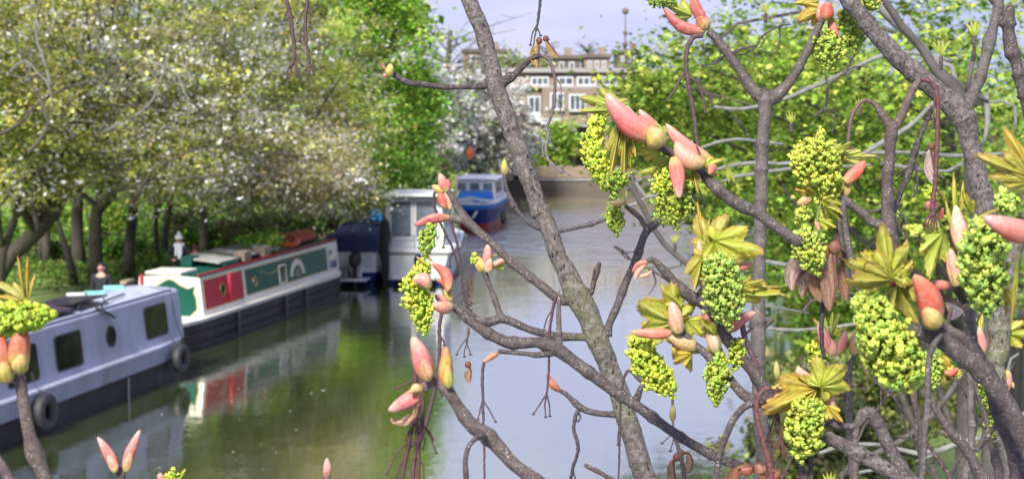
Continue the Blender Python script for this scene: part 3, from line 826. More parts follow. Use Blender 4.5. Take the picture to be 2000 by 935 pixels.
T8 = tree('blossom_tree', b, up_pts(b, [(398, 470, 0), (400, 400, 0), (430, 300, 0), (480, 200, 0)], 57), .16,
     [E(530, 290, 50, 2.6, 2, 1.6, 1.7), E(570, 355, 50, 2.0, 1.5, .95, 1.4), E(640, 330, 51, 1.5, 1.4, 1.3, 1.0), E(470, 360, 49, 1.6, 1.4, .9, .8)], 32300, WARM, .047,
     'warm creamy blossoming tree drooping over the green narrowboat', 'tree', GT, nl=44)
b = gp(560, 60)
T9 = tree('blossom_tree', b, up_pts(b, [(565, 400, 0), (580, 300, 0), (600, 200, 0)], 60), .16,
     [E(610, 110, 57, 2.8, 2.4, 3.0, 2), E(680, 250, 56, 1.5, 1.4, 1.6, 1), E(560, -220, 58, 3.4, 3, 3, 1), E(690, 380, 55, .9, .9, .9, .5)], 31700, OLIVE, .047,
     'yellow-olive tree in leaf rising behind the far end of the green narrowboat', 'tree', GT, nl=34)
b = gp(770, 70)
T10 = tree('green_tree', b, up_pts(b, [(770, 300, 0), (770, 200, 0), (765, 60, 0)], 70), .2,
     [E(740, 90, 68, 2.2, 2.5, 3.8, 2), E(790, 190, 68, 1.7, 2, 1.6, 1), E(800, 40, 70, .9, 1, 1.2, .4), E(745, 330, 66, 1.5, 1.5, 1.5, 1), E(800, 250, 67, 1.3, 1.5, 1.4, .7), E(745, -260, 70, 3.0, 3, 6.0, 3)], 52000, BRIGHT, .085,
     'bright lime green tree hanging over the canal beside the sky', 'tree', nl=16, flat=.9)
for i, (px, d, lb) in enumerate(((87, 53, 'broad grey bare trunk behind the leaning tree'), (152, 52, 'mossy straight trunk left of the forked tree'))):
    b = gp(px, d)
    tree('towpath_tree', b, up_pts(b, [(px, 480, 0), (px - 2, 420, 0), (px + 5, 300, 0), (px + 10, 100, 0)], d), .2,
         [E(px + 10, 60, d, 2.2, 2, 2.6, 1)], 6000, OLIVE, .08, lb, 'tree', 'plain trunks among the towpath trees', nl=8)
b = gp(142, 49)
tree('towpath_tree', b, up_pts(b, [(134, 500, 0), (122, 465, 0), (112, 430, 0), (104, 360, 0), (100, 250, 0)], 49), .10,
     [E(100, 200, 49, 1.3, 1.3, 1.5, 1)], 3500, OLIVE, .08, 'thin dark sapling leaning left beside the mossy trunk', 'tree', 'plain trunks among the towpath trees', nl=6)
b = gp(306, 53)
tree('towpath_tree', b, up_pts(b, [(306, 480, 0), (304, 440, 0), (312, 380, 0), (325, 300, 0)], 53), .09,
     [E(320, 200, 53, 1.3, 1.3, 1.5, 1)], 3500, OLIVE, .08, 'thin dark sapling just left of the person in the white hat', 'tree', 'plain trunks among the towpath trees', nl=6)
# limbs showing through the blossom, on the near side of the crowns
def show(root, pts, d, w_=7, m='trunk', side=4):
    r_ = random.Random(int(pts[0][0] + 3 * pts[0][1]))
    P_ = [P(x, y, d) for x, y in pts]; c = cr(P_, .2) + nr.normal(0, .02, (len(cr(P_, .2)), 3))
    b_ = MB(); b_.tube(c, np.linspace(w_ / 2 * d / F, .012, len(c)), 7); b_.build('branch', M[m], root, root.location)
    for k in range(side):
        i = r_.randrange(len(c) // 4, len(c)); v = np.array([r_.uniform(-1, 1), r_.uniform(-.4, .2), r_.uniform(-.5, .6)]) * r_.uniform(.5, 1.1)
        b_ = MB(); b_.tube(cr([c[i], c[i] + v * .5 + nr.normal(0, .06, 3), c[i] + v], .12), .011, 5); b_.build('twig', M[m], root, root.location)
show(T1, [(0, 262), (40, 240), (90, 190), (170, 160), (260, 168), (340, 160)], 40.6, 8); show(T1, [(60, 300), (95, 240), (60, 160), (30, 80), (0, 20)], 40.4, 9)
show(T1, [(75, 455), (60, 380), (85, 330), (130, 290), (150, 240)], 43, 10); show(T1, [(0, 400), (30, 360), (70, 330), (120, 310)], 41, 6); show(T1, [(20, 140), (50, 120), (95, 170), (110, 230)], 40, 5, 'trunk_pale'); show(T1, [(100, 170), (70, 60), (80, -20)], 40.8, 7, 'trunk_pale')
show(T5, [(190, 400), (150, 370), (120, 330), (90, 320)], 44.6, 11); show(T5, [(215, 385), (260, 360), (320, 345), (400, 350)], 44, 8); show(T5, [(230, 330), (215, 250), (180, 180), (195, 60), (190, -20)], 43.8, 8); show(T5, [(200, 260), (260, 230), (300, 190), (330, 110)], 43.4, 7, 'trunk_pale')
show(T5, [(140, 240), (180, 210), (240, 205), (330, 220)], 43, 6); show(T6, [(262, 390), (300, 330), (360, 300), (440, 280)], 43.6, 8); show(T6, [(330, 350), (400, 345), (500, 340), (580, 360)], 43.8, 7); show(T6, [(290, 120), (340, 140), (370, 210), (350, 290)], 43.6, 6, 'trunk_pale')
show(T7, [(350, 330), (390, 270), (430, 235), (520, 215), (620, 180)], 47, 8); show(T7, [(410, 240), (450, 150), (440, 60), (460, -20)], 47.6, 7); show(T7, [(480, 180), (540, 130), (600, 120)], 47.4, 5, 'trunk_pale')
show(T8, [(430, 330), (500, 300), (560, 300), (640, 320), (700, 360)], 47.5, 7); show(T8, [(500, 345), (590, 335), (680, 345)], 47.6, 5); show(T9, [(600, 260), (640, 190), (680, 130), (700, 60)], 53, 7); show(T9, [(560, 200), (620, 120), (600, 20)], 53.4, 6)
# park behind the towpath
PARK = ([(.26, .44, .06), (.38, .54, .09), (.14, .25, .04), (.52, .46, .18)], [.35, .3, .25, .1])
for px, d, h, wd, n, lb in ((-20, 85, 7, 4.5, 9000, 'distant park tree seen through the trunks at the far left'), (170, 92, 8, 5, 9000, 'distant park tree behind the forked trunk'),
                        (340, 90, 7, 5, 9000, 'distant park tree behind the white-hatted person'), (520, 86, 8, 5, 10000, 'distant park tree behind the green narrowboat'), (660, 88, 9, 4.5, 9000, 'distant park tree beside the bright green tree')):
    b = gp(px, d)
    tree('park_tree', b, [b, b + Vector((0, 0, 2)), b + Vector((.2, 0, h * .7))], .22, [(np.array(b + Vector((0, 0, h * .72))), wd, 3, h * .42, 1), (np.array(b + Vector((0, 0, h * 1.3))), wd * .9, 3, h * .4, .8)], n, PARK, .16, lb, 'tree', 'park trees beyond the towpath', nl=6, clump=1.0)
def shrub(name, c, rx, ry, rz, n, palette, size, label, cat='shrub', group=None, clump=.3, stems=6):
    base = Vector((c.x, c.y, GZ if c.z > GZ else c.z - .01))
    root = empty(name, base, 0, label=label, cat=cat, group=group)
    cen = np.array(tuple(base)) + np.array([0, 0, rz * .9])
    p, idx, cc = crown_points([(cen, rx, ry, rz, 1)], n, clump, 40, .8)
    p[:, 2] = np.maximum(p[:, 2], base.z + .01)
    cols = pal(len(p), *palette)
    V, Fa, C = leaf_cloud(p, size * np.exp(nr.normal(0, .3, len(p))), cols, .2)
    for k in range(stems):
        c_ = cc[rnd.randrange(len(cc))]; bb = MB()
        x0 = np.array(tuple(base)) + nr.normal(0, rx * .2, 3) * [1, 1, 0]
        bb.tube(cr([x0, x0 * .5 + c_ * .5 + nr.normal(0, .08, 3), c_], .2), [.03 - .02 * t for t in np.linspace(0, 1, len(cr([x0, x0 * .5 + c_ * .5, c_], .2)))], 5) if False else bb.tube([x0, x0 * .5 + c_ * .5 + nr.normal(0, .08, 3), c_], [.03, .02, .008], 5)
        bb.build('stem', M['trunk'], root, base)
    fast_mesh('foliage', V, Fa, C, M['foliage'], root, base, kind='stuff')
    return root
DARKG = ([(.12, .24, .04), (.22, .42, .06), (.06, .12, .03), (.30, .24, .12)], [.34, .34, .2, .1])
BRGRN = ([(.26, .19, .11), (.22, .34, .06), (.32, .24, .14), (.08, .12, .04)], [.3, .3, .2, .2])
for px, d, rx, rz, pl_, lb in ((215, 55, 1.3, .55, DARKG, 'dark green bush behind the dark-haired woman'), (280, 57, 1.0, .6, DARKG, 'dark green bush right of the mossy trunk'),
                               (360, 59, .9, .9, BRGRN, 'brownish bush behind the white-hatted person'), (430, 58, 1.2, .8, DARKG, 'dark green bush behind the green roof boards'), (490, 57, 1.1, .85, BRGRN, 'brown-green bush in the middle behind the green narrowboat'),
                               (560, 60, 1.3, .9, DARKG, 'dark green bush behind the roof plants'), (630, 62, 1.3, 1.1, BRGRN, 'brown-green bush by the far end of the green narrowboat'), (60, 54, 1.4, .5, DARKG, 'low dark bush at the left edge among the trunks'),
                               (700, 72, 1.6, 1.4, DARKG, 'dark bush behind the navy-covered boat'), (820, 84, 2.2, 1.3, DARKG, 'dark bush on the bank left of the blue boat')):
    shrub('bush', gp(px, d), rx, 1.0, rz, 2600, pl_, .07, lb, 'bush', 'bushes on the towpath verge', clump=.25)
BRSH = ([(.24, .42, .06), (.36, .52, .09), (.13, .24, .04), (.48, .46, .12)], [.34, .3, .22, .12])
for i, (px, d, rx, rz, lb) in enumerate(((30, 62, 2.0, .8, 'bright green shrub at the left edge behind the trunks'), (110, 64, 1.8, .9, 'bright green shrub seen between the grey and mossy trunks'), (225, 62, 1.5, 1.0, 'bright green shrub between the forked trunk and the mossy straight trunk'),
                          (300, 66, 1.6, 1.1, 'bright green shrub left of the white-hatted person'), (420, 68, 2.0, 1.3, 'bright green shrub behind the brown bush in the middle'), (500, 70, 2.0, 1.5, 'bright green shrub glimpsed under the cream blossom'), (590, 72, 2.0, 1.6, 'bright green shrub behind the life ring'),
                          (160, 74, 2.2, 1.6, 'tall green shrub further back behind the forked trunk'), (60, 76, 2.4, 1.7, 'tall green shrub further back at the far left'), (360, 78, 2.6, 1.9, 'tall green shrub further back behind the people'))):
    shrub('shrub', gp(px, d), rx, 1.0, rz, 3000, BRSH, .085, lb, 'shrub', 'bright shrubs in the park edge', clump=.3)
# white blossom trees far off beside the canal bend
for px, py, d, rx, rz, n, lb in ((935, 245, 98, 3.1, 3.3, 24000, 'white blossoming tree left of the grey branch, above the blue boat'), (868, 235, 92, 1.6, 2.9, 9000, 'smaller white blossoming tree beside the bright green tree'),
                             (1010, 300, 102, 1.6, 1.6, 4500, 'low white blossoming tree in front of the brick flats')):
    b = gp(px, d)
    c = P(px, py, d)
    tree('white_blossom_tree', b, [b, b + Vector((0, 0, 1.5)), Vector((b.x, b.y, c.z))], .2, [(np.array(c), rx, 2.5, rz, 1)], n, WHITEB, .10, lb, 'tree', 'white blossoming trees at the canal bend', nl=14, clump=.6)
b = gp(905, 118)
tree('park_tree', b, [b, b + Vector((0, 0, 3)), P(905, 200, 118)], .2, [E(900, 175, 118, 3.2, 2, 1.4, 1), E(1000, 150, 119, 2.6, 2, 1.4, .6)], 9000, ([(.28, .36, .12), (.38, .42, .2), (.2, .25, .1)], [1, 1, 1]), .16, 'pale green tree behind the white blossom, left of the flats', 'tree', 'park trees beyond the towpath', nl=8, clump=.9)
b = gp(860, 112)
bt = empty('bare_tree', b, 0, label='bare twiggy tree against the sky left of the grey branch', cat='tree')
bb = MB(); bb.tube(cr([b, P(866, 250, 112), P(872, 150, 112), P(880, 60, 112)], .8), .16, 7); bb.build('trunk', M['trunk'], bt, b)
for k in range(26):
    y0_ = 190 - rnd.random() * 130; s_ = -1 if k % 3 == 0 else 1
    x1_ = 870 + s_ * (30 + rnd.random() * 110); y1_ = y0_ - 20 - rnd.random() * 60
    pts = cr([P(872, y0_, 112), P((872 + x1_) / 2, (y0_ + y1_) / 2 - 4, 112 + rnd.uniform(-1, 1)), P(x1_, y1_, 112 + rnd.uniform(-2, 2))], .8)
    bb = MB(); bb.tube(pts, np.linspace(.05, .012, len(pts)), 5); bb.build('branch', M['trunk'], bt, b)
    for q_ in range(3):
        i_ = rnd.randrange(len(pts)); a_ = pts[i_]; c_ = a_ + np.array([rnd.uniform(-1.3, 1.3), rnd.uniform(-.5, .5), rnd.uniform(.3, 1.4)])
        bb = MB(); bb.tube([a_, (a_ + c_) / 2 + nr.normal(0, .1, 3), c_], [.02, .014, .008], 4); bb.build('twig', M['trunk'], bt, b)
# ------------------------------------------------------------------ roof clutter of boat 2, people, railing
def ring_buoy(loc, R, r, m, **k):
    b = MB(); n = 28; kk = 10; v = []; f = []
    for i in range(n):
        a = 2 * math.pi * i / n
        for j in range(kk):
            c = 2 * math.pi * j / kk
            v.append(((R + r * math.cos(c)) * math.cos(a), (R + r * math.cos(c)) * math.sin(a), r * math.sin(c)))
            f.append((i * kk + j, ((i + 1) % n) * kk + j, ((i + 1) % n) * kk + (j + 1) % kk, i * kk + (j + 1) % kk))
    b.add(v, f, smooth=True)
    o = b.build('life_ring', M[m]); o.location = loc; tag(o, **k); return o
l, rz = place(B2, sx2(608), 1.0, H2 + .2)
lr = ring_buoy(l, .42, .10, 'orange', label='orange life ring lying on the far end of the green boat roof', cat='life ring'); lr.rotation_euler = (.25, .1, 0)
l, rz = place(B2, sx2(640), 1.05, H2 + .07)
t = empty('red_canoe', l, rz + .1, label='upturned red canoe at the far end of the green boat roof', cat='canoe')
secs = []
for x in np.linspace(-1.7, 1.7, 13):
    w_ = .40 * (1 - (abs(x) / 1.72) ** 2.2) + .02; h_ = .24 * (1 - (abs(x) / 1.9) ** 3) + .04
    secs.append([(x, w_ * math.cos(a), .03 + h_ * math.sin(a)) for a in np.linspace(0, math.pi, 9)])
loft('hull', secs, M['red_hull'], t, smooth=True)
b = MB(); b.tube([(-1.65, 0, .285), (0, 0, .30), (1.65, 0, .285)], .015, 6); b.build('keel', M['red_hull'], t)
for px, y_, nl_, lb in ((556, .7, 420, 'potted leafy green plant on the green boat roof, nearer one'), (572, .8, 520, 'potted leafy green plant beside the life ring on the green boat roof'), (548, 1.1, 300, 'small potted plant behind the crates on the green boat roof')):
    l, rz = place(B2, sx2(px), y_, H2 + .06)
    t = empty('potted_plant', l, rz, label=lb, cat='plant', group='potted plants on the green boat roof')
    b = MB(); n = 12
    ring = lambda r, z: [(r * math.cos(2 * math.pi * k / n), r * math.sin(2 * math.pi * k / n), z) for k in range(n)]
    b.add(ring(.11, 0) + ring(.15, .2) + ring(.165, .2) + ring(.165, .24) + ring(.13, .24) + ring(.12, .19), [(i * n + j, i * n + (j + 1) % n, (i + 1) * n + (j + 1) % n, (i + 1) * n + j) for i in range(5) for j in range(n)] + [tuple(5 * n + j for j in range(n))])
    b.build('pot', M['orange' if px == 572 else 'tan'], t)
    p = nr.normal(size=(nl_, 3)) * [.2, .3, .13] + [0, 0, .36]
    p = p + np.array(tuple(l))
    V, Fa, C = leaf_cloud(p, .045 * np.exp(nr.normal(0, .3, nl_)), pal(nl_, *BRIGHT), .2)
    me_o = fast_mesh('foliage', (V - np.array(tuple(l))) @ np.array(Matrix.Rotation(rz, 3, 'Z')), Fa, C, M['foliage'], t, (0, 0, 0), kind='stuff')

def skin_mesh(name, joints, edges, m, parent, sub=2):
    me = bpy.data.meshes.new(name)
    me.from_pydata([j[0] for j in joints], edges, [])
    o = bpy.data.objects.new(name, me); COL.objects.link(o); o.parent = parent
    sk = o.modifiers.new('skin', 'SKIN'); sk.use_smooth_shade = True
    for i, j in enumerate(joints):
        r = j[1] if isinstance(j[1], tuple) else (j[1], j[1])
        me.skin_vertices[0].data[i].radius = r
        me.skin_vertices[0].data[i].use_root = (i == 0)
    s_ = o.modifiers.new('sub', 'SUBSURF'); s_.levels = sub; s_.render_levels = sub
    me.materials.append(m)
    return o
def ellipsoid(b, c, r, n=14, k=9, col=(1, 1, 1), zmin=-1.0, warp=None):
    v = []; f = []
    for i in range(k + 1):
        t = math.pi * i / k
        for j in range(n):
            a = 2 * math.pi * j / n
            q_ = np.array([math.sin(t) * math.cos(a), math.sin(t) * math.sin(a), max(zmin, math.cos(t))])
            if warp: q_ = warp(q_)
            v.append(tuple(np.array(c) + q_ * np.array(r)))
    f = [(i * n + j, (i + 1) * n + j, (i + 1) * n + (j + 1) % n, i * n + (j + 1) % n) for i in range(k) for j in range(n)]
    b.add(v, f, col, True)
M['skin'] = mat('skin', (0.52, 0.29, 0.21), 0.55, noise=(30, 0.3, (0.45, 0.2, 0.15)))
M['black_coat'] = mat('black_coat', (0.016, 0.016, 0.022), 0.85, bump=(30, 0.5, 0.01))
M['hair_dark'] = mat('dark_hair', (0.010, 0.008, 0.008), 0.5, bump=(60, 0.6, 0.01))
M['white_knit'] = mat('white_knit', (0.75, 0.74, 0.76), 0.9, bump=(90, 0.8, 0.01))
M['maroon'] = mat('maroon_knit', (0.12, 0.015, 0.025), 0.9, bump=(90, 0.8, 0.01))
M['pink'] = mat('dusky_pink_cloth', (0.55, 0.25, 0.24), 0.9, bump=(60, 0.5, 0.01))
M['trousers'] = mat('dark_trousers', (0.03, 0.03, 0.04), 0.9)
def person(loc, rz, h, coat, label, hat=None, scarf=None, hair='hair_dark', hairlen=0.0, armpose='down', lean=0.0):
    """standing figure facing local -y"""
    t = empty('person', loc, rz, label=label, cat='person', group=None)
    k = h / 1.7
    V_ = lambda x, y, z: (x * k, (y - lean * max(0, z - .9)) * k, z * k)
    if armpose == 'front':
        arm = lambda s: [(V_(s * .21, 0, 1.40), .055 * k), (V_(s * .27, -.04, 1.14), .045 * k), (V_(s * .13, -.24, 1.08), .036 * k), (V_(s * .05, -.30, 1.12), .026 * k)]
    else:
        arm = lambda s: [(V_(s * .21, 0, 1.40), .055 * k), (V_(s * .26, .02, 1.12), .045 * k), (V_(s * .27, -.06, .88), .034 * k), (V_(s * .27, -.09, .80), .026 * k)]
    J = [(V_(0, 0, .95), (.15 * k, .11 * k)), (V_(0, 0, 1.15), (.14 * k, .10 * k)), (V_(0, 0, 1.34), (.17 * k, .11 * k)), (V_(0, 0, 1.44), (.10 * k, .08 * k)), (V_(0, -.005, 1.50), .055 * k), (V_(0, -.015, 1.56), (.065 * k, .075 * k)), (V_(0, -.02, 1.63), (.078 * k, .092 * k)), (V_(0, -.015, 1.69), (.05 * k, .06 * k))]
    Ed = [(i, i + 1) for i in range(7)]
    for s in (-1, 1):
        n0 = len(J); J += arm(s); Ed += [(2, n0), (n0, n0 + 1), (n0 + 1, n0 + 2), (n0 + 2, n0 + 3)]
        n0 = len(J); J += [(V_(s * .10, 0, .86), .09 * k), (V_(s * .10, -.01, .48), .06 * k), (V_(s * .10, .02, .09), .042 * k), (V_(s * .11, -.14, .03), .035 * k)]
        Ed += [(0, n0), (n0, n0 + 1), (n0 + 1, n0 + 2), (n0 + 2, n0 + 3)]
    skin_mesh('body', J, Ed, M['skin'], t)
    # coat: torso and sleeves a little larger than the body
    g_ = 1.22
    Jc = [(V_(0, 0, .80), (.19 * k, .14 * k)), (V_(0, 0, 1.0), (.18 * k, .135 * k)), (V_(0, 0, 1.18), (.17 * k, .13 * k)), (V_(0, 0, 1.36), (.195 * k, .135 * k)), (V_(0, 0, 1.47), (.09 * k, .085 * k))]
    Ec = [(i, i + 1) for i in range(4)]
    for s in (-1, 1):
        n0 = len(Jc); a = arm(s)
        Jc += [(a[0][0], a[0][1] * 1.3), (a[1][0], a[1][1] * 1.3), (tuple(np.array(a[2][0]) * .95 + np.array(a[1][0]) * .05), a[2][1] * 1.35)]
        Ec += [(3, n0), (n0, n0 + 1), (n0 + 1, n0 + 2)]
    skin_mesh('coat', Jc, Ec, M[coat], t)
    Jt = [(V_(0, 0, .90), (.16 * k, .12 * k))]; Et = []
    for s in (-1, 1):
        n0 = len(Jt); Jt += [(V_(s * .10, 0, .84), .10 * k), (V_(s * .10, -.01, .48), .075 * k), (V_(s * .10, .02, .12), .06 * k)]
        Et += [(0, n0), (n0, n0 + 1), (n0 + 1, n0 + 2)]
    skin_mesh('trousers', Jt, Et, M['trousers'], t)
    hz = 1.60
    hd = lambda x, y, z: V_(x, y, z)
    for s in (-1, 1):
        b = MB(); ellipsoid(b, hd(s * .033, -.105, hz + .012), (.013 * k, .008 * k, .009 * k), 8, 6); b.build('eye', M['hair_dark'], t)
        b = MB(); ellipsoid(b, hd(s * .088, -.01, hz), (.012 * k, .02 * k, .03 * k), 8, 6); b.build('ear', M['skin'], t)
    b = MB(); b.tube([hd(0, -.10, hz + .02), hd(0, -.125, hz - .015), hd(0, -.108, hz - .03)], [.008 * k, .014 * k, .010 * k], 6); b.build('nose', M['skin'], t)
    b = MB(); ellipsoid(b, hd(0, -.103, hz - .055), (.024 * k, .006 * k, .007 * k), 8, 6); b.build('mouth', M['red_hull'], t)
    if hairlen is not None:
        def wp(q_):
            q_ = q_.copy()
            if q_[1] < -.2 and q_[2] < .5: q_[1] *= .3
            if q_[2] < 0: q_[2] *= 1 + hairlen * 3.0; q_[:2] *= 1.08
            return q_
        b = MB(); ellipsoid(b, hd(0, .012, hz + .03), (.135 * k, .13 * k, .125 * k), 18, 12, warp=wp); b.build('hair', M[hair], t)
    if hat:
        b = MB()
        ellipsoid(b, hd(0, -.005, hz + .055), (.108 * k, .122 * k, .135 * k), 16, 10, zmin=-.05); b.build('hat', M[hat], t)
        b = MB(); ellipsoid(b, hd(0, 0, hz + .205), (.045 * k, .045 * k, .04 * k), 10, 8)
        b.build('bobble', M[hat], t)
    if scarf:
        b = MB(); a = np.linspace(0, 2 * math.pi, 20)
        b.tube([hd(.105 * math.cos(q_), .10 * math.sin(q_) - .01, 1.485 + .012 * math.sin(3 * q_)) for q_ in a], .05 * k, 8)
        b.tube(cr([hd(.04, -.13, 1.47), hd(.05, -.19, 1.3), hd(.03, -.20, 1.12)], .04), .055 * k, 8)
        b.tube(cr([hd(-.05, -.13, 1.47), hd(-.05, -.18, 1.33), hd(-.06, -.19, 1.2)], .04), .05 * k, 8)
        b.build('scarf', M[scarf], t)
    return t
fc = 0.10
p = gp(195, 40.0); person(p, -.15, 1.58, 'black_coat', 'woman with long dark hair and black coat behind the lilac-blue boat', hairlen=.7)
p = gp(348, 45.8); person(p, .1, 1.70, 'black_coat', 'person in white bobble hat, white scarf and black coat by the green boat', hat='white_knit', scarf='white_knit', hairlen=None, armpose='front')
p = gp(379, 46.3); person(p, .25, 1.36, 'pink', 'shorter person in maroon hat and dusky pink coat beside the white-hatted one', hat='maroon', scarf='pink', hairlen=.3)
p = gp(398, 46.6)
t = empty('rucksack', p + Vector((0, 0, .62)), .3, label='black rucksack beside the person in dusky pink', cat='bag')
b = MB(); ellipsoid(b, (0, 0, .26), (.2, .15, .30), 14, 10, warp=lambda q_: np.sign(q_) * np.abs(q_) ** .8); b.build('bag_body', M['black_coat'], t)
b = MB(); b.tube(cr([(-.1, -.10, .5), (-.14, -.2, .3), (-.1, -.12, .05)], .05), .02, 6); b.build('strap', M['black_coat'], t)
b = MB(); b.box((-.25, -.2, -.62), (.25, .2, -.02), bev=.02)
o = b.build('timber_block', M['tan']); o.location = p + Vector((0, 0, .62)); o.rotation_euler = (0, 0, .3); tag(o, label='weathered timber block under the black rucksack beside the green boat', cat='wood block')
# iron railing along the path at the left
A, B_ = gp(40, 52), gp(245, 56)
t = empty('iron_railing', A, 0, label='black iron railing among the trunks behind the lilac-blue boat', cat='railing')
dv = B_ - A; L_ = dv.length; dv.normalize()
for zz in (.12, .85):
    b = MB(); b.tube([dv * 0 + Vector((0, 0, zz)), dv * L_ + Vector((0, 0, zz))], .02, 6); b.build('rail', M['metal_black'], t)
bar = None
for k in range(int(L_ / .16)):
    if bar is None:
        b = MB(); b.tube([(0, 0, 0), (0, 0, .95)], [.012, .009], 5); bar = b.build('bar', M['metal_black'], t); continue
    c = bar.copy(); c.location = dv * (k * .16); COL.objects.link(c)

# ------------------------------------------------------------------ further boats
# boat 3: navy canvas cover, white hull, outboard
B3 = Frame(G(738, 556), math.radians(9))
r3 = empty('covered_boat', B3.o, B3.rz, label='white cabin boat under a navy canvas cover with a black outboard', cat='motor boat')
W3 = 1.85
pl = [(x, i) for x, i in ((0, .05), (.15, .0), (2, 0), (3.6, .05), (4.6, .3), (5.2, .9))]
band('hull', pl, W3, -.3, .42, -.25, -.05, M['deep_blue'], r3)
band('topsides', pl, W3, .425, 1.22, -.05, .04, M['white'], r3)
secs = []
for x, ins, hh in ((-.05, .0, .30), (.0, .0, .40), (1.5, .02, .66), (2.6, .05, .62), (3.8, .15, .4), (5.0, .8, .12)):
    secs.append([(x, ins - .08, 1.10), (x, ins - .06, 1.24), (x, ins + .18, 1.24 + hh * .95), (x, W3 / 2, 1.24 + hh * 1.12), (x, W3 - ins - .18, 1.24 + hh * .95), (x, W3 - ins + .06, 1.24), (x, W3 - ins + .08, 1.10)])
loft('canvas_cover', secs, M['navy'], r3)
for x in (.02, 1.45, 2.6):
    b = MB(); hh = .62 if x > 1 else .42
    b.tube(cr([(x, -.02, 1.25), (x, .18, 1.27 + hh * .93), (x, W3 / 2, 1.26 + hh * 1.13), (x, W3 - .18, 1.27 + hh * .93), (x, W3 + .02, 1.25)], .1), .022, 6); b.build('cover_hoop', M['navy'], r3)
def outboard(parent, x, y, z, s=1.0, m='metal_black'):
    b = MB(); ellipsoid(b, (x - .22 * s, y, z + .28 * s), (.24 * s, .17 * s, .22 * s), 14, 10, warp=lambda q_: np.sign(q_) * np.abs(q_) ** .75); o = b.build('outboard_motor', M[m], parent)
    b = MB(); b.box((x - .30 * s, y - .06 * s, z - .75 * s), (x - .14 * s, y + .06 * s, z + .12 * s), bev=.03); b.build('leg', M[m], o)
    b = MB(); b.tube([(x - .12 * s, y, z + .1 * s), (x + .25 * s, y + .05, z + .2 * s)], .02, 6); b.build('tiller', M['metal_black'], o)
    b = MB(); b.box((x - .10 * s, y - .16 * s, z - .25 * s), (x + .03, y + .16 * s, z + .06 * s), bev=.01); b.build('bracket', M['white'], o)
outboard(r3, 0, .72, .55, 1.15)
b = MB(); b.box((-.75, .25, .18), (0, 1.5, .24), bev=.015); b.build('swim_platform', M['white'], r3)
b = MB(); b.box((-.6, .95, .24), (-.15, 1.4, .62), bev=.04); o = b.build('fuel_tank', M['trunk_pale']); l, rz = place(B3, 0, 0, 0); o.location = l; o.rotation_euler = (0, 0, rz); tag(o, label='grey fuel tank on the swim platform of the navy-covered boat', cat='fuel tank')
b = MB(); b.box((-.02, .15, .62), (.02, W3 - .15, 1.12), bev=.012); b.build('transom_board', M['white'], r3)
# dark tarpaulin-wrapped post between the boats
B3b = Frame(G(752, 556), math.radians(6))
secs = []
for z, r_ in ((-.6, .06), (0, .10), (.5, .13), (1.2, .16), (1.7, .19), (2.1, .14), (2.25, .04)):
    secs.append([(r_ * math.cos(a) * (1 + .2 * math.sin(3 * a + z * 4)), r_ * .9 * math.sin(a), z) for a in np.linspace(0, 2 * math.pi, 14, endpoint=False)])
o = loft('mooring_post', secs, M['black_coat'], None, smooth=True); o.location = B3b.o; tag(o, label='mooring post wrapped in black tarpaulin between the two white boats', cat='mooring post')
# boat 4: white cabin cruiser, stern to us
B4 = Frame(G(878, 556), math.radians(5))
r4 = empty('cabin_cruiser', B4.o, B4.rz, label='white cabin cruiser with big grey stern windows, in the middle of the canal', cat='cabin cruiser')
W4 = 2.5
pl = [(0, .10), (.2, .0), (2.5, -.04), (4.5, -.02), (5.6, .12), (6.4, .4), (6.9, .75), (7.15, 1.1)]
def hullband(name, z0, z1, e0, e1, m_):
    secs = []
    for x, ins in pl:
        fl = max(0, (x - 3)) * .07
        secs.append([(x - 0, min(W4 / 2 - .02, ins - e0 + fl * 1.5), z0), (x, min(W4 / 2 - .01, ins - e1), z1 + fl * .5), (x, max(W4 / 2 + .01, W4 - ins + e1), z1 + fl * .5), (x, max(W4 / 2 + .02, W4 - ins + e0 - fl * 1.5), z0)])
    return loft(name, secs, m_, r4)
hullband('hull_bottom', -.3, .14, -.32, -.18, M['deep_blue'])
hullband('hull', .143, .98, -.18, .04, M['white'])
hullband('rubbing_band', .985, 1.08, .09, .09, M['trunk_pale'])
hullband('deck', 1.083, 1.2, .04, -.05, M['white'])
cy0, cy1 = .40, W4 - .18
secs = []
for x, ins, h_ in ((1.1, 0, 2.86), (3.4, 0, 2.92), (4.0, .1, 2.2), (5.2, .25, 1.9), (6.2, .6, 1.35)):
    secs.append([(x, cy0 + ins - .1, 1.19), (x, cy0 + ins + .02, h_ - .06), (x, cy0 + ins + .12, h_), (x, cy1 - ins - .12, h_), (x, cy1 - ins - .02, h_ - .06), (x, cy1 - ins + .1, 1.19)])
loft('cabin', secs, M['white'], r4)
b = MB(); b.box((.65, cy0 - .12, 2.90), (3.6, cy1 + .12, 2.97), bev=.03); b.build('roof', M['white'], r4)
wd = (cy1 - cy0 - .3) / 2
for k in range(2):
    ya = cy0 + .12 + k * (wd + .06)
    f_ = MB()
    for lo_, hi_ in (((1.03, ya, 1.42), (1.09, ya + .06, 2.80)), ((1.03, ya + wd - .06, 1.42), (1.09, ya + wd, 2.80)), ((1.035, ya + .06, 2.72), (1.09, ya + wd - .06, 2.80)), ((1.035, ya + .06, 1.42), (1.09, ya + wd - .06, 1.50))):
        f_.box(lo_, hi_)
    o = f_.build('stern_window', M['white'], r4)
    b = MB(); b.box((1.065, ya + .05, 1.48), (1.08, ya + wd - .05, 2.74)); b.build('pane', M['glass_pale'], o)
for xa_, xb_ in ((1.5, 2.3), (2.45, 3.2)):
    window(r4, xa_, xb_, 1.75, 2.55, lambda z: cy0 - .1 + (z - 1.19) * .07, r=.08, fm='white', gm='glass_pale', w_=.05)
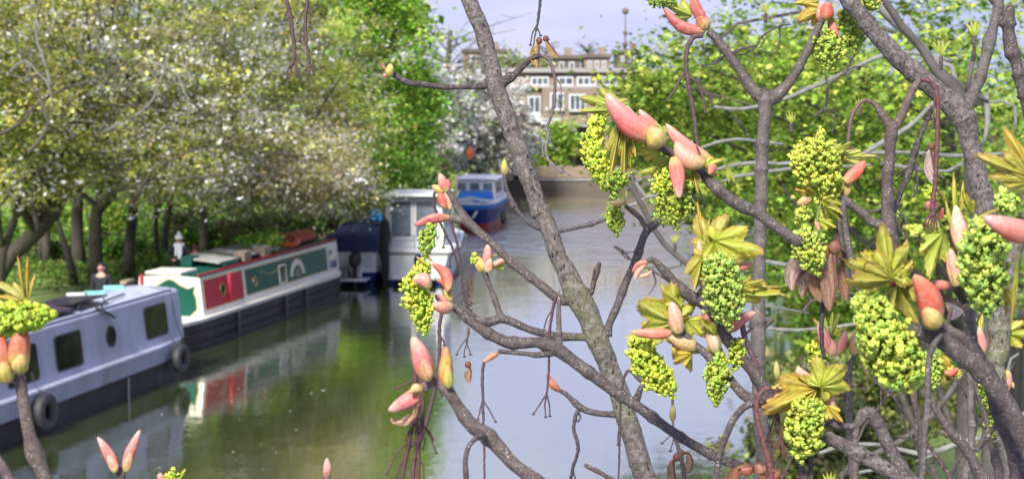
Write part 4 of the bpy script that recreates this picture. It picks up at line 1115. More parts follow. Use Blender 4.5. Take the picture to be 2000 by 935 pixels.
for x, y in ((.15, .25), (.15, 1.2), (.15, 2.0)):
    b = MB(); b.tube([(x, y, 1.18), (x, y, 1.62)], .016, 6); b.build('stanchion', M['trunk_pale'], r4)
b = MB(); b.tube(cr([(.9, .12, 1.62), (.15, .25, 1.62), (.15, 2.0, 1.62), (.9, 2.15, 1.62)], .1), .016, 6); b.build('guard_rail', M['trunk_pale'], r4)
b = MB(); b.tube(cr([(3.5, .12, 1.75), (5.2, .28, 1.85), (6.5, .75, 1.9), (7.0, W4 / 2, 1.92)], .2), .016, 6); b.build('bow_rail', M['trunk_pale'], r4)
for x, y in ((3.5, .12), (5.0, .24), (6.2, .6)):
    b = MB(); b.tube([(x, y, 1.2), (x, y, 1.82)], .014, 6); b.build('stanchion', M['trunk_pale'], r4)
outboard(r4, 0, 1.0, .55, 1.0, 'deep_blue')
b = MB(); b.box((-.45, .45, .20), (0, 1.9, .26), bev=.015); b.build('swim_platform', M['white'], r4)
# covered dinghy and blue kayak seen above boat 3
B6 = Frame(G(770, 478), math.radians(12))
r6 = empty('small_boat', B6.o, B6.rz, label='small white boat with a dark cover behind the cabin cruiser', cat='motor boat')
pl = [(0, .05), (2, 0), (3.5, .1), (4.5, .45), (5, .8)]
band('hull', pl, 1.9, -.3, .9, -.2, .03, M['white'], r6)
loft('canvas_cover', [[(x, i - .03, .9), (x, i + .2, 1.6), (x, .95, 1.75), (x, 1.7 - i, 1.6), (x, 1.93 - i, .9)] for x, i in ((.0, .05), (2.0, 0), (3.6, .12), (4.7, .5))], M['black_coat'], r6)
b = MB(); b.box((-.06, .5, 1.0), (-.01, .95, 1.5), bev=.02); b.build('blue_flap', M['bright_blue'], r6)

# boat 5: blue and white tug-like boat, bow to us
B5 = Frame(G(966, 447), math.radians(7))
r5 = empty('blue_boat', B5.o, B5.rz, label='blue and white boat with red bottom facing us in the distance', cat='boat', group=None)
W5 = 2.0
c5 = W5 / 2
st = [(-1.0, .06, 1.0), (-.8, .42, .93), (-.45, .76, .88), (.1, .92, .84), (1, .98, .8), (3, 1.0, .78), (5, 1.0, .78), (6.5, .9, .8)]
def b5band(name, za, zb, ka, kb, m_):
    return loft(name, [[(x + (.45 * (1 - za / .9) if x < .2 else 0) * 0 + max(0, .35 - za * .35) * (1 if x < 0 else 0), c5 - h_ * ka, za), (x + max(0, .35 - zb * .35) * (1 if x < 0 else 0), c5 - h_ * kb, zb + (zt - .8) * (zb / .9)), (x + max(0, .35 - zb * .35) * (1 if x < 0 else 0), c5 + h_ * kb, zb + (zt - .8) * (zb / .9)), (x + max(0, .35 - za * .35) * (1 if x < 0 else 0), c5 + h_ * ka, za)] for x, h_, zt in st], m_, r5)
b5band('hull_bottom', -.3, .26, .62, .80, M['red_hull'])
b5band('hull', .262, .95, .80, 1.0, M['deep_blue'])
b5band('bow_band', .953, 1.16, 1.03, 1.03, M['bright_blue'])
b5band('gunwale', 1.163, 1.28, 1.05, .98, M['white'])
secs = []
for x, ww, hh in ((-.25, .55, 1.34), (.25, .80, 1.62), (1.0, .86, 1.70)):
    secs.append([(x, c5 - ww, 1.27), (x, c5 - ww * .92, hh - .08), (x, c5 - ww * .7, hh), (x, c5 + ww * .7, hh), (x, c5 + ww * .92, hh - .08), (x, c5 + ww, 1.27)])
loft('fore_cabin', secs, M['bright_blue'], r5)
b = MB(); b.box((-.35, c5 - .45, 1.285), (.2, c5 + .45, 1.42), bev=.04); b.build('fore_hatch', M['white'], r5)
secs = [[(x, c5 - .93 + i, 1.25), (x + .0, c5 - .86 + i, 2.20), (x, c5 + .86 - i, 2.20), (x, c5 + .93 - i, 1.25)] for x, i in ((1.0, 0), (4.2, 0))]
loft('wheelhouse', secs, M['white'], r5)
b = MB(); b.box((.85, c5 - 1.0, 2.202), (4.4, c5 + 1.0, 2.29), bev=.03); b.build('roof', M['white'], r5)
for ya, yb in ((.18, .72), (.80, 1.35), (1.43, 1.95)):
    f_ = MB(); f_.box((.955, ya, 1.68), (1.0, yb, 2.12), bev=.02); o = f_.build('windscreen', M['white'], r5)
    b = MB(); b.box((.945, ya + .05, 1.73), (.953, yb - .05, 2.07)); b.build('pane', M['glass_pale'], o)
for xa_, xb_ in ((1.3, 2.1), (2.4, 3.2)):
    window(r5, xa_, xb_, 1.6, 2.05, lambda z: c5 - .93 + (z - 1.25) * .06, r=.05, w_=.05)
b = MB(); vv = [(-1.02, c5 - .28), (-1.0, c5)]
for s in (-1, 1):
    b.tube([(-.93, c5 + s * .30, .88), (-1.0, c5 + s * .17, .62), (-1.0, c5, .52)], .06, 6)
b.build('bow_chevron', M['white'], r5)
b = MB(); b.tube([(3.0, c5 + .75, 2.5), (3.0, c5 + .75, 3.0)], .025, 6); o = b.build('flag_pole', M['metal_black'], r5)
# furled red flag on its staff
flg = empty('furled_flag', B5.o + B5.U * 3.4 + B5.L * 1.62 + Vector((0, 0, 2.5)), 0, label='furled orange-red flag on a short staff above the blue boat', cat='flag')
b = MB(); b.tube([(0, 0, 0), (0, 0, 1.0)], .03, 6); b.build('staff', M['metal_black'], flg)
secs = [[(r_ * math.cos(a) * (1 + .15 * math.sin(2 * a + z * 9)), r_ * math.sin(a), z) for a in np.linspace(0, 2 * math.pi, 12, endpoint=False)] for z, r_ in ((.55, .05), (.65, .13), (.85, .18), (1.02, .16), (1.12, .10), (1.18, .03))]
loft('cloth', secs, M['orange'], flg, smooth=True)
tyre('tyre_fender', B5, 983, 425, .33, 'small black tyre hanging on the side of the distant blue boat', .6)

# ------------------------------------------------------------------ far bank: wall, fence, flats
def brick_mat(name, c1, c2, mortar, s=1.0):
    m = mat(name, c1, .9, noise=[(.5, .5, tuple(x * .7 for x in c1)), (6, .3, c2)])
    t = m.node_tree; b = t.nodes['Principled BSDF']
    src = b.inputs['Base Color'].links[0].from_socket
    tc = t.nodes.new('ShaderNodeTexCoord'); mp_ = t.nodes.new('ShaderNodeMapping'); mp_.inputs['Rotation'].default_value = (math.pi / 2, 0, 0)
    br = t.nodes.new('ShaderNodeTexBrick'); br.inputs['Scale'].default_value = 4.4 * s; br.inputs['Color1'].default_value = (1, 1, 1, 1); br.inputs['Color2'].default_value = (.78, .74, .72, 1)
    br.inputs['Mortar'].default_value = (*mortar, 1); br.inputs['Mortar Size'].default_value = .012
    mu = t.nodes.new('ShaderNodeMixRGB'); mu.blend_type = 'MULTIPLY'; mu.inputs[0].default_value = 1
    t.links.new(tc.outputs['Object'], mp_.inputs[0]); t.links.new(mp_.outputs[0], br.inputs['Vector'])
    t.links.new(src, mu.inputs[1]); t.links.new(br.outputs[0], mu.inputs[2]); t.links.new(mu.outputs[0], b.inputs['Base Color'])
    return m
M['brick'] = brick_mat('buff_brick', (.30, .235, .19), (.21, .16, .135), (.9, .88, .85))
M['brick_wall'] = brick_mat('wall_brick', (.15, .125, .105), (.10, .085, .07), (.9, .88, .85))
M['concrete'] = mat('pale_concrete', (.34, .32, .32), .9, noise=[(.8, .5, (.22, .20, .19)), (6, .3, (.28, .27, .25))])
M['upvc'] = mat('white_frame', (.58, .59, .62), .5)
M['roof_brown'] = mat('brown_roof', (.12, .095, .085), .9, noise=(1.5, .5, (.2, .17, .14)))
M['win'] = mat('far_window_glass', (.05, .065, .075), .1, noise=(1.1, .6, (.22, .25, .28)), spec=.8)
wy = e[-1].y + .05
x0, x1 = P(985, 370, 106).x, P(1560, 370, 106).x
cw = empty('canal_wall', (x0, wy, 0), 0, label='low brick canal wall with wooden fence panels on the far bank', cat='wall')
L_ = x1 - x0
b = MB(); b.box((0, -.35, -.5), (L_, -.08, .62)); b.build('brick_base', M['brick_wall'], cw)
b = MB(); b.box((-.02, -.42, .623), (L_, -.04, .74), bev=.02); b.build('coping', M['concrete'], cw)
k = 0.0; pan = pst = None
while k < L_ - 1:
    if pst is None:
        b = MB(); b.box((0, -.28, .742), (.14, -.14, 1.62), bev=.02); pst = b.build('post', M['tan'], cw)
        b = MB()
        b.box((.16, -.22, .78), (1.76, -.19, 1.50)); pan = b.build('fence_panel', M['tan'], cw)
        for j in range(9):
            b = MB(); b.box((.17 + j * .177, -.25, .80), (.17 + j * .177 + .16, -.222, 1.52 + .02 * (j % 3))); bo = b.build('board', M['tan'], pan)
    else:
        c = pst.copy(); c.location.x = k; COL.objects.link(c)
        c = pan.copy(); c.location.x = k; COL.objects.link(c)
        if k < 12:
            for ch in list(pan.children):
                d_ = ch.copy(); COL.objects.link(d_); d_.parent = c
    k += 1.8
# flats
FY = 112.0
def fx(px): return (px - 1000) / F * FY * 1.0
def fz(py):
    r = FW + UP * ((467.5 - py) / F); return CAM.z + r.z * FY / r.y
flats = empty('brick_flats', (fx(1000), FY, GZ), 0, label='buff brick flats with white windows on the far bank', cat='flats')
ox, oz = fx(1000), GZ
def fb(name, px0, px1, py0, py1, y0_, y1_, m_, parent=None, bev=0):
    b = MB(); b.box((fx(px0) - ox, y0_, fz(py1) - oz), (fx(px1) - ox, y1_, fz(py0) - oz), bev=bev); return b.build(name, M[m_], parent or flats)
fb('wall', 985, 1420, 142, 172, .9, 9, 'brick'); fb('roof', 980, 1425, 133, 141.5, .5, 9.4, 'concrete')
fb('wall', 985, 1058, 172.5, 345, .35, 9, 'brick'); fb('wall', 1058.5, 1420, 172.5, 243, .0, 9, 'brick')
fb('wall', 1058.5, 1420, 244, 345, 2.2, 9, 'brick')
fb('coping', 983, 1422, 168, 172.2, .0, .88, 'concrete')
for px in (1062, 1118, 1180, 1245, 1310):
    fb('pillar', px, px + 8, 243.5, 345, .1, .55, 'brick')
fb('slab', 1060, 1420, 243.3, 248, .0, 2.1, 'concrete')
fb('lower_slab', 1060, 1420, 286, 291, .15, 2.15, 'metal_black')
def fwin(px0, px1, py0, py1, y, nv=2, door=False, parent=None):
    o = fb('window', px0, px1, py0, py1, y - .12, y - .02, 'upvc')
    w_ = (px1 - px0 - 3) / nv
    for i in range(nv):
        a_ = px0 + 2 + i * (w_)
        fb('pane', a_ + 1, a_ + w_ - 1.5, py0 + 3, (py1 - 3) if not door else (py0 + (py1 - py0) * .62), y - .135, y - .121, 'win', o)
    fb('sill', px0 - 1, px1 + 1, py1, py1 + 1.6, y - .25, y - .0, 'concrete')
for a_, c_, nv in ((1037, 1072, 3), (1089, 1120, 2), (1127, 1165, 3), (1176, 1206, 2), (1222, 1258, 3), (1275, 1312, 3)):
    fwin(a_, c_, 150, 167.5, .9, nv)
fwin(1031, 1056, 188, 238, .35, 2, True)
fwin(1111, 1144, 184, 217, 0, 3); fwin(1168, 1200, 184, 217, 0, 3); fwin(1230, 1262, 184, 217, 0, 3)
fwin(1074, 1101, 181, 215, 0, 2)
fb('balcony', 1056, 1094, 231, 243, -1.1, -.02, 'upvc')
for i in range(9): fb('baluster', 1057 + i * 4.4, 1058 + i * 4.4, 219, 231, -1.08, -1.03, 'metal_black')
fb('handrail', 1056, 1094, 217.5, 219, -1.12, -1.0, 'metal_black')
fwin(1130, 1152, 255, 285, 2.2, 2); fwin(1186, 1210, 255, 285, 2.2, 2); fwin(1010, 1040, 262, 300, .35, 2)
fwin(1140, 1165, 296, 335, 2.2, 2)
for px0, px1, py0, m_, lb, y in ((1060, 1132, 108, 'roof_brown', 'brown flat-roofed block just above the roof of the brick flats, nearer the middle', 22), (1140, 1190, 106, 'brick', 'brown brick block rising above the right of the flats roof', 25),
                              (905, 996, 96, 'brick', 'brown block seen left of the grey branch against the sky', 30), (1205, 1250, 98, 'roof_brown', 'distant dark-roofed house below the weather vane mast', 40)):
    t = empty('distant_block', (fx(px0), FY + y, GZ), 0, label=lb, cat='building', group='distant buildings on the skyline')
    q_ = (FY + y) / FY
    zt = CAM.z + (159 - py0) / F * (FY + y)
    ww = (px1 - px0) / F * (FY + y)
    X0 = (px0 - 1000) / F * (FY + y) - fx(px0)
    b = MB(); b.box((X0, 0, 0), (X0 + ww, 6, zt - GZ - .35)); b.build('wall', M[m_], t)
    b = MB(); b.box((X0 - .15, -.2, zt - GZ - .348), (X0 + ww + .15, 6.2, zt - GZ), bev=.05); b.build('roof', M['roof_brown'], t)
    for i in range(3):
        wx = X0 + ww * (.15 + .28 * i); b = MB(); b.box((wx, -.06, zt - GZ - 1.1), (wx + ww * .14, -.01, zt - GZ - .55)); o = b.build('window', M['upvc'], t)
        b = MB(); b.box((wx + .08, -.08, zt - GZ - 1.02), (wx + ww * .14 - .08, -.062, zt - GZ - .63)); b.build('pane', M['win'], o)
    b = MB(); b.box((X0 + ww * .6, 2, zt - GZ), (X0 + ww * .6 + .6, 2.6, zt - GZ + .6)); b.build('chimney', M['brick'], t)
t = empty('mast', P(1221, 100, 150), 0, label='thin mast with small globes against the sky', cat='mast')
b = MB(); b.tube([(0, 0, -6), (0, 0, 1.2), (0, 0, 3.6)], [.10, .07, .04], 8); b.build('pole', M['roof_brown'], t)
for z_, r_ in ((3.5, .30), (1.6, .22), (.6, .26)):
    b = MB(); ellipsoid(b, (0, 0, z_), (r_, r_, r_), 12, 8); b.build('globe', M['roof_brown'], t)
shrub('ivy_bush', Vector((fx(1095), FY - 2, GZ)), 1.2, .8, 1.9, 3200, BRSH, .12, 'tall green ivy bush growing up the front of the brick flats', 'bush', clump=.4)
shrub('bush', Vector((fx(1045), FY - 2.5, GZ)), 1.4, .8, 1.2, 2200, MAPLE, .12, 'yellow-green bush at the foot of the brick flats', 'bush', clump=.4)
for px, lb in ((1068, 'bare little tree on the skyline over the flats, left one'), (1150, 'bare little tree on the skyline over the flats, right one')):
    b_ = P(px, 120, 160); base = Vector((b_.x, b_.y, GZ))
    t = empty('bare_tree', base, 0, label=lb, cat='tree')
    bb = MB(); bb.tube([base, b_, P(px, 85, 160)], [.3, .15, .05], 6); bb.build('trunk', M['trunk'], t, base)
    for k in range(26):
        a_ = P(px, rnd.uniform(95, 125), 160); c_ = a_ + Vector((rnd.uniform(-1.6, 1.6), rnd.uniform(-1, 1), rnd.uniform(.1, 1.2)))
        bb = MB(); bb.tube([a_, (a_ + c_) / 2 + Vector((0, 0, .1)), c_], [.05, .035, .015], 4); bb.build('branch', M['trunk'], t, base)

# ------------------------------------------------------------------ right bank
UG = ([(.16, .20, .06), (.26, .22, .11), (.34, .40, .10), (.11, .08, .05), (.42, .50, .10)], [.3, .25, .2, .15, .1])
k = 0
for px, d, rx, rz, pl_, lb in ((1640, 24, 1.5, .7, UG, 'low brown-green bramble by the right water edge, nearest'), (1720, 29, 1.8, .8, UG, 'tangled brown-green bramble on the right bank in the middle'), (1850, 30, 1.9, .8, DARKG, 'dark green bramble at the right of the bank'),
                        (1980, 31, 1.9, 1.0, UG, 'brown bramble at the far right edge of the bank'), (1690, 38, 2.0, 1.0, DARKG, 'dark bush further along the right bank'), (1800, 42, 2.4, 1.3, UG, 'brown-green bush in the distance of the right bank'), (1950, 44, 2.6, 1.6, DARKG, 'dark bush in the distance at the right edge'),
                        (1620, 55, 2.0, 1.6, MAPLE, 'green bush overhanging the right water edge far off'), (1700, 70, 3.4, 3.0, MAPLE, 'big green bush on the distant right bank'), (1560, 85, 3.0, 2.6, MAPLE, 'green bush near the far wall on the right'),
                        (1900, 60, 4, 3, MAPLE, 'wide green bush at the right in the distance'), (1440, 104, 4.5, 2.6, MAPLE, 'green bush in front of the far wall at the right')):
    shrub('bush', gp(px, d), rx, rx * .8, rz, int(2200 + rx * 900), pl_, .06 if d < 50 else .12, lb, 'bush', 'bushes on the right bank', clump=.28 if d < 50 else .6)
# bank posts and a lamp box at the right edge
t = empty('metal_cabinet', gp(1992, 27), .1, label='black metal cabinet with ribs at the right edge, behind the twigs', cat='cabinet')
b = MB(); b.box((-.25, -.2, 0), (.35, .2, 2.2), bev=.03); b.build('body', M['metal_black'], t)
for i in range(5):
    b = MB(); b.box((-.22 + i * .12, -.225, .1), (-.18 + i * .12, -.2, 2.1)); b.build('rib', M['rubber'], t)

def mtree(name, base, trunk_pts, r0, ells, n, size, label, palette=MAPLE, clump=.28, per=26, nl=14, m='trunk_dark', shape='maple', flat=.25, group='maple trees overhanging the right bank'):
    return tree(name, base, trunk_pts, r0, ells, n, palette, size, label, 'tree', group, nl=nl, clump=clump, flat=flat, shape=shape, per=per, m=m, lflat=.55)
b = gp(1900, 13.5, GZ)
mtree('maple_tree', b, up_pts(b, [(1890, 600, 0), (1870, 420, 0), (1850, 250, 0), (1800, 80, 0)], 13.5), .11,
      [E(1500, 110, 13.5, 1.05, 1.0, .40, 1.5), E(1400, 200, 14, .75, .8, .35, 1.1), E(1330, 110, 13.5, .35, .5, .2, .3), E(1700, 200, 13, 1.0, 1.0, .5, 1.3), E(1900, 120, 12.5, .9, 1, .6, 1.3), E(1600, 330, 13.5, 1.1, 1, .35, 1.0),
       E(1480, 400, 14, .8, .8, .30, .7), E(1850, 380, 12.5, .8, .8, .4, .7), E(1270, 190, 14, .3, .5, .28, .6), E(1300, 270, 14, .3, .5, .25, .4), E(1550, 250, 14.5, 1.2, 1, .8, 1.5), E(1800, 300, 14.5, 1.2, 1, .9, 1.2), E(1500, -300, 14, 1.3, 1.3, 1.0, .5)], 24000, .033,
      'pale green maple in young leaf behind the twigs at the right')
b = gp(2060, 20, GZ)
mtree('maple_tree', b, up_pts(b, [(2050, 600, 0), (2000, 400, 0), (1930, 250, 0), (1850, 100, 0)], 20), .16,
      [E(1560, 250, 19, 1.5, 1.4, .8, 1.3), E(1420, 300, 20, 1.0, 1, .6, 1.0), E(1800, 330, 18, 1.6, 1.5, .9, 1.2), E(1650, 480, 19, 1.5, 1.2, .7, 1.0), E(1850, 540, 18, 1.2, 1.2, .5, .7), E(1500, 520, 20, .8, .8, .4, .5), E(1600, 610, 20, .6, .6, .3, .25), E(1340, 210, 20, .6, .8, .4, .6), E(1750, 60, 19, 1.8, 1.5, .8, .9), E(1430, 60, 20, 1.1, 1, .5, .35), E(1290, 250, 20, .5, .8, .6, .6), E(1700, 420, 21, 2, 1.5, 1.2, 2), E(1600, 130, 21, 1.8, 1.5, .7, 1.0)], 36000, .042,
      'darker green maple behind the pale one at the right', palette=([(.19, .32, .05), (.28, .42, .07), (.11, .20, .03), (.38, .40, .08), (.05, .11, .03)], [.34, .28, .2, .10, .08]), per=34, clump=.36)
b = gp(1330, 46, GZ)
b = gp(1620, 46, GZ)
mtree('maple_tree', b, up_pts(b, [(1610, 400, 0), (1560, 300, 0), (1480, 200, 0)], 46), .2,
      [E(1420, 250, 44, 2.8, 2, 1.6, 1.2), E(1600, 330, 44, 3.2, 2, 2.0, 1.2), E(1800, 300, 44, 3, 2, 2.5, 1), E(1370, 380, 44, .9, .8, .9, .3), E(1600, 520, 44, 1.8, 1.5, 1.2, .6), E(1500, 120, 44, 2.6, 2, 1.2, .6), E(1290, 260, 46, 1.1, 1, 1.5, .8), E(1650, 600, 40, 1.6, 1.4, 1.2, .6)], 22000, .10,
      'mid-green tree leaning over the water further along the right bank', clump=.7, per=50, shape='quad')
# ------------------------------------------------------------------ foreground sycamore: builders
ROOTS = {}
def thing_at(name, x, y, d, label, cat='branch', group=None):
    r = empty(name, P(x, y, d), 0, label=label, cat=cat, group=group)
    r['_d'] = d
    return r
def rows(pts, d):
    o = []
    for p in pts:
        dd = d + (p[3] if len(p) > 3 else 0)
        q_ = P(p[0], p[1], dd); o.append((q_.x, q_.y, q_.z, p[2] / 2 * dd / F))
    return o
C_GREY = (.27, .222, .185); C_TWIG = (.155, .115, .092); C_DARK = (.085, .054, .046); C_RED = (.13, .045, .04); C_BROWN = (.22, .12, .085)
MOSS = []
def twig(root, pts, d=None, m='bark_twig', col=C_TWIG, name='twig', step=.0028, rings=1.0, sides=14, bump=.028, blunt=True):
    d = d or root['_d']
    c = cr(rows(pts, d), step)
    pos, rad = c[:, :3].copy(), np.maximum(c[:, 3], .0004)
    L_ = np.concatenate([[0], np.cumsum(np.linalg.norm(np.diff(pos, axis=0), axis=1))])
    n = len(pos)
    r_ = random.Random(int(pts[0][0] * 7 + pts[0][1]))
    ph = [r_.uniform(0, 6.28) for _ in range(4)]
    rad = rad * (1 + bump * (.5 * np.sin(L_ * 190 + ph[0]) + .4 * np.sin(L_ * 420 + ph[1]) + .4 * np.sin(L_ * 75 + ph[2])))
    # bud scars: a ring of two close ridges every few centimetres
    s = r_.uniform(.01, .03); mr = rad.mean(); ringd = np.zeros(n)
    while s < L_[-1] and rings > 0:
        for o_ in (0, .0035):
            rad = rad * (1 + .13 * rings * np.exp(-((L_ - s - o_) / .0011) ** 2))
        rad = rad * (1 + .10 * rings * np.exp(-((L_ - s) / .006) ** 2))
        ringd += np.exp(-((L_ - s - .0018) / .0016) ** 2)
        s += r_.uniform(.025, .06)
    pos = pos + np.stack([np.sin(L_ * 120 + ph[3]), np.cos(L_ * 90), np.sin(L_ * 105 + 1)], 1) * (mr * .05)
    cc = np.tile(np.array(col), (n, 1)) * (1 + .12 * np.sin(L_ * 60 + ph[1]))[:, None]
    cc = cc * (1 - .45 * np.clip(ringd, 0, 1))[:, None]
    cc = cc * np.array((.45, .45, .42))
    rad = rad * .93
    if MOSS:
        for (mx_, my_, rr_) in MOSS:
            q_ = np.array(tuple(P(mx_, my_, d))); w_ = np.exp(-(np.linalg.norm(pos - q_, axis=1) / (rr_ * d / F)) ** 2)[:, None]
            cc = cc * (1 - w_ * .7) + np.array((.16, .19, .05)) * w_ * .7
    b = MB()
    if blunt:
        pos = np.vstack([pos[0] - (pos[1] - pos[0]) * .3, pos, pos[-1] + (pos[-1] - pos[-2]) * .5]); rad = np.concatenate([[rad[0] * .6], rad, [rad[-1] * .45]]); cc = np.vstack([cc[:1], cc, cc[-1:]])
    b.tube(pos, rad, sides, cc)
    if MOSS:   # uneven skin with tiny warts
        v = b.v[0]; v += nr.normal(0, 1, v.shape) * (mr * .018)
    return b.build(name, M[m], root, root.location)

def frame3(a, t_dir, roll=0.0, face=None):
    """axes (across, along, normal); the normal leans to the camera, rolled about the length"""
    y = unit(np.array(tuple(t_dir)))
    f = unit(np.array(tuple(CAM)) - np.array(tuple(a))) if face is None else face
    n = f - y * np.dot(f, y); n = unit(n); x = np.cross(y, n)
    c, s = math.cos(math.radians(roll)), math.sin(math.radians(roll))
    return x * c + n * s, y, n * c - x * s

PINK = [(0, (.42, .45, .08)), (.14, (.60, .42, .18)), (.3, (.72, .19, .16)), (.65, (.78, .24, .23)), (.92, (.85, .50, .40)), (1, (.72, .52, .34))]
RED = [(0, (.45, .42, .07)), (.15, (.58, .22, .08)), (.35, (.62, .07, .04)), (.8, (.66, .10, .065)), (1, (.72, .30, .15))]
PEACH = [(0, (.46, .48, .10)), (.2, (.70, .50, .24)), (.5, (.80, .36, .26)), (.85, (.84, .50, .36)), (1, (.80, .66, .45))]
GREENB = [(0, (.30, .32, .06)), (.3, (.52, .52, .08)), (.7, (.58, .54, .12)), (1, (.62, .42, .16))]
ORANGE = [(0, (.30, .25, .06)), (.2, (.60, .20, .04)), (.5, (.58, .42, .06)), (.8, (.62, .28, .07)), (1, (.5, .2, .07))]
BROWNB = [(0, (.16, .06, .04)), (.4, (.40, .16, .07)), (.8, (.46, .27, .10)), (1, (.3, .15, .07))]
MAGENTA = [(0, (.40, .36, .08)), (.2, (.45, .10, .08)), (.5, (.42, .05, .07)), (.85, (.60, .15, .14)), (1, (.45, .2, .12))]
def bud(root, x0, y0, x1, y1, w_, cols=PINK, bend=0.0, flat=.8, name='bud_scale', dd0=0.0, dd1=0.0, d=None, point=.5, under=.45, base=.55, hue=.78):
    """fleshy closed scale: from base pixel to tip pixel, w_ px wide, bend px sideways at the middle"""
    d = d or root['_d']
    A, B_ = np.array(tuple(P(x0, y0, d + dd0))), np.array(tuple(P(x1, y1, d + dd1)))
    X, Y, Z = frame3(A, B_ - A)
    L_ = np.linalg.norm(B_ - A); W = w_ * .94 / 2 * d / F; k = 26; n = 24
    t = np.linspace(0, 1, k)
    prof = np.sin(math.pi * np.clip(t, 0, 1) ** (.80)) ** .50
    prof = np.where(t < .35, np.maximum(prof, base * (1 - (t / .9) ** 2) * np.clip(t * 14 + .5, 0, 1)), prof) 
    prof = prof * (1 - point * .35 * t ** 3); prof[-1] = .03; prof[0] = base * .6
    ax = A + np.outer(t * L_, Y) + np.outer(np.sin(math.pi * t) * bend * d / F, X)
    seed = rnd.random() * 9
    v = []; c = []
    tt = [q_[0] for q_ in cols]; cv = np.array([q_[1] for q_ in cols])
    for i in range(k):
        base_c = np.array([np.interp(t[i], tt, cv[:, j]) for j in range(3)])
        for j in range(n):
            a = 2 * math.pi * j / n
            ridge = 1 + .022 * math.sin(a * 8 + seed) + .05 * math.sin(a * 2 + t[i] * 5 + seed) + .03 * math.sin(t[i] * 9 + a + seed) - .10 * math.exp(-((((a - seed) % 6.283) - 3.1 - .5 * t[i]) / .16) ** 2)
            off = X * math.cos(a) * W * prof[i] * ridge + Z * math.sin(a) * W * flat * prof[i] * ridge
            v.append(ax[i] + off)
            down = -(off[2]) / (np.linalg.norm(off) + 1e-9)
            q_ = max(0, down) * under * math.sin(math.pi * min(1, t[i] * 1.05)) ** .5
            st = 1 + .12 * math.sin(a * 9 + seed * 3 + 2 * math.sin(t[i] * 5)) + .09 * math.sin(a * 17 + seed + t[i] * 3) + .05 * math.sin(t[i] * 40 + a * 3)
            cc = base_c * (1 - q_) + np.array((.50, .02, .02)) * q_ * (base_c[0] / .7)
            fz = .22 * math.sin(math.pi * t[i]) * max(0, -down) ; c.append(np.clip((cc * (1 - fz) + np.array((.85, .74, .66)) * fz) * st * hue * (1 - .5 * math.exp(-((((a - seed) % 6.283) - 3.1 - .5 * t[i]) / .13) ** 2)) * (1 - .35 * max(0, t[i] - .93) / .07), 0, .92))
    b = MB()
    f = [(i * n + j, i * n + (j + 1) % n, (i + 1) * n + (j + 1) % n, (i + 1) * n + j) for i in range(k - 1) for j in range(n)]
    f += [tuple(range(n))[::-1], tuple((k - 1) * n + j for j in range(n))]
    b.add(np.array(v), f, np.array(c), True)
    return b.build(name, M['bud'], root, root.location)

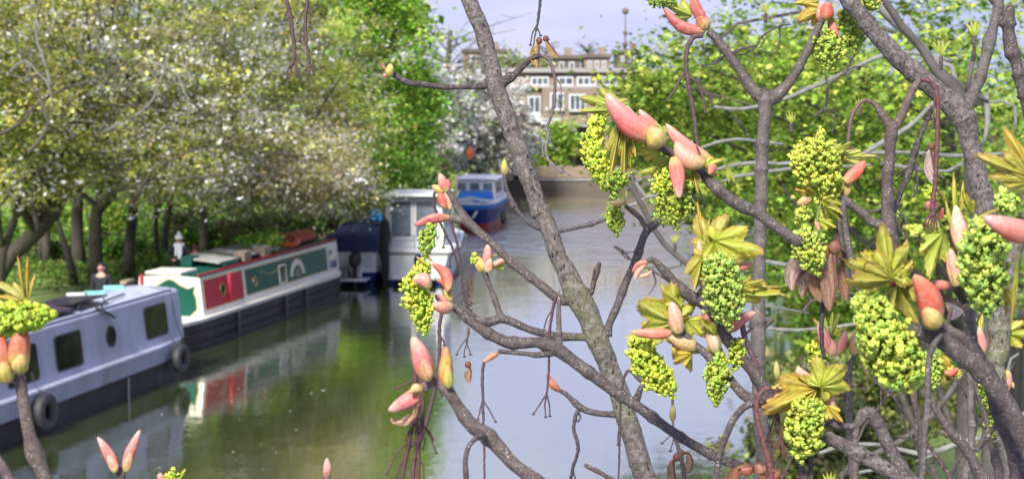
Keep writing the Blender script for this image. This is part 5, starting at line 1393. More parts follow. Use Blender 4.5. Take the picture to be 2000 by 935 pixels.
YEL = ((.50, .52, .06), (.68, .68, .22), (.48, .22, .05))
GRN = ((.42, .50, .07), (.62, .66, .22), (.48, .32, .07))
OLV = ((.44, .40, .06), (.62, .58, .20), (.42, .20, .06))
GOLD = ((.54, .40, .05), (.70, .58, .18), (.48, .17, .04))
def leaf(root, x0, y0, x1, y1, w_=1.0, pal_=YEL, roll=0.0, fold=.5, droop=.2, dd0=0.0, dd1=0.0, d=None, pleat=.05, lobes=5, cup=0.0, name='young_leaf', stem=None, sharp=1.0):
    """young palmate leaf, base at the first pixel, tip of the middle lobe at the second; w_ = width against a fully open leaf"""
    d = d or root['_d']
    A, B_ = np.array(tuple(P(x0, y0, d + dd0))), np.array(tuple(P(x1, y1, d + dd1)))
    X, Y, Z = frame3(A, B_ - A, roll)
    L_ = np.linalg.norm(B_ - A)
    if lobes == 5: LB = [(-112, .55), (-56, .88), (0, 1.0), (56, .88), (112, .55)]
    elif lobes == 3: LB = [(-50, .82), (0, 1.0), (50, .82)]
    elif lobes == 2: LB = [(-24, .98), (24, .9)]
    else: LB = [(0, 1.0)]
    lo_, hi_ = LB[0][0] - 26, LB[-1][0] + 26
    na = 26 * len(LB) + 1; nrn = 13
    ang = np.linspace(lo_, hi_, na)
    R = np.zeros(na); near = np.zeros(na)
    for i, a in enumerate(ang):
        best = 0
        for (la, lr) in LB:
            q_ = abs(a - la) / (27.0 if len(LB) > 1 else 26.)
            v = lr * (1 - .40 * min(1.1, q_) ** 1.15 * sharp ** .8) if q_ < 1.3 else 0
            best = max(best, v)
        R[i] = max(best, .12)
        near[i] = min(abs(a - la) for la, _ in LB)
    R *= 1 + .07 * ((np.arange(na) % 4) / 3.0) - .03
    R[0] *= .6; R[-1] *= .6
    v = []; c = []
    c0, c1, c2 = [np.array(q_) for q_ in pal_]
    sd_ = rnd.random() * 6
    for i, a in enumerate(ang):
        for k in range(nrn):
            t = k / (nrn - 1); r = R[i] * t
            ar = math.radians(a)
            x = r * math.sin(ar) * w_; y = r * math.cos(ar)
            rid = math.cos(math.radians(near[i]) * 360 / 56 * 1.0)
            z = pleat * r * (1.2 * rid) + .018 * math.sin(t * 26 + a * .15) * t + .02 * math.sin(a * .21 + sd_)
            z += -abs(x) * fold * 1.2 + cup * r * r + .06 * t * math.sin(x * 9 + sd_) * math.cos(y * 7 + sd_ * 2) + .012 * math.sin(near[i] * .9 + t * 30) * t
            z -= droop * y * abs(y)
            xx = x * (1 - .15 * fold)
            v.append(A + (X * xx + Y * y + Z * z) * L_)
            vein = max(0, 1 - near[i] / 3.2)
            side = max(0, math.sin(t * 30 + near[i] * .35)) ** 6 * .5 * (1 if t > .2 else 0)
            edge = max(0, (t - .72) / .28) ** 1.5
            cc = c0 * (1 - max(vein, side)) + c1 * max(vein, side)
            cc = cc * (1 - .65 * edge) + c2 * .65 * edge
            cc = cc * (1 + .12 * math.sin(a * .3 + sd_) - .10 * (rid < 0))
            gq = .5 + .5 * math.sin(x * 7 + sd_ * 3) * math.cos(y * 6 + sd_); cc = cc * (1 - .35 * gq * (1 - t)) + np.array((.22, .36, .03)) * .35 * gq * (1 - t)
            c.append(cc)
    b = MB()
    f = [(i * nrn + k, (i + 1) * nrn + k, (i + 1) * nrn + k + 1, i * nrn + k + 1) for i in range(na - 1) for k in range(nrn - 1)]
    b.add(np.array(v), f, np.array(c), True)
    if stem:
        S0 = np.array(tuple(P(stem[0], stem[1], d))); r_ = 2.6 * d / F
        b.tube(cr([S0, (S0 + A) / 2 + Z * .002, A, A + Y * L_ * .1], .003), r_, 7, c1 * .8)
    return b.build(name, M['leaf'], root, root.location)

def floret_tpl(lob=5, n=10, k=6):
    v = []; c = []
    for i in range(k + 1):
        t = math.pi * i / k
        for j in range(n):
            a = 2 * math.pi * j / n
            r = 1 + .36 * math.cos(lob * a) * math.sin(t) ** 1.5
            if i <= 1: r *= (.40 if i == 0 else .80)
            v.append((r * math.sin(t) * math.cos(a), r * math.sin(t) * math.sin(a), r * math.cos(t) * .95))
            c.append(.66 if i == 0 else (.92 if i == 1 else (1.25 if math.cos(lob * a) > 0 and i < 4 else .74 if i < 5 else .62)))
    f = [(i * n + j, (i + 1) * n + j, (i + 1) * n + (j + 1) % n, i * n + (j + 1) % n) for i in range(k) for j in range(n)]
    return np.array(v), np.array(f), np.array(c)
FT = floret_tpl(); FT2 = floret_tpl(3, 9, 5)
RC = (.60, .66, .075)
def raceme(root, pts, size=9.0, d=None, dense=1.0, col=RC, tightness=0.0, name='flower_cluster', stemw=6, loose=.18, fill=1.0, dd=0.0):
    """hanging flower cluster: pts are (x, y, width) px along the axis"""
    d = (d or root['_d']) + dd
    r0 = rows([(p[0], p[1], p[2] * .84) for p in pts], d); c_ = cr(r0, .001)
    pos, rad = c_[:, :3], c_[:, 3]
    L_ = np.concatenate([[0], np.cumsum(np.linalg.norm(np.diff(pos, axis=0), axis=1))])
    size = size * .76; s = size / 2 * d / F; loose = loose * 1.6
    area = np.sum(2 * math.pi * rad[:-1] * np.diff(L_)) + 2 * math.pi * rad[-1] ** 2 * .8
    n = int(area / (s * s * 3.0) * dense)
    wgt = np.cumsum(rad) / np.sum(rad)
    V = []; Fc = []; Cc = []; nb = 0
    b = MB()
    b.tube(pos[::max(1, len(pos) // 12)], stemw / 2 * d / F, 7, (.36, .42, .10))
    # solid green core so that the gaps between florets are closed by flower stalks
    idx = np.linspace(0, len(pos) - 1, 14).astype(int)
    b.tube(pos[idx], rad[idx] * (.55 if fill >= 1 else .34), 9, (.32, .42, .05))
    ga = math.pi * (3 - math.sqrt(5))
    t_ = np.gradient(pos, axis=0); t_ /= np.linalg.norm(t_, axis=1)[:, None] + 1e-12
    for k in range(n):
        u = (k + .5) / n
        i = min(len(pos) - 1, int(np.searchsorted(wgt, u)))
        tt = t_[i]; ref = np.array([0, 1.0, .1]); e1 = unit(np.cross(tt, ref)); e2 = np.cross(tt, e1)
        a = k * ga + rnd.uniform(-.4, .4)
        o_ = e1 * math.cos(a) + e2 * math.sin(a)
        rr = rad[i] * (1 + rnd.gauss(0, loose)) 
        last = i > len(pos) - 3
        p = pos[i] + o_ * max(0, rr - s * .8) + tt * rnd.gauss(0, s * .4)
        if last: p = pos[i] + unit(o_ * rnd.random() + tt * .8) * rad[i] * .7
        nrm = unit(o_ + tt * .55 + nr.normal(0, .25, 3))
        e = unit(np.cross(nrm, nr.normal(size=3))); f_ = np.cross(nrm, e)
        tpl = FT2 if tightness > rnd.random() * 1.001 and tightness > 0 and u > .45 else FT
        sz = s * math.exp(rnd.gauss(0, .26)) * (1.0 if u < .8 else .86)
        vv = p + sz * (tpl[0][:, 0:1] * e + tpl[0][:, 1:2] * f_ + tpl[0][:, 2:3] * nrm)
        V.append(vv); Fc.append(tpl[1] + nb); nb += len(vv)
        cv = np.array(col) * math.exp(rnd.gauss(0.0, .22)) * np.array([.90 + rnd.gauss(0, .12), 1, .85])
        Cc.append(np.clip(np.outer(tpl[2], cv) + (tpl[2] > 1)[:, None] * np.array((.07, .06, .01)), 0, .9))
        if k % 2 == 0: b.tube([pos[i], p - nrm * sz * .5], [s * .22, s * .18], 5, (.40, .47, .09), cap=False)
    b.add(np.concatenate(V), [tuple(q_) for q_ in np.concatenate(Fc)], np.concatenate(Cc), True)
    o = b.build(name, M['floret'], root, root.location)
    return o

def stalk(root, main, twigs=(), w_=6, col=C_DARK, d=None, name='seed_stalk', knob=6.5, w1=None, dd=0.0):
    """withered fruit stalk: main line of px, side stalklets each ending in a little knob"""
    d = (d or root['_d']) + dd
    b = MB()
    n = len(main); w1 = w1 or w_ * .55
    def line(pts, wa, wb):
        r_ = rows([(p[0], p[1], wa + (wb - wa) * i / max(1, len(pts) - 1)) + ((p[2],) if len(p) > 2 else ()) for i, p in enumerate(pts)], d)
        c = cr(r_, .0022); L_ = np.arange(len(c))
        rad = c[:, 3] * (1 + .14 * np.sin(L_ * 1.7 + pts[0][0]) * (L_ % 5 < 3))
        pp = c[:, :3] + nr.normal(0, 1, (len(c), 3)) * c[:, 3:4] * .12
        b.tube(pp, rad, 7, np.array(col)); return c
    def kn(c, sc=1.0):
        e_ = c[-1, :3]; r_ = knob / 2 * d / F * sc
        ellipsoid(b, e_, (r_, r_, r_ * .62), 8, 5, np.array(col) * .7)
        for k in range(4):
            a = k * 1.57 + rnd.random(); b.tube([e_, e_ + np.array([math.cos(a), math.sin(a), -.25]) * r_ * 1.25], [r_ * .28, r_ * .12], 4, np.array(col) * .7)
    line(main, w_, w1)
    for t_ in twigs:
        kk = t_[0] if isinstance(t_[0], (list,)) else None
        c = line(t_, w_ * .5, w_ * .34); kn(c)
    return b.build(name, M['stalk'], root, root.location)

def samara(root, sx, sy, pts, w_, col=(.42, .24, .12), d=None, seedw=13, name='winged_seed', dd=0.0, edge=(.16, .06, .04), roll=0):
    """dry seed with its papery wing along pts (px); w_ widest px"""
    d = (d or root['_d']) + dd
    b = MB()
    r_ = seedw / 2 * d / F
    ellipsoid(b, P(sx, sy, d), (r_, r_ * .8, r_ * 1.1), 12, 8, np.array(edge) * 1.3)
    c = cr(rows([(sx, sy, 1)] + [(p[0], p[1], 1) for p in pts], d), .0015)[:, :3]
    n = len(c); t = np.linspace(0, 1, n)
    wd = w_ * d / F * np.sin(math.pi * np.clip(t, .03, .985) ** 1.25) ** .75 + .0008
    T_ = np.gradient(c, axis=0); m_ = 9; v = []; cc = []
    for i in range(n):
        X, Y, Z = frame3(c[i], T_[i], roll)
        for j in range(m_):
            s = j / (m_ - 1)
            th = .0004
            v.append(c[i] + X * (s - .12) * wd[i] + Z * (.0008 * math.sin(s * 9 + t[i] * 14) + .004 * s * s * (wd[i] / .01)))
            stripe = .82 + .26 * math.sin(s * 21 + t[i] * 13)
            q_ = np.array(col) * stripe
            cc.append(q_ * (1 - .8 * (s < .14)) + np.array(edge) * .8 * (s < .14))
    f = [(i * m_ + j, (i + 1) * m_ + j, (i + 1) * m_ + j + 1, i * m_ + j + 1) for i in range(n - 1) for j in range(m_ - 1)]
    b.add(np.array(v), f, np.array(cc), True)
    b.tube(c, np.linspace(r_ * .35, r_ * .12, n), 6, np.array(edge))
    return b.build(name, M['samara'], root, root.location)
# ------------------------------------------------------------------ A: the speckled grey limb across the middle
MOSS = [(1140, 590, 42), (1185, 650, 34), (1212, 800, 30), (1100, 560, 16), (1150, 640, 26)]
A = thing_at('sycamore_limb', 1205, 755, 2.0, 'thick grey speckled limb crossing the middle of the view from top to bottom')
twig(A, [(903, -30, 33), (917, 0, 33), (948, 80, 34), (964, 150, 35), (972, 180, 39), (1000, 257, 37), (1033, 350, 37), (1048, 395, 36), (1056, 413, 41), (1062, 422, 37), (1091, 500, 36), (1105, 530, 40), (1118, 558, 48), (1136, 590, 52), (1152, 625, 46), (1166, 658, 48), (1180, 695, 42), (1205, 755, 43), (1221, 805, 44), (1260, 935, 45), (1275, 985, 45)],
     m='bark_grey', col=C_GREY, sides=22, bump=.02, rings=.25, name='limb')
MOSS = [(1140, 590, 42), (1185, 650, 34)]
twig(A, [(966, 165, 22), (950, 168, 14), (905, 170, 11), (862, 170, 12), (820, 164, 12), (798, 161, 13), (778, 151, 11), (762, 143, 9), (750, 134, 6)], col=C_DARK)
MOSS = []
bud(A, 760, 150, 763, 124, 19, GREENB, d=1.99, flat=.95, name='bud')
bud(A, 762, 147, 746, 148, 11, BROWNB, name='bud')
bud(A, 756, 140, 742, 124, 9, [(0, C_DARK), (1, C_RED)], name='bud')
twig(A, [(978, 165, 26), (992, 155, 19), (1005, 146, 15), (1022, 128, 14), (1038, 114, 12), (1055, 108, 10)], col=C_DARK, rings=1.5)
stalk(A, [(1050, 109), (1064, 110), (1076, 124), (1083, 150), (1084, 185), (1079, 220), (1070, 245), (1067, 258)], [], 7.5, (.13, .09, .09), w1=5)
stalk(A, [(1067, 250), (1071, 268), (1066, 290), (1071, 312), (1086, 328), (1098, 338)],
      [[(1084, 150), (1094, 165), (1097, 187)], [(1082, 188), (1092, 205), (1098, 226)], [(1070, 250), (1056, 262), (1053, 272)], [(1068, 258), (1076, 280), (1080, 287)], [(1070, 275), (1060, 285), (1061, 306)], [(1072, 312), (1078, 330), (1082, 346)], [(1088, 328), (1100, 324)], [(1090, 332), (1106, 336), (1112, 342)]], 7, (.19, .155, .155), w1=5)
stalk(A, [(1056, -20), (1054, 15), (1050, 45), (1047, 62)], [[(1050, 48), (1040, 65), (1036, 88)], [(1049, 52), (1044, 75), (1041, 100)], [(1050, 56), (1056, 70)]], 7, (.035, .04, .035))
samara(A, 1053, 80, [(1052, 100), (1051, 132)], 19, (.62, .40, .16), seedw=13)
samara(A, 1066, 76, [(1074, 88), (1092, 112)], 16, (.50, .31, .15), seedw=12, roll=20)
# upper left shoot with buds
twig(A, [(1136, 588, 30), (1112, 588, 19), (1088, 582, 19), (1066, 564, 20), (1040, 545, 18), (1000, 512, 18), (975, 489, 17), (950, 466, 17), (925, 443, 19), (908, 428, 22), (895, 408, 17), (885, 388, 15), (874, 372, 14)], col=(0.221, 0.177, 0.153))
twig(A, [(908, 430, 16), (893, 428, 18), (880, 424, 13)], col=(.42, .36, .31))
bud(A, 880, 424, 808, 440, 21, MAGENTA, bend=4, flat=.7); leaf(A, 872, 420, 818, 432, .3, GRN, fold=.6, lobes=1)
raceme(A, [(845, 438, 16), (838, 452, 26), (833, 475, 32), (829, 500, 16)], 8, tightness=.6, col=(0.38, 0.47, 0.080))
leaf(A, 822, 488, 846, 512, .35, GOLD, lobes=1)
bud(A, 873, 376, 858, 338, 22, PINK, flat=.9); bud(A, 868, 376, 843, 362, 17, GREENB); bud(A, 874, 372, 874, 350, 16, MAGENTA)
bud(A, 872, 408, 860, 370, 19, RED, bend=-4, base=.4); bud(A, 880, 410, 868, 372, 13, PEACH, bend=2)
stalk(A, [(872, 367), (858, 366), (849, 378), (848, 400), (858, 430), (872, 460), (886, 490), (898, 530), (905, 575), (912, 602)],
      [[(870, 455), (868, 470), (866, 483)], [(886, 490), (880, 505), (879, 520)], [(894, 512), (906, 522), (901, 532)], [(900, 548), (912, 560), (914, 575)], [(903, 570), (890, 580), (884, 592)], [(906, 582), (900, 595)], [(908, 585), (918, 596)], [(911, 598), (920, 606)]], 6.5, (.05, .03, .032))
stalk(A, [(880, 430), (886, 452), (894, 480), (899, 515), (903, 550), (909, 580), (916, 600)], [[(894, 480), (884, 494)], [(901, 540), (914, 552), (916, 566)], [(905, 560), (917, 580)], [(909, 580), (922, 592)]], 6, (.06, .035, .04))
# second shoot, joins below
MOSS = [(1150, 655, 30)]
twig(A, [(1168, 660, 30), (1148, 658, 18), (1110, 657, 16), (1078, 655, 17), (1040, 645, 16), (1018, 636, 15), (995, 626, 17), (978, 622, 20), (955, 629, 17), (931, 622, 14), (909, 606, 12), (898, 598, 9)], col=(0.138, 0.108, 0.095))
MOSS = []
twig(A, [(980, 624, 18), (974, 606, 13), (966, 583, 12), (956, 558, 11), (948, 536, 11), (946, 525, 11)], col=(0.248, 0.197, 0.171))
bud(A, 946, 530, 929, 500, 23, GREENB, hue=.9); bud(A, 938, 532, 935, 505, 14, RED)
raceme(A, [(930, 512, 20), (927, 500, 22)], 6, tightness=.9)
bud(A, 949, 528, 955, 474, 22, PINK); bud(A, 952, 532, 958, 504, 19, PEACH, d=1.99)
leaf(A, 962, 522, 994, 508, .55, GRN, fold=.7, lobes=3, pleat=.12); leaf(A, 960, 500, 984, 494, .5, GRN, fold=.7, lobes=1)
bud(A, 955, 528, 998, 506, 13, PEACH, bend=-6)
# right shoot and its flowers
twig(A, [(1184, 655, 26), (1190, 634, 16), (1204, 600, 16), (1216, 568, 17), (1232, 530, 16), (1245, 498, 17), (1258, 462, 16), (1270, 444, 17), (1290, 432, 13)], col=(0.184, 0.157, 0.140))
twig(A, [(1264, 448, 14), (1252, 428, 11), (1238, 414, 10), (1222, 402, 9)], col=(0.221, 0.177, 0.144))
twig(A, [(1120, 556, 18), (1152, 573, 13), (1160, 548, 11), (1166, 528, 11), (1171, 514, 10)], col=C_DARK, rings=2)
twig(A, [(1212, 808, 24), (1195, 809, 14), (1172, 807, 12), (1148, 802, 13), (1132, 794, 14), (1118, 781, 11), (1104, 768, 10), (1092, 762, 8)], col=(0.147, 0.118, 0.108))
bud(A, 1094, 764, 1068, 728, 16, [(0, (.15, .06, .04)), (.3, (.42, .10, .04)), (.8, (.48, .14, .05)), (1, (.3, .14, .07))], bend=-4, name='bud')
stalk(A, [(1130, 800), (1123, 815), (1121, 840), (1129, 868), (1127, 890), (1119, 912), (1114, 936)], [[(1130, 802), (1134, 816), (1128, 822)], [(1127, 890), (1120, 905)], [(1118, 915), (1124, 936)]], 8, (.07, .05, .055), w1=6)
# ------------------------------------------------------------------ B: long branch passing in front of the limb
B = thing_at('sycamore_branch', 1150, 728, 1.8, 'long purple-brown branch sloping down from left to right in front of the speckled limb')
twig(B, [(876, 590, 14), (890, 602, 17), (908, 617, 18), (932, 636, 20), (960, 655, 22), (990, 668, 25), (1020, 669, 24), (1050, 668, 23), (1080, 677, 30), (1098, 688, 29), (1120, 704, 25), (1150, 727, 26), (1200, 763, 24), (1255, 800, 22), (1300, 833, 21), (1350, 866, 20), (1400, 892, 20), (1450, 912, 20)], col=(0.184, 0.138, 0.131))
twig(B, [(1090, 684, 24), (1070, 689, 15), (1048, 693, 13), (1030, 690, 10), (1000, 688, 9), (975, 686, 9)], col=(0.184, 0.148, 0.126))
twig(B, [(1092, 682, 18), (1092, 655, 12), (1091, 620, 11), (1092, 585, 8), (1091, 570, 7)], col=(0.313, 0.265, 0.243), rings=1.4)
bud(B, 974, 688, 943, 707, 13, [(0, (.25, .12, .04)), (.4, (.55, .27, .08)), (1, (.50, .30, .12))], name='bud')
stalk(B, [(1091, 569), (1083, 590), (1076, 625), (1072, 665), (1072, 710), (1070, 750), (1067, 770)], [[(1083, 598), (1068, 622), (1060, 655)], [(1067, 770), (1055, 788), (1042, 808)], [(1067, 772), (1064, 790), (1066, 814)], [(1068, 770), (1073, 790), (1074, 812)]], 7, (.075, .03, .04))
stalk(B, [(945, 708), (942, 730), (943, 770), (944, 820), (946, 880), (946, 950)], [[(943, 780), (938, 797), (934, 818)], [(944, 782), (956, 800), (968, 823)], [(944, 790), (942, 805)]], 7, (.085, .045, .05))
twig(B, [(1236, 796, 16), (1244, 778, 13), (1252, 757, 12), (1259, 748, 11), (1246, 738, 9), (1236, 726, 9)], col=C_DARK, rings=1.6)
stalk(B, [(1238, 726), (1226, 724), (1217, 745), (1212, 790), (1211, 850), (1209, 910), (1207, 950)], [[(1210, 830), (1207, 850), (1207, 868)]], 6.5, (.06, .035, .04))
stalk(B, [(915, 640), (914, 655), (911, 672)], [[(912, 660), (897, 680), (892, 692)], [(912, 672), (907, 684), (907, 696)], [(912, 672), (917, 684), (919, 692)]], 6, C_DARK)
samara(B, 914, 712, [(920, 724), (918, 747)], 14, (.50, .34, .16), seedw=13)
raceme(B, [(812, 535, 30), (806, 555, 46), (815, 580, 52), (822, 605, 50), (826, 628, 40), (829, 648, 18)], 9.5, tightness=.5, dd=-.02)
raceme(B, [(832, 512, 22), (822, 528, 34), (812, 545, 34)], 9, dd=.01)
leaf(B, 838, 520, 812, 500, .4, GOLD, lobes=1)
bud(B, 877, 568, 843, 514, 25, RED, bend=12, flat=.7, dd0=-.01); bud(B, 880, 572, 852, 545, 22, RED, bend=8)
bud(B, 842, 560, 806, 542, 30, PEACH, bend=6, dd0=-.035, dd1=-.04); bud(B, 884, 600, 843, 594, 27, PEACH, bend=-3, dd0=-.01, dd1=-.03, under=.5)
bud(B, 882, 590, 868, 562, 16, GREENB); bud(B, 878, 598, 850, 575, 22, PEACH, dd0=0, dd1=-.01)
stalk(B, [(862, 612), (858, 640), (859, 670), (856, 720), (849, 760), (840, 800), (828, 840), (814, 880), (802, 940)], [[(860, 655), (866, 664), (868, 674)], [(852, 745), (860, 762), (863, 772)]], 8, (.075, .035, .045), w1=8, dd=-.2)
# ------------------------------------------------------------------ C: near thick twig with three fat pink buds
C = thing_at('budding_twig', 930, 836, 1.35, 'near thick twig with three fat pink and orange buds, low in the middle')
twig(C, [(872, 752, 20), (878, 768, 24), (892, 790, 25), (910, 815, 27), (928, 834, 32), (948, 848, 34), (968, 868, 31), (1000, 902, 28), (1040, 932, 28), (1085, 965, 28)], col=(0.276, 0.198, 0.167), rings=.8)
twig(C, [(878, 768, 22), (862, 752, 22), (846, 745, 21), (832, 752, 20), (820, 764, 14)], col=(.42, .29, .25))
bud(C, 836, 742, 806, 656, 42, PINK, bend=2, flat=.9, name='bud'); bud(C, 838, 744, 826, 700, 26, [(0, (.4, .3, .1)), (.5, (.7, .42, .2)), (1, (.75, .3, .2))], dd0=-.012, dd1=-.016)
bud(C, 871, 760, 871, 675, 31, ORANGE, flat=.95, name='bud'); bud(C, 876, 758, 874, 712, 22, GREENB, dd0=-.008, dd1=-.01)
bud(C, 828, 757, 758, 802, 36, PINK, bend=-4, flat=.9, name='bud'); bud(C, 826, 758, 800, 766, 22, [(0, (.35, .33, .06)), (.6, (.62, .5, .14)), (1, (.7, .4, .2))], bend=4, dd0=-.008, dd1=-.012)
samara(C, 815, 788, [(812, 812), (790, 830), (766, 826), (762, 816)], 15, (.60, .36, .22), seedw=14, edge=(.35, .17, .10))
for main, tw in (([(822, 770), (815, 800), (806, 830), (798, 870), (790, 905), (784, 950)], [[(800, 860), (775, 885), (756, 925)], [(796, 880), (785, 900), (772, 935)], [(806, 830), (796, 850), (800, 872)]]),
                 ([(812, 720), (811, 760), (812, 800), (815, 850), (818, 900), (816, 950)], [[(813, 735), (800, 746), (772, 758)], [(814, 810), (840, 850), (852, 884)], [(816, 850), (830, 858), (826, 876)], [(816, 860), (796, 880), (795, 900)]]),
                 ([(820, 730), (824, 765), (826, 800), (822, 850), (810, 890), (806, 940)], [[(822, 850), (806, 862), (792, 858)], [(824, 830), (840, 845), (846, 858)], [(812, 890), (826, 905), (828, 940)]])):
    stalk(C, main, tw, 9, (.095, .035, .04), w1=8, dd=.03)
twig(C, [(944, 850, 16, -.01), (928, 856, 11, -.03), (915, 872, 10, -.04), (909, 900, 11, -.04), (911, 945, 12, -.04)], col=(0.221, 0.168, 0.162), rings=.3)
# ------------------------------------------------------------------ D: upright forked branch
D = thing_at('sycamore_branch', 1487, 500, 2.35, 'upright pale branch forking into a V near the top, right of the centre')
twig(D, [(1495, 180, 26), (1495, 205, 29), (1491, 260, 25), (1487, 330, 26), (1486, 400, 27), (1483, 500, 27), (1481, 600, 29), (1481, 640, 33), (1481, 700, 29), (1484, 800, 30), (1492, 880, 31), (1508, 960, 34)], m='bark_twig', col=(0.285, 0.250, 0.225), sides=18)
twig(D, [(1496, 202, 26), (1478, 183, 26), (1463, 165, 25), (1446, 140, 20), (1422, 105, 19), (1398, 75, 18), (1384, 62, 17)], col=(0.230, 0.177, 0.149))
twig(D, [(1496, 202, 26), (1516, 188, 26), (1534, 170, 23), (1555, 142, 18), (1575, 105, 17), (1595, 62, 16), (1606, 40, 15)], col=(0.230, 0.177, 0.149))
twig(D, [(1483, 640, 22), (1496, 634, 13), (1508, 622, 11)], col=(0.202, 0.167, 0.149), rings=2)
twig(D, [(1600, 52, 6), (1606, 78, 6)], col=(.3, .3, .1), rings=0)
bud(D, 1380, 60, 1365, 26, 30, [(0, (.36, .36, .08)), (.4, (.5, .32, .1)), (.7, (.50, .12, .06)), (1, (.40, .40, .1))], flat=.9)
bud(D, 1383, 55, 1352, -18, 24, MAGENTA, bend=-6); bud(D, 1378, 62, 1296, 16, 26, MAGENTA, bend=-14, under=.8)
leaf(D, 1352, 32, 1298, 6, .6, GRN, fold=.7, lobes=3, pleat=.14, cup=.1); raceme(D, [(1318, 2, 20), (1295, 4, 26), (1268, -2, 22)], 7, tightness=.8, col=(0.29, 0.38, 0.080))
stalk(D, [(1374, 70), (1356, 72), (1344, 90), (1340, 125), (1345, 165), (1351, 200), (1357, 235), (1359, 262), (1364, 290)], [[(1340, 138), (1326, 160), (1316, 180), (1301, 198)], [(1343, 148), (1362, 162), (1380, 185), (1392, 207)], [(1366, 168), (1374, 195), (1377, 220)]], 11, (.085, .05, .05), w1=7)
bud(D, 1608, 42, 1604, 2, 26, PINK, flat=.9); bud(D, 1612, 40, 1618, 4, 30, RED, flat=.95, dd0=-.01, dd1=-.01); bud(D, 1622, 36, 1640, 82, 20, PINK, bend=3)
bud(D, 1608, 44, 1598, 18, 22, PEACH, dd1=-.01)
leaf(D, 1608, 16, 1558, 44, .9, GOLD, roll=25, fold=.4, lobes=3, droop=.1); leaf(D, 1600, 4, 1552, 6, .6, YEL, lobes=3)
raceme(D, [(1618, 62, 30), (1616, 85, 52), (1620, 108, 56), (1625, 128, 36)], 9, tightness=.5, col=(0.43, 0.49, 0.090))
raceme(D, [(1648, 20, 30), (1662, 50, 44), (1668, 78, 44), (1672, 96, 24)], 9, tightness=.4, col=(0.43, 0.49, 0.090)); raceme(D, [(1690, -8, 30), (1704, 8, 34), (1700, 20, 24)], 8, col=(0.43, 0.49, 0.090))
# ------------------------------------------------------------------ E: branch with the big pink bud cluster
Eb = thing_at('flowering_branch', 1410, 378, 1.85, 'slanting branch with the biggest pink bud scales, above the water')
twig(Eb, [(1285, 283, 17), (1300, 293, 19), (1320, 304, 18), (1350, 324, 19), (1378, 347, 21), (1400, 368, 25), (1425, 388, 25), (1448, 402, 27), (1462, 408, 24), (1490, 424, 22), (1520, 445, 22), (1545, 464, 23), (1562, 474, 20)], col=(0.184, 0.143, 0.135))
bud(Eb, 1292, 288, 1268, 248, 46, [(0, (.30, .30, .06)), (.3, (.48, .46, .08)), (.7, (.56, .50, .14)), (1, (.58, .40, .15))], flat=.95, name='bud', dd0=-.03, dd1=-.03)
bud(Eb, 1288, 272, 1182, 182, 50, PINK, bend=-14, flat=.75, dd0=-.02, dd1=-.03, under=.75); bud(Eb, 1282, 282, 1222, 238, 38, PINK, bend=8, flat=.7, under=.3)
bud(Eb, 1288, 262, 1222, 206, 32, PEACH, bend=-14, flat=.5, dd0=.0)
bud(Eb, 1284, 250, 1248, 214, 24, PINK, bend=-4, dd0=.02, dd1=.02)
leaf(Eb, 1204, 208, 1130, 190, .55, GRN, fold=.5, lobes=5, pleat=.10, droop=.1); leaf(Eb, 1200, 215, 1128, 216, .35, GRN, fold=.5, lobes=3)
leaf(Eb, 1213, 232, 1192, 345, .30, OLV, fold=.9, lobes=3, pleat=.10, droop=.0, dd1=-.01); leaf(Eb, 1222, 236, 1218, 352, .26, OLV, fold=.9, lobes=3, pleat=.10, dd0=-.004, dd1=-.02); leaf(Eb, 1232, 250, 1232, 338, .22, YEL, fold=.8, lobes=1)
raceme(Eb, [(1172, 232, 34), (1160, 262, 38), (1156, 290, 44), (1168, 320, 46), (1180, 345, 44), (1192, 368, 36)], 11, tightness=.3, loose=.14)
raceme(Eb, [(1200, 335, 36), (1204, 352, 50), (1204, 372, 36)], 8, tightness=.9, col=(0.36, 0.44, 0.070), dd=-.02)
bud(Eb, 1386, 312, 1300, 242, 34, PINK, bend=-10, flat=.6, dd0=.03, dd1=.03); bud(Eb, 1376, 322, 1318, 278, 44, PEACH, bend=-12, flat=.8, dd0=-.02, dd1=-.02)
bud(Eb, 1316, 306, 1327, 388, 30, PINK, bend=-2, flat=.5, dd0=-.03, dd1=-.03, under=.1); bud(Eb, 1382, 338, 1398, 322, 20, RED, dd0=-.01)
leaf(Eb, 1290, 296, 1232, 302, .6, YEL, fold=.4, lobes=3, roll=20); leaf(Eb, 1312, 315, 1250, 335, .55, GRN, fold=.5, lobes=5, roll=-20, pleat=.1); leaf(Eb, 1375, 325, 1416, 310, .55, YEL, fold=.5, lobes=3); leaf(Eb, 1380, 330, 1405, 345, .6, YEL, fold=.5, lobes=3)
leaf(Eb, 1300, 262, 1282, 240, .5, GRN, lobes=3)
leaf(Eb, 1418, 320, 1432, 365, .35, GRN, lobes=2, fold=.3)
raceme(Eb, [(1306, 335, 34), (1296, 355, 44), (1288, 380, 34)], 9, tightness=.3)
raceme(Eb, [(1345, 350, 30), (1322, 375, 60), (1314, 402, 72), (1315, 425, 58), (1318, 440, 30)], 9, tightness=.9, col=(0.44, 0.49, 0.070))
stalk(Eb, [(1366, 350), (1358, 362), (1354, 390), (1352, 420)], [[(1360, 360), (1370, 380), (1375, 398)], [(1356, 380), (1364, 395), (1368, 412)]], 7, (.03, .022, .025))
stalk(Eb, [(1372, 322), (1366, 300), (1360, 285)], [], 6, (.1, .05, .05))
raceme(A, [(1212, 383, 30), (1205, 394, 34), (1196, 400, 26)], 7, tightness=.9, col=(0.36, 0.42, 0.110), dd=-.02)
bud(A, 1222, 392, 1192, 396, 16, [(0, (.4, .4, .1)), (.5, (.62, .58, .2)), (1, (.6, .5, .2))], bend=-3, dd0=-.04, dd1=-.05); leaf(A, 1222, 392, 1224, 372, .4, YEL, lobes=1)
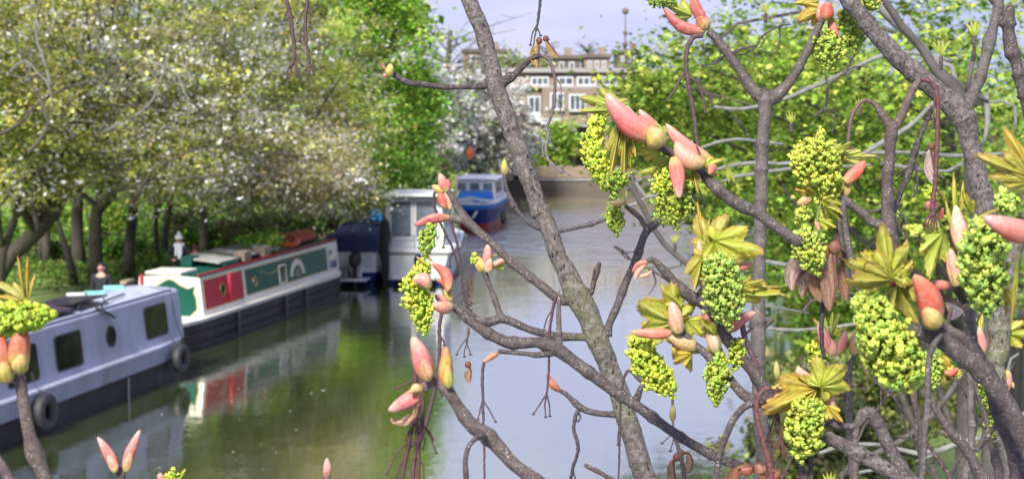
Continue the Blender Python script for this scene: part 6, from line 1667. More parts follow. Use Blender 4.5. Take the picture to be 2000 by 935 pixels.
raceme(A, [(1196, 405, 24), (1200, 425, 36), (1203, 445, 32), (1204, 455, 18)], 7, tightness=.9, col=(0.38, 0.46, 0.070))
# ------------------------------------------------------------------ F: two stems with yellow leaves over the water
Fb = thing_at('flowering_branch', 1431, 675, 1.7, 'dark forked branch with yellow young leaves and hanging flowers, right of the limb')
twig(Fb, [(1262, 512, 9), (1272, 507, 14), (1282, 512, 15), (1295, 526, 18), (1318, 552, 19), (1340, 573, 22), (1358, 584, 26), (1374, 592, 26), (1386, 610, 24), (1408, 645, 24), (1431, 676, 24), (1455, 706, 25), (1470, 722, 26), (1488, 750, 29), (1500, 778, 34), (1502, 800, 30)], col=(0.156, 0.114, 0.104))
twig(Fb, [(1376, 594, 16), (1375, 578, 13), (1375, 560, 12)], col=C_DARK)
twig(Fb, [(1316, 640, 16), (1334, 655, 18), (1353, 670, 18), (1374, 686, 17), (1392, 704, 20), (1412, 726, 19), (1431, 747, 19), (1452, 770, 22), (1475, 782, 26), (1496, 786, 28)], col=(0.230, 0.173, 0.149))
twig(Fb, [(1492, 782, 22, -.01), (1472, 785, 17, -.02), (1450, 797, 15, -.03), (1430, 822, 14, -.04), (1417, 855, 14, -.04), (1405, 890, 13, -.04), (1395, 945, 13, -.04)], col=(0.156, 0.118, 0.113), rings=.4)
stalk(Fb, [(1506, 756), (1490, 762), (1478, 785), (1480, 820), (1490, 860), (1502, 900), (1506, 940)], [], 9, C_RED, w1=12, dd=-.05)
stalk(Fb, [(1518, 755), (1518, 790), (1522, 830), (1528, 862), (1530, 890)], [[(1518, 800), (1506, 835), (1496, 860)], [(1518, 810), (1512, 840), (1500, 862)], [(1524, 850), (1510, 880), (1512, 922)], [(1510, 872), (1526, 880), (1535, 893)], [(1500, 885), (1520, 905), (1536, 925)], [(1526, 860), (1536, 880), (1534, 893)]], 7, (.12, .03, .035))
stalk(Fb, [(1416, 850), (1405, 862), (1392, 870)], [[(1405, 862), (1385, 872), (1370, 878)]], 7, C_DARK)
bud(Fb, 1268, 510, 1234, 532, 15, MAGENTA, bend=5); bud(Fb, 1264, 512, 1240, 548, 14, PEACH, bend=5); leaf(Fb, 1258, 516, 1268, 540, .4, GRN, lobes=1); bud(Fb, 1250, 540, 1274, 528, 9, PEACH, bend=3)
bud(Fb, 1326, 652, 1312, 588, 34, PEACH, flat=.8, dd0=-.01, dd1=-.01, under=.3); bud(Fb, 1312, 650, 1230, 648, 23, [(0, (.5, .3, .12)), (.2, (.72, .16, .09)), (.7, (.75, .24, .14)), (1, (.78, .5, .25))], bend=-2, dd0=-.03, dd1=-.03, under=.3)
bud(Fb, 1362, 680, 1300, 652, 34, [(0, (.35, .35, .08)), (.5, (.58, .48, .18)), (1, (.66, .52, .25))], flat=.8, base=.4)
leaf(Fb, 1318, 628, 1246, 592, 1.0, YEL, roll=12, fold=.22, lobes=5, droop=.15, dd1=-.02, pleat=.06); leaf(Fb, 1305, 640, 1222, 655, .5, YEL, roll=-20, fold=.4, lobes=3, dd0=.01); leaf(Fb, 1312, 590, 1290, 552, .5, GRN, fold=.5, lobes=1)
leaf(Fb, 1335, 660, 1352, 728, .6, YEL, roll=10, fold=.4, lobes=5); leaf(Fb, 1342, 625, 1385, 660, .7, YEL, roll=0, fold=.3, lobes=3); leaf(Fb, 1352, 672, 1332, 700, .6, GOLD, fold=.4, lobes=3); leaf(Fb, 1388, 670, 1410, 730, .5, YEL, fold=.5, lobes=3); leaf(Fb, 1382, 540, 1330, 640, .25, YEL, fold=.4, lobes=1, dd0=.02)
bud(Fb, 1400, 690, 1386, 632, 32, [(0, (.45, .45, .12)), (.5, (.70, .58, .30)), (1, (.80, .55, .35))], flat=.8); bud(Fb, 1418, 648, 1476, 608, 26, PINK, bend=-3); bud(Fb, 1418, 600, 1392, 575, 16, PINK)
raceme(Fb, [(1252, 660, 46), (1252, 690, 54), (1268, 715, 60), (1288, 738, 62), (1304, 758, 46), (1312, 770, 24)], 10, tightness=.6, loose=.12)
raceme(Fb, [(1392, 700, 40), (1408, 718, 52), (1400, 740, 50), (1398, 765, 44), (1398, 786, 22)], 9, tightness=.8, col=(0.44, 0.51, 0.080)); raceme(Fb, [(1435, 665, 30), (1440, 690, 34), (1436, 715, 26)], 9)
# upper tuft of the same stem
bud(Fb, 1372, 560, 1365, 470, 24, PEACH, dd0=.0); bud(Fb, 1420, 528, 1472, 514, 20, PINK, dd1=-.01); bud(Fb, 1382, 640, 1380, 580, 24, PINK)
leaf(Fb, 1388, 480, 1428, 420, 1.0, OLV, roll=-20, fold=.35, lobes=5, pleat=.09, droop=.2, cup=-.1); leaf(Fb, 1396, 470, 1488, 486, .75, YEL, roll=15, fold=.5, lobes=5, pleat=.11, droop=.35, dd0=-.02, dd1=-.04)
leaf(Fb, 1372, 470, 1362, 392, .22, GOLD, fold=.5, lobes=1); leaf(Fb, 1378, 478, 1386, 425, .3, YEL, fold=.5, lobes=1)
leaf(Fb, 1372, 500, 1358, 566, .55, OLV, roll=10, fold=.8, lobes=5, pleat=.14, dd0=-.01, dd1=-.02)
leaf(Fb, 1440, 572, 1536, 580, .40, YEL, roll=-25, fold=.3, lobes=3, droop=.15, dd0=-.01); leaf(Fb, 1440, 565, 1534, 560, .22, OLV, fold=.3, lobes=1, droop=.2)
raceme(Fb, [(1385, 505, 30), (1395, 528, 52), (1405, 555, 66), (1415, 585, 76), (1420, 612, 62), (1425, 634, 30)], 11, loose=.16, fill=.9, dd=-.03, col=(0.48, 0.56, 0.120))
raceme(Fb, [(1400, 500, 26), (1422, 520, 36), (1440, 540, 28)], 10, dd=-.03, col=(0.48, 0.59, 0.130))
# ------------------------------------------------------------------ clump of brown seeds at the bottom
Sd = thing_at('seed_cluster', 1480, 920, 1.75, 'cluster of shiny brown dry winged seeds at the bottom edge, right of the water', 'seeds')
for (x, y, pts) in ((1458, 914, [(1446, 922), (1440, 945), (1436, 975)]), (1484, 912, [(1494, 924), (1498, 945), (1490, 975)]), (1512, 922, [(1524, 934), (1530, 950), (1534, 975)])):
    samara(Sd, x, y, pts, 30, (.40, .17, .08), seedw=20, edge=(.22, .08, .045))
    bud(Sd, x - 12, y + 4, x + 14, y + 2, 26, [(0, (.25, .08, .04)), (.5, (.52, .20, .10)), (1, (.3, .1, .05))], name='seed', point=.1)
twig(Sd, [(1440, 916, 5), (1470, 908, 6), (1515, 916, 6)], col=C_DARK)
Sd2 = thing_at('seed_cluster', 1330, 900, 1.9, 'pair of curled brown seed wings hanging low over the water', 'seeds')
samara(Sd2, 1322, 892, [(1316, 905), (1318, 930), (1320, 955)], 17, (.30, .18, .10), seedw=16)
samara(Sd2, 1330, 884, [(1345, 884), (1353, 900), (1348, 920), (1336, 926)], 15, (.38, .24, .14), seedw=14)
twig(Sd2, [(1316, 835, 6), (1320, 860, 8), (1330, 890, 9), (1338, 940, 10)], col=(0.202, 0.176, 0.153))
stalk(Sd2, [(1314, 776), (1313, 800), (1315, 835)], [[(1315, 845), (1304, 855), (1293, 865)], [(1316, 855), (1312, 870), (1309, 880)], [(1318, 850), (1324, 862)]], 6, C_DARK)
bud(Sd2, 1314, 822, 1314, 788, 14, [(0, (.1, .14, .05)), (1, (.2, .28, .08))], name='bud')
t_ = thing_at('bare_twig', 1180, 925, 1.95, 'short broken bare twig poking up from the bottom edge beside the limb')
twig(t_, [(1143, 908, 8), (1150, 912, 9), (1172, 922, 9), (1205, 942, 10), (1225, 955, 10)], col=C_BROWN)
t_ = thing_at('hanging_stalks', 570, 80, 1.9, 'two withered fruit stalks hanging down from the top edge over the blossom trees', 'stalks')
stalk(t_, [(556, -20), (562, 10), (569, 40), (572, 70), (576, 100), (574, 118), (566, 132)], [[(563, 22), (557, 30), (555, 40)], [(565, 26), (562, 38), (557, 40)], [(572, 30), (573, 35)], [(575, 82), (584, 82)], [(577, 104), (584, 118), (590, 128)], [(566, 130), (560, 143), (562, 153)], [(568, 128), (568, 142), (564, 160)], [(575, 118), (578, 135), (580, 150)], [(576, 120), (584, 150)]], 8, (.075, .042, .038), w1=6.5)
stalk(t_, [(600, -20), (599, 14), (596, 45), (598, 80), (602, 105), (604, 126)], [[(598, 14), (588, 30), (581, 46)], [(600, 12), (608, 18), (612, 25)], [(601, 16), (606, 35), (605, 54)], [(603, 18), (606, 44)], [(594, 52), (587, 60), (586, 80)], [(604, 124), (612, 132), (615, 136)], [(604, 126), (611, 140), (613, 147)], [(604, 126), (603, 145), (602, 156)], [(604, 126), (597, 138)]], 7.5, (.075, .042, .038), w1=6)
stalk(t_, [(640, -30), (600, -14), (556, -18), (520, -30)], [], 9, (.075, .042, .038))
# ------------------------------------------------------------------ small twig behind the limb with a yellow bud
t_ = thing_at('thin_twig', 1040, 440, 2.9, 'thin dark twig with a yellow-green bud curving low behind the speckled limb')
twig(t_, [(986, 340, 6), (988, 362, 7), (993, 378, 9), (1005, 403, 10), (1022, 425, 8), (1045, 443, 8), (1075, 450, 8), (1105, 449, 8), (1145, 440, 9), (1185, 428, 8), (1215, 418, 7)], col=(0.092, 0.083, 0.077), rings=2.4)
bud(t_, 986, 345, 985, 310, 15, [(0, (.10, .05, .04)), (.3, (.3, .3, .05)), (.6, (.6, .58, .06)), (1, (.5, .5, .1))], name='bud')
stalk(t_, [(1056, 450), (1066, 470), (1072, 485)], [], 4, C_DARK)
# ------------------------------------------------------------------ G: thick branch top right
Gb = thing_at('sycamore_branch', 1785, 138, 2.3, 'thick purple-grey branch coming down from the top right corner to a fork')
twig(Gb, [(1640, -30, 33), (1657, 0, 33), (1680, 28, 34), (1704, 58, 35), (1728, 86, 36), (1752, 113, 38), (1785, 140, 42), (1810, 162, 41), (1838, 186, 42), (1862, 205, 50), (1880, 228, 52), (1890, 255, 44), (1898, 290, 40), (1908, 335, 40), (1920, 385, 42), (1930, 430, 42), (1945, 500, 42)], m='bark_grey', col=(0.202, 0.162, 0.153), sides=20, bump=.03, rings=.7)
twig(Gb, [(1878, 222, 34), (1890, 205, 28), (1902, 178, 25), (1913, 158, 23), (1922, 125, 23), (1929, 100, 22), (1932, 80, 30), (1938, 60, 22), (1945, 36, 20), (1951, 12, 22), (1948, -25, 20)], m='bark_twig', col=(0.304, 0.255, 0.243))
twig(Gb, [(1950, 14, 14), (1938, 2, 11), (1930, -12, 10)], col=C_TWIG)
for (x, y) in ((1956, 26), (1935, 72)):
    bud(Gb, x, y, x + 6, y + 3, 10, [(0, C_DARK), (1, C_DARK)], name='bud_scar', flat=1)
# the stubby twig at the right
H = thing_at('stubby_twig', 1978, 110, 2.2, 'knobbly stub twig with a reddish blunt tip at the top right edge')
twig(H, [(1974, 12, 16), (1972, 22, 21), (1968, 45, 27), (1970, 62, 25), (1973, 82, 30), (1976, 100, 28), (1984, 122, 24), (1990, 145, 22), (1998, 180, 22), (2012, 235, 22)], col=(0.138, 0.090, 0.086), rings=2)
bud(H, 1973, 20, 1973, 8, 15, [(0, (.25, .08, .06)), (1, (.4, .14, .09))], flat=1, name='leaf_scar')
# ------------------------------------------------------------------ I: fork with withered stalks
I_ = thing_at('forked_twig', 1733, 350, 2.15, 'upright speckled twig with a Y fork and withered stalks, below the thick branch')
twig(I_, [(1743, 238, 26), (1741, 262, 25), (1738, 300, 22), (1735, 335, 22), (1733, 370, 24), (1733, 410, 26), (1737, 440, 30), (1742, 475, 26), (1750, 530, 26)], col=(0.202, 0.134, 0.113))
twig(I_, [(1742, 252, 22), (1732, 238, 18), (1722, 222, 15), (1712, 207, 13), (1705, 199, 11)], col=(0.267, 0.160, 0.117))
twig(I_, [(1744, 252, 22), (1755, 236, 19), (1766, 214, 17), (1776, 190, 15), (1784, 172, 15), (1795, 158, 12)], col=(0.313, 0.200, 0.144))
stalk(I_, [(1703, 200), (1690, 196), (1676, 206), (1665, 226), (1659, 250), (1657, 275), (1656, 292)], [[(1660, 262), (1654, 245)], [(1657, 284), (1664, 290)]], 8, (.14, .075, .075), w1=7)
stalk(I_, [(1797, 156), (1812, 158), (1826, 172), (1832, 198), (1831, 240), (1829, 300), (1827, 350), (1822, 395), (1822, 425)],
      [[(1826, 190), (1823, 220), (1822, 250)], [(1820, 415), (1808, 430), (1801, 442)], [(1821, 418), (1812, 436), (1806, 448)], [(1822, 420), (1818, 440), (1813, 450)], [(1822, 420), (1824, 440), (1822, 450)], [(1823, 418), (1829, 436), (1830, 448)], [(1824, 415), (1834, 430), (1838, 442)], [(1826, 362), (1836, 380)]], 9, (.12, .04, .045), w1=10)
samara(I_, 1819, 286, [(1820, 305), (1824, 330), (1828, 362)], 20, (.60, .46, .38), seedw=14)
twig(I_, [(1822, 208, 9, .05), (1812, 232, 10, .05), (1798, 262, 11, .05), (1786, 300, 13, .05), (1778, 330, 14, .05), (1764, 365, 12, .05), (1752, 395, 12, .05), (1742, 418, 12, .05)], col=(0.064, 0.045, 0.045), rings=1.6)
stalk(I_, [(1782, 325), (1768, 330), (1750, 345)], [[(1768, 330), (1756, 346), (1742, 360)]], 6, (.06, .045, .05), dd=.05)
stalk(I_, [(1784, 320), (1790, 335), (1792, 360), (1787, 380)], [[(1786, 362), (1785, 384)], [(1788, 330), (1800, 310), (1810, 292)]], 6, (.06, .045, .05), dd=.05)
stalk(I_, [(1738, 395), (1712, 412), (1690, 414)], [[(1712, 412), (1700, 410), (1688, 418)], [(1712, 410), (1726, 410), (1738, 405)]], 6, (.07, .055, .055), dd=.04)
stalk(I_, [(1745, 415), (1756, 440), (1758, 455)], [[(1740, 445), (1715, 455), (1695, 470)], [(1738, 452), (1712, 468), (1694, 485)]], 6, (.06, .045, .05))
raceme(I_, [(1806, 382, 22), (1822, 379, 30), (1838, 384, 22)], 6, tightness=.9, dd=.08); bud(I_, 1822, 412, 1818, 386, 30, PINK, dd0=.08, dd1=.08, flat=.8); bud(I_, 1834, 432, 1842, 405, 12, RED, dd0=.08, dd1=.08)
# ------------------------------------------------------------------ S: flower tassel hanging from a side twig
Sb = thing_at('flowering_branch', 1660, 405, 2.0, 'side twig with a tall double yellow-green flower tassel and one red scale')
twig(Sb, [(1742, 458, 18), (1722, 442, 17), (1700, 432, 18), (1688, 418, 20), (1672, 408, 16), (1655, 395, 17), (1642, 380, 14)], col=(0.239, 0.173, 0.149), rings=1.5)
twig(Sb, [(1648, 392, 14), (1648, 430, 13), (1655, 470, 15), (1662, 505, 16), (1668, 540, 15)], col=(0.221, 0.177, 0.162)); twig(Sb, [(1640, 395, 9), (1640, 440, 9), (1646, 490, 10)], col=(0.156, 0.123, 0.117))
raceme(Sb, [(1598, 276, 60), (1594, 300, 84), (1600, 325, 88), (1610, 350, 84), (1612, 375, 56), (1600, 388, 34)], 11, loose=.15, fill=.9, col=(0.59, 0.62, 0.100)); raceme(Sb, [(1602, 272, 18), (1602, 262, 21), (1602, 252, 14)], 7, tightness=.9, col=(0.59, 0.61, 0.110))
raceme(Sb, [(1566, 288, 26), (1560, 308, 34), (1562, 325, 24)], 10, col=(0.59, 0.62, 0.100))
leaf(Sb, 1590, 276, 1574, 268, .8, GRN, lobes=1); leaf(Sb, 1612, 278, 1648, 290, .5, GRN, fold=.3, lobes=3); leaf(Sb, 1640, 306, 1718, 306, .32, [q_ for q_ in ((.50, .52, .12), (.62, .55, .25), (.52, .32, .12))], fold=.4, lobes=3, droop=.1); leaf(Sb, 1640, 310, 1692, 300, .4, GRN, fold=.5, lobes=1)
bud(Sb, 1650, 356, 1690, 314, 27, RED, bend=2, flat=.5, dd0=-.01, under=.2); bud(Sb, 1650, 384, 1662, 340, 19, [(0, (.3, .28, .06)), (.5, (.6, .5, .1)), (1, (.65, .35, .15))])
leaf(Sb, 1606, 390, 1662, 402, .45, YEL, roll=10, fold=.35, lobes=3, dd0=-.02); leaf(Sb, 1610, 400, 1652, 450, .35, YEL, roll=-10, fold=.35, lobes=3, dd0=-.02); leaf(Sb, 1590, 378, 1552, 370, .7, GOLD, fold=.5, lobes=3); leaf(Sb, 1600, 385, 1632, 360, .4, YEL, lobes=1)
bud(Sb, 1585, 388, 1556, 398, 20, [(0, (.5, .4, .1)), (1, (.6, .5, .2))]); bud(Sb, 1598, 452, 1594, 425, 12, PEACH)
twig(Sb, [(1606, 385, 7), (1600, 410, 8), (1594, 440, 8), (1586, 470, 6)], m='floret', col=(0.38, 0.46, 0.150), rings=0)
raceme(Sb, [(1575, 408, 28), (1566, 420, 34), (1560, 432, 24)], 11, fill=.7, col=(0.55, 0.61, 0.120)); raceme(Sb, [(1604, 412, 9), (1608, 430, 18), (1610, 440, 20)], 10, fill=.7, col=(0.55, 0.61, 0.120))
raceme(Sb, [(1562, 450, 32), (1572, 468, 54), (1580, 490, 64), (1588, 512, 56), (1596, 530, 26)], 11, loose=.14, fill=.9, col=(0.53, 0.59, 0.100), dd=-.02)
# dry seeds below
Sq = thing_at('seed_cluster', 1632, 490, 2.02, 'bunch of dried pale and brown winged seeds hanging under the flower tassel', 'seeds')
stalk(Sq, [(1655, 440), (1648, 460), (1640, 480)], [], 6, (.12, .07, .075))
for k in range(5):
    stalk(Sq, [(1640 + k * 4, 425), (1632 + k * 4, 455), (1628 + k * 3, 480)], [], 5, (.13, .075, .08))
samara(Sq, 1620, 486, [(1590, 510), (1560, 540), (1548, 568)], 44, (.66, .47, .38), seedw=20, edge=(.22, .09, .06), roll=10)
samara(Sq, 1624, 500, [(1612, 530), (1608, 560), (1605, 590)], 34, (.42, .24, .14), seedw=24, edge=(.18, .08, .05), dd=-.02); samara(Sq, 1630, 484, [(1630, 515), (1632, 560), (1622, 608)], 32, (.38, .22, .14), seedw=26, edge=(.2, .09, .06), dd=-.03)
samara(Sq, 1648, 502, [(1650, 530), (1658, 560), (1655, 588)], 24, (.34, .17, .10), seedw=20, edge=(.16, .07, .05)); samara(Sq, 1604, 505, [(1588, 535), (1580, 560), (1566, 580)], 30, (.58, .40, .30), seedw=16, edge=(.22, .09, .06), dd=.01)
stalk(Sq, [(1598, 556), (1606, 575), (1608, 600), (1604, 640), (1606, 680), (1611, 700)], [], 11, (.04, .03, .035), w1=8)
# ------------------------------------------------------------------ bud cluster in the middle right
Mb = thing_at('budding_twig', 1666, 696, 2.25, 'upright twig with pink buds and small fanned leaves, in the middle of the right half')
twig(Mb, [(1672, 690, 12), (1664, 705, 12), (1655, 725, 18), (1657, 760, 17), (1658, 800, 16), (1660, 850, 16), (1664, 900, 16), (1668, 950, 17)], col=(0.202, 0.176, 0.158), rings=1.5)
twig(Mb, [(1656, 790, 10), (1645, 770, 7), (1636, 758, 6)], col=C_DARK)
bud(Mb, 1622, 690, 1598, 632, 28, PINK, flat=.8); bud(Mb, 1632, 692, 1652, 645, 20, PINK, bend=3); bud(Mb, 1628, 696, 1620, 660, 26, PEACH)
bud(Mb, 1668, 694, 1676, 640, 24, [(0, (.5, .42, .1)), (.4, (.72, .42, .2)), (1, (.7, .4, .25))], flat=.7); bud(Mb, 1688, 690, 1694, 732, 18, [(0, (.2, .08, .05)), (.5, (.5, .3, .2)), (1, (.65, .42, .3))]); bud(Mb, 1680, 650, 1674, 632, 14, RED)
leaf(Mb, 1620, 655, 1604, 612, .5, GRN, lobes=1); leaf(Mb, 1624, 655, 1626, 608, .4, YEL, lobes=1); leaf(Mb, 1630, 655, 1650, 635, .5, YEL, lobes=3); leaf(Mb, 1616, 652, 1588, 622, .5, OLV, lobes=1); leaf(Mb, 1626, 650, 1640, 610, .4, GRN, lobes=1)
raceme(Mb, [(1596, 672, 28), (1590, 688, 34), (1584, 700, 22)], 9, fill=.8)
# ------------------------------------------------------------------ T: low flower tuft with a wide leaf
Tb = thing_at('flowering_branch', 1610, 825, 1.7, 'low bent branch with a wide yellow leaf and drooping tassel, bottom centre right')
twig(Tb, [(1606, 822, 18), (1622, 826, 16), (1645, 832, 16), (1665, 832, 15), (1680, 822, 19), (1694, 803, 23), (1705, 812, 24), (1718, 835, 25), (1732, 862, 27), (1748, 895, 30), (1768, 935, 34)], col=(0.175, 0.142, 0.131), rings=1.2)
twig(Tb, [(1692, 802, 17), (1680, 806, 15), (1673, 830, 14), (1670, 870, 14), (1670, 910, 15), (1672, 950, 16)], col=(0.276, 0.226, 0.211), rings=.8)
twig(Tb, [(1596, 845, 22), (1625, 858, 27), (1655, 872, 30), (1690, 893, 32), (1730, 915, 34), (1800, 955, 38)], m='bark_grey', col=(0.212, 0.167, 0.153), sides=18)
leaf(Tb, 1596, 758, 1488, 806, .62, GOLD, roll=14, fold=.25, lobes=3, droop=.10, dd0=-.01, dd1=-.03); leaf(Tb, 1592, 752, 1500, 760, .42, YEL, roll=10, fold=.3, lobes=3, droop=.1, dd0=-.005)
leaf(Tb, 1602, 755, 1652, 715, .95, YEL, roll=-15, fold=.3, lobes=5, droop=.15, dd0=-.02, dd1=-.04); leaf(Tb, 1606, 760, 1650, 752, .7, YEL, fold=.4, lobes=3, dd0=-.02); leaf(Tb, 1604, 765, 1635, 800, .6, GOLD, fold=.4, lobes=3)
bud(Tb, 1594, 752, 1556, 716, 34, [(0, (.5, .45, .15)), (.5, (.78, .45, .30)), (1, (.80, .50, .36))], bend=-8, flat=.5); bud(Tb, 1606, 805, 1626, 770, 30, PEACH, flat=.6, bend=4)
twig(Tb, [(1600, 752, 8), (1598, 765, 10), (1586, 790, 10), (1572, 815, 8)], m='floret', col=(0.53, 0.56, 0.180), rings=0)
raceme(Tb, [(1572, 738, 30), (1580, 752, 36)], 12, fill=.7, col=(0.46, 0.53, 0.130))
raceme(Tb, [(1582, 782, 50), (1574, 805, 68), (1572, 835, 82), (1570, 862, 74), (1568, 885, 44), (1566, 896, 20)], 13, loose=.13, fill=.9, col=(0.51, 0.56, 0.090), dd=-.02); raceme(Tb, [(1602, 778, 24), (1608, 795, 28), (1612, 812, 24)], 12, fill=.8, col=(0.51, 0.56, 0.090))
bud(Tb, 1518, 740, 1516, 704, 18, [(0, (.2, .25, .06)), (.5, (.5, .55, .15)), (1, (.5, .5, .2))], dd0=.6, dd1=.6, name='bud'); bud(Tb, 1602, 826, 1596, 832, 8, GREENB)
for pts, w_ in (([(1600, 880), (1612, 905), (1618, 945)], 9), ([(1660, 705), (1640, 730), (1625, 740)], 5)):
    pass
twig(Tb, [(1556, 890, 9), (1566, 910, 12), (1574, 950, 13)], col=(0.221, 0.177, 0.162))
twig(Tb, [(1604, 865, 8), (1590, 878, 9), (1584, 905, 9), (1584, 945, 10)], col=(0.092, 0.074, 0.072))
stalk(Fb, [(1448, 615), (1452, 650), (1462, 680), (1476, 710), (1482, 740), (1484, 760)], [[(1466, 690), (1478, 696)], [(1455, 655), (1468, 640)]], 11, (.10, .05, .055), w1=11)
# ------------------------------------------------------------------ K: grey moss-spotted trunk at the right
MOSS = [(1945, 690, 40), (1950, 640, 20), (1938, 730, 30)]
K = thing_at('sycamore_limb', 1955, 620, 2.1, 'grey lichen-spotted limb standing at the right edge behind the near flowers')
twig(K, [(1985, 440, 30), (1978, 500, 34), (1966, 560, 36), (1957, 600, 40), (1952, 640, 42), (1951, 680, 44), (1945, 715, 38), (1950, 770, 38), (1965, 840, 40), (1985, 960, 42)], m='bark_grey', col=(0.230, 0.205, 0.180), sides=20, bump=.05)
MOSS = []
bud(K, 1968, 722, 1962, 775, 22, PINK); bud(K, 1975, 745, 1980, 758, 9, GREENB); leaf(K, 1965, 650, 2030, 655, .6, YEL, fold=.3, lobes=5, pleat=.12)
bud(K, 1920, 690, 1912, 636, 20, PINK); leaf(K, 1915, 660, 1918, 612, .5, YEL, lobes=1)
# ------------------------------------------------------------------ J: near branch bottom right, the largest flowers
J = thing_at('flowering_branch', 1908, 712, 1.35, 'nearest thick branch lower right with large red scales and yellow star leaf')
twig(J, [(1776, 640, 22), (1790, 648, 30), (1812, 652, 34), (1834, 658, 40), (1858, 675, 42), (1880, 694, 42), (1905, 712, 46), (1925, 730, 44), (1942, 752, 40), (1960, 778, 38), (1978, 808, 36), (1995, 845, 37), (2020, 900, 38)], col=(0.184, 0.138, 0.131), rings=.7)
twig(J, [(1828, 634, 18), (1845, 642, 22), (1862, 650, 22), (1884, 662, 26), (1902, 680, 30), (1914, 702, 30)], col=(0.239, 0.187, 0.171), rings=.8)
twig(J, [(1888, 596, 18, .02), (1893, 612, 18, .02), (1896, 640, 17, .01), (1900, 668, 22, 0)], col=(0.221, 0.168, 0.162))
twig(J, [(1932, 752, 24, .05), (1944, 790, 28, .05), (1960, 830, 30, .05), (1976, 870, 32, .05), (1996, 950, 36, .05)], col=(0.120, 0.084, 0.081))
twig(J, [(1838, 655, 10, -.03), (1824, 672, 13, -.05), (1815, 700, 13, -.05), (1812, 745, 13, -.05), (1812, 790, 13, -.05), (1806, 850, 13, -.05), (1800, 950, 14, -.05)], col=(0.248, 0.215, 0.207), rings=.3)
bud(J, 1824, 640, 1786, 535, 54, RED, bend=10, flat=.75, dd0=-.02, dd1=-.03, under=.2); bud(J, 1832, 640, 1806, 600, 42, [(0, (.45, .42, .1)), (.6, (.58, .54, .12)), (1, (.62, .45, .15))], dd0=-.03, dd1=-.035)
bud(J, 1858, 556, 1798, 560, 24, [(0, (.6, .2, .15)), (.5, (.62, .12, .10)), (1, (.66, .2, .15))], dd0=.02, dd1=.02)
leaf(J, 1738, 538, 1722, 432, .62, YEL, roll=-8, fold=.25, lobes=5, droop=.06, dd0=-.02, dd1=-.03, pleat=.06, sharp=1.4); leaf(J, 1740, 545, 1652, 512, .6, YEL, roll=20, fold=.3, lobes=3, droop=.15, dd0=-.02, dd1=-.04, sharp=1.3); leaf(J, 1744, 540, 1776, 462, .4, YEL, roll=-5, fold=.25, lobes=3, dd0=-.02, sharp=1.4)
leaf(J, 1742, 545, 1664, 560, .5, OLV, roll=30, fold=.4, lobes=3, droop=.3, dd0=-.02, dd1=-.05); leaf(J, 1756, 540, 1790, 515, .6, YEL, roll=0, fold=.3, lobes=3, dd0=-.02)
leaf(J, 1842, 452, 1812, 545, .55, GRN, roll=15, fold=.5, lobes=3, droop=.1, pleat=.11); leaf(J, 1752, 555, 1790, 630, .6, OLV, roll=15, fold=.6, lobes=3, droop=.1, pleat=.14, dd0=-.01); leaf(J, 1760, 550, 1745, 610, .5, OLV, fold=.6, lobes=3, pleat=.14)
bud(J, 1758, 545, 1738, 560, 18, RED); raceme(J, [(1778, 455, 20), (1790, 447, 26), (1800, 456, 18)], 11, col=(0.55, 0.61, 0.100))
twig(J, [(1752, 565, 9), (1736, 580, 11), (1722, 605, 12), (1716, 640, 8)], m='floret', col=(0.43, 0.51, 0.180), rings=0)
raceme(J, [(1700, 585, 56), (1706, 615, 84), (1720, 645, 104), (1738, 680, 112), (1755, 712, 104), (1768, 738, 84), (1774, 752, 40)], 16, loose=.10, fill=.95, col=(0.51, 0.59, 0.095), dd=-.04); raceme(J, [(1680, 575, 26), (1682, 595, 34), (1690, 615, 34)], 14, col=(0.46, 0.55, 0.110), dd=-.03)
bud(J, 1888, 500, 1866, 400, 36, PEACH, bend=-3, flat=.8, dd0=-.01, hue=.97, under=.2); bud(J, 1868, 560, 1856, 484, 28, PEACH, under=.2)
leaf(J, 1868, 458, 1862, 335, .16, YEL, fold=.4, lobes=1); leaf(J, 1874, 445, 1882, 350, .18, YEL, fold=.4, lobes=1); leaf(J, 1862, 462, 1846, 388, .22, YEL, fold=.3, lobes=1); leaf(J, 1880, 440, 1955, 405, .22, OLV, fold=.3, lobes=1)
raceme(J, [(1918, 430, 50), (1918, 460, 84), (1920, 495, 100), (1920, 530, 100), (1922, 565, 90), (1926, 595, 60), (1930, 610, 26)], 16, loose=.10, fill=.95, col=(0.46, 0.56, 0.115), dd=-.05); raceme(J, [(1952, 400, 36), (1966, 394, 46), (1982, 392, 30)], 15, col=(0.46, 0.56, 0.115), dd=-.03)
bud(J, 2035, 462, 1920, 424, 46, PINK, bend=-4, flat=.9, dd0=-.09, dd1=-.10, under=.6); leaf(J, 1968, 520, 1965, 620, .2, OLV, fold=.4, lobes=1); leaf(J, 1962, 430, 1968, 490, .5, OLV, fold=.5, lobes=1)
samara(J, 1846, 585, [(1862, 590), (1885, 605)], 36, (.72, .58, .52), seedw=10, dd=.06)
stalk(J, [(1858, 600), (1852, 625), (1850, 650)], [], 9, C_DARK, dd=.02)
Jl = thing_at('leaf_spray', 1985, 300, 1.15, 'blurred olive-gold young leaf poking in from the right edge, nearest of all', 'leaf')
leaf(Jl, 2010, 345, 1902, 302, .42, OLV, roll=10, fold=.25, lobes=3, droop=.1, pleat=.07); leaf(Jl, 2020, 350, 1962, 248, .40, GOLD, roll=-10, fold=.25, lobes=3, droop=.1); leaf(Jl, 2015, 355, 1930, 345, .35, OLV, fold=.3, lobes=3)
leaf(Jl, 1990, 470, 1975, 640, .14, OLV, fold=.5, lobes=1)
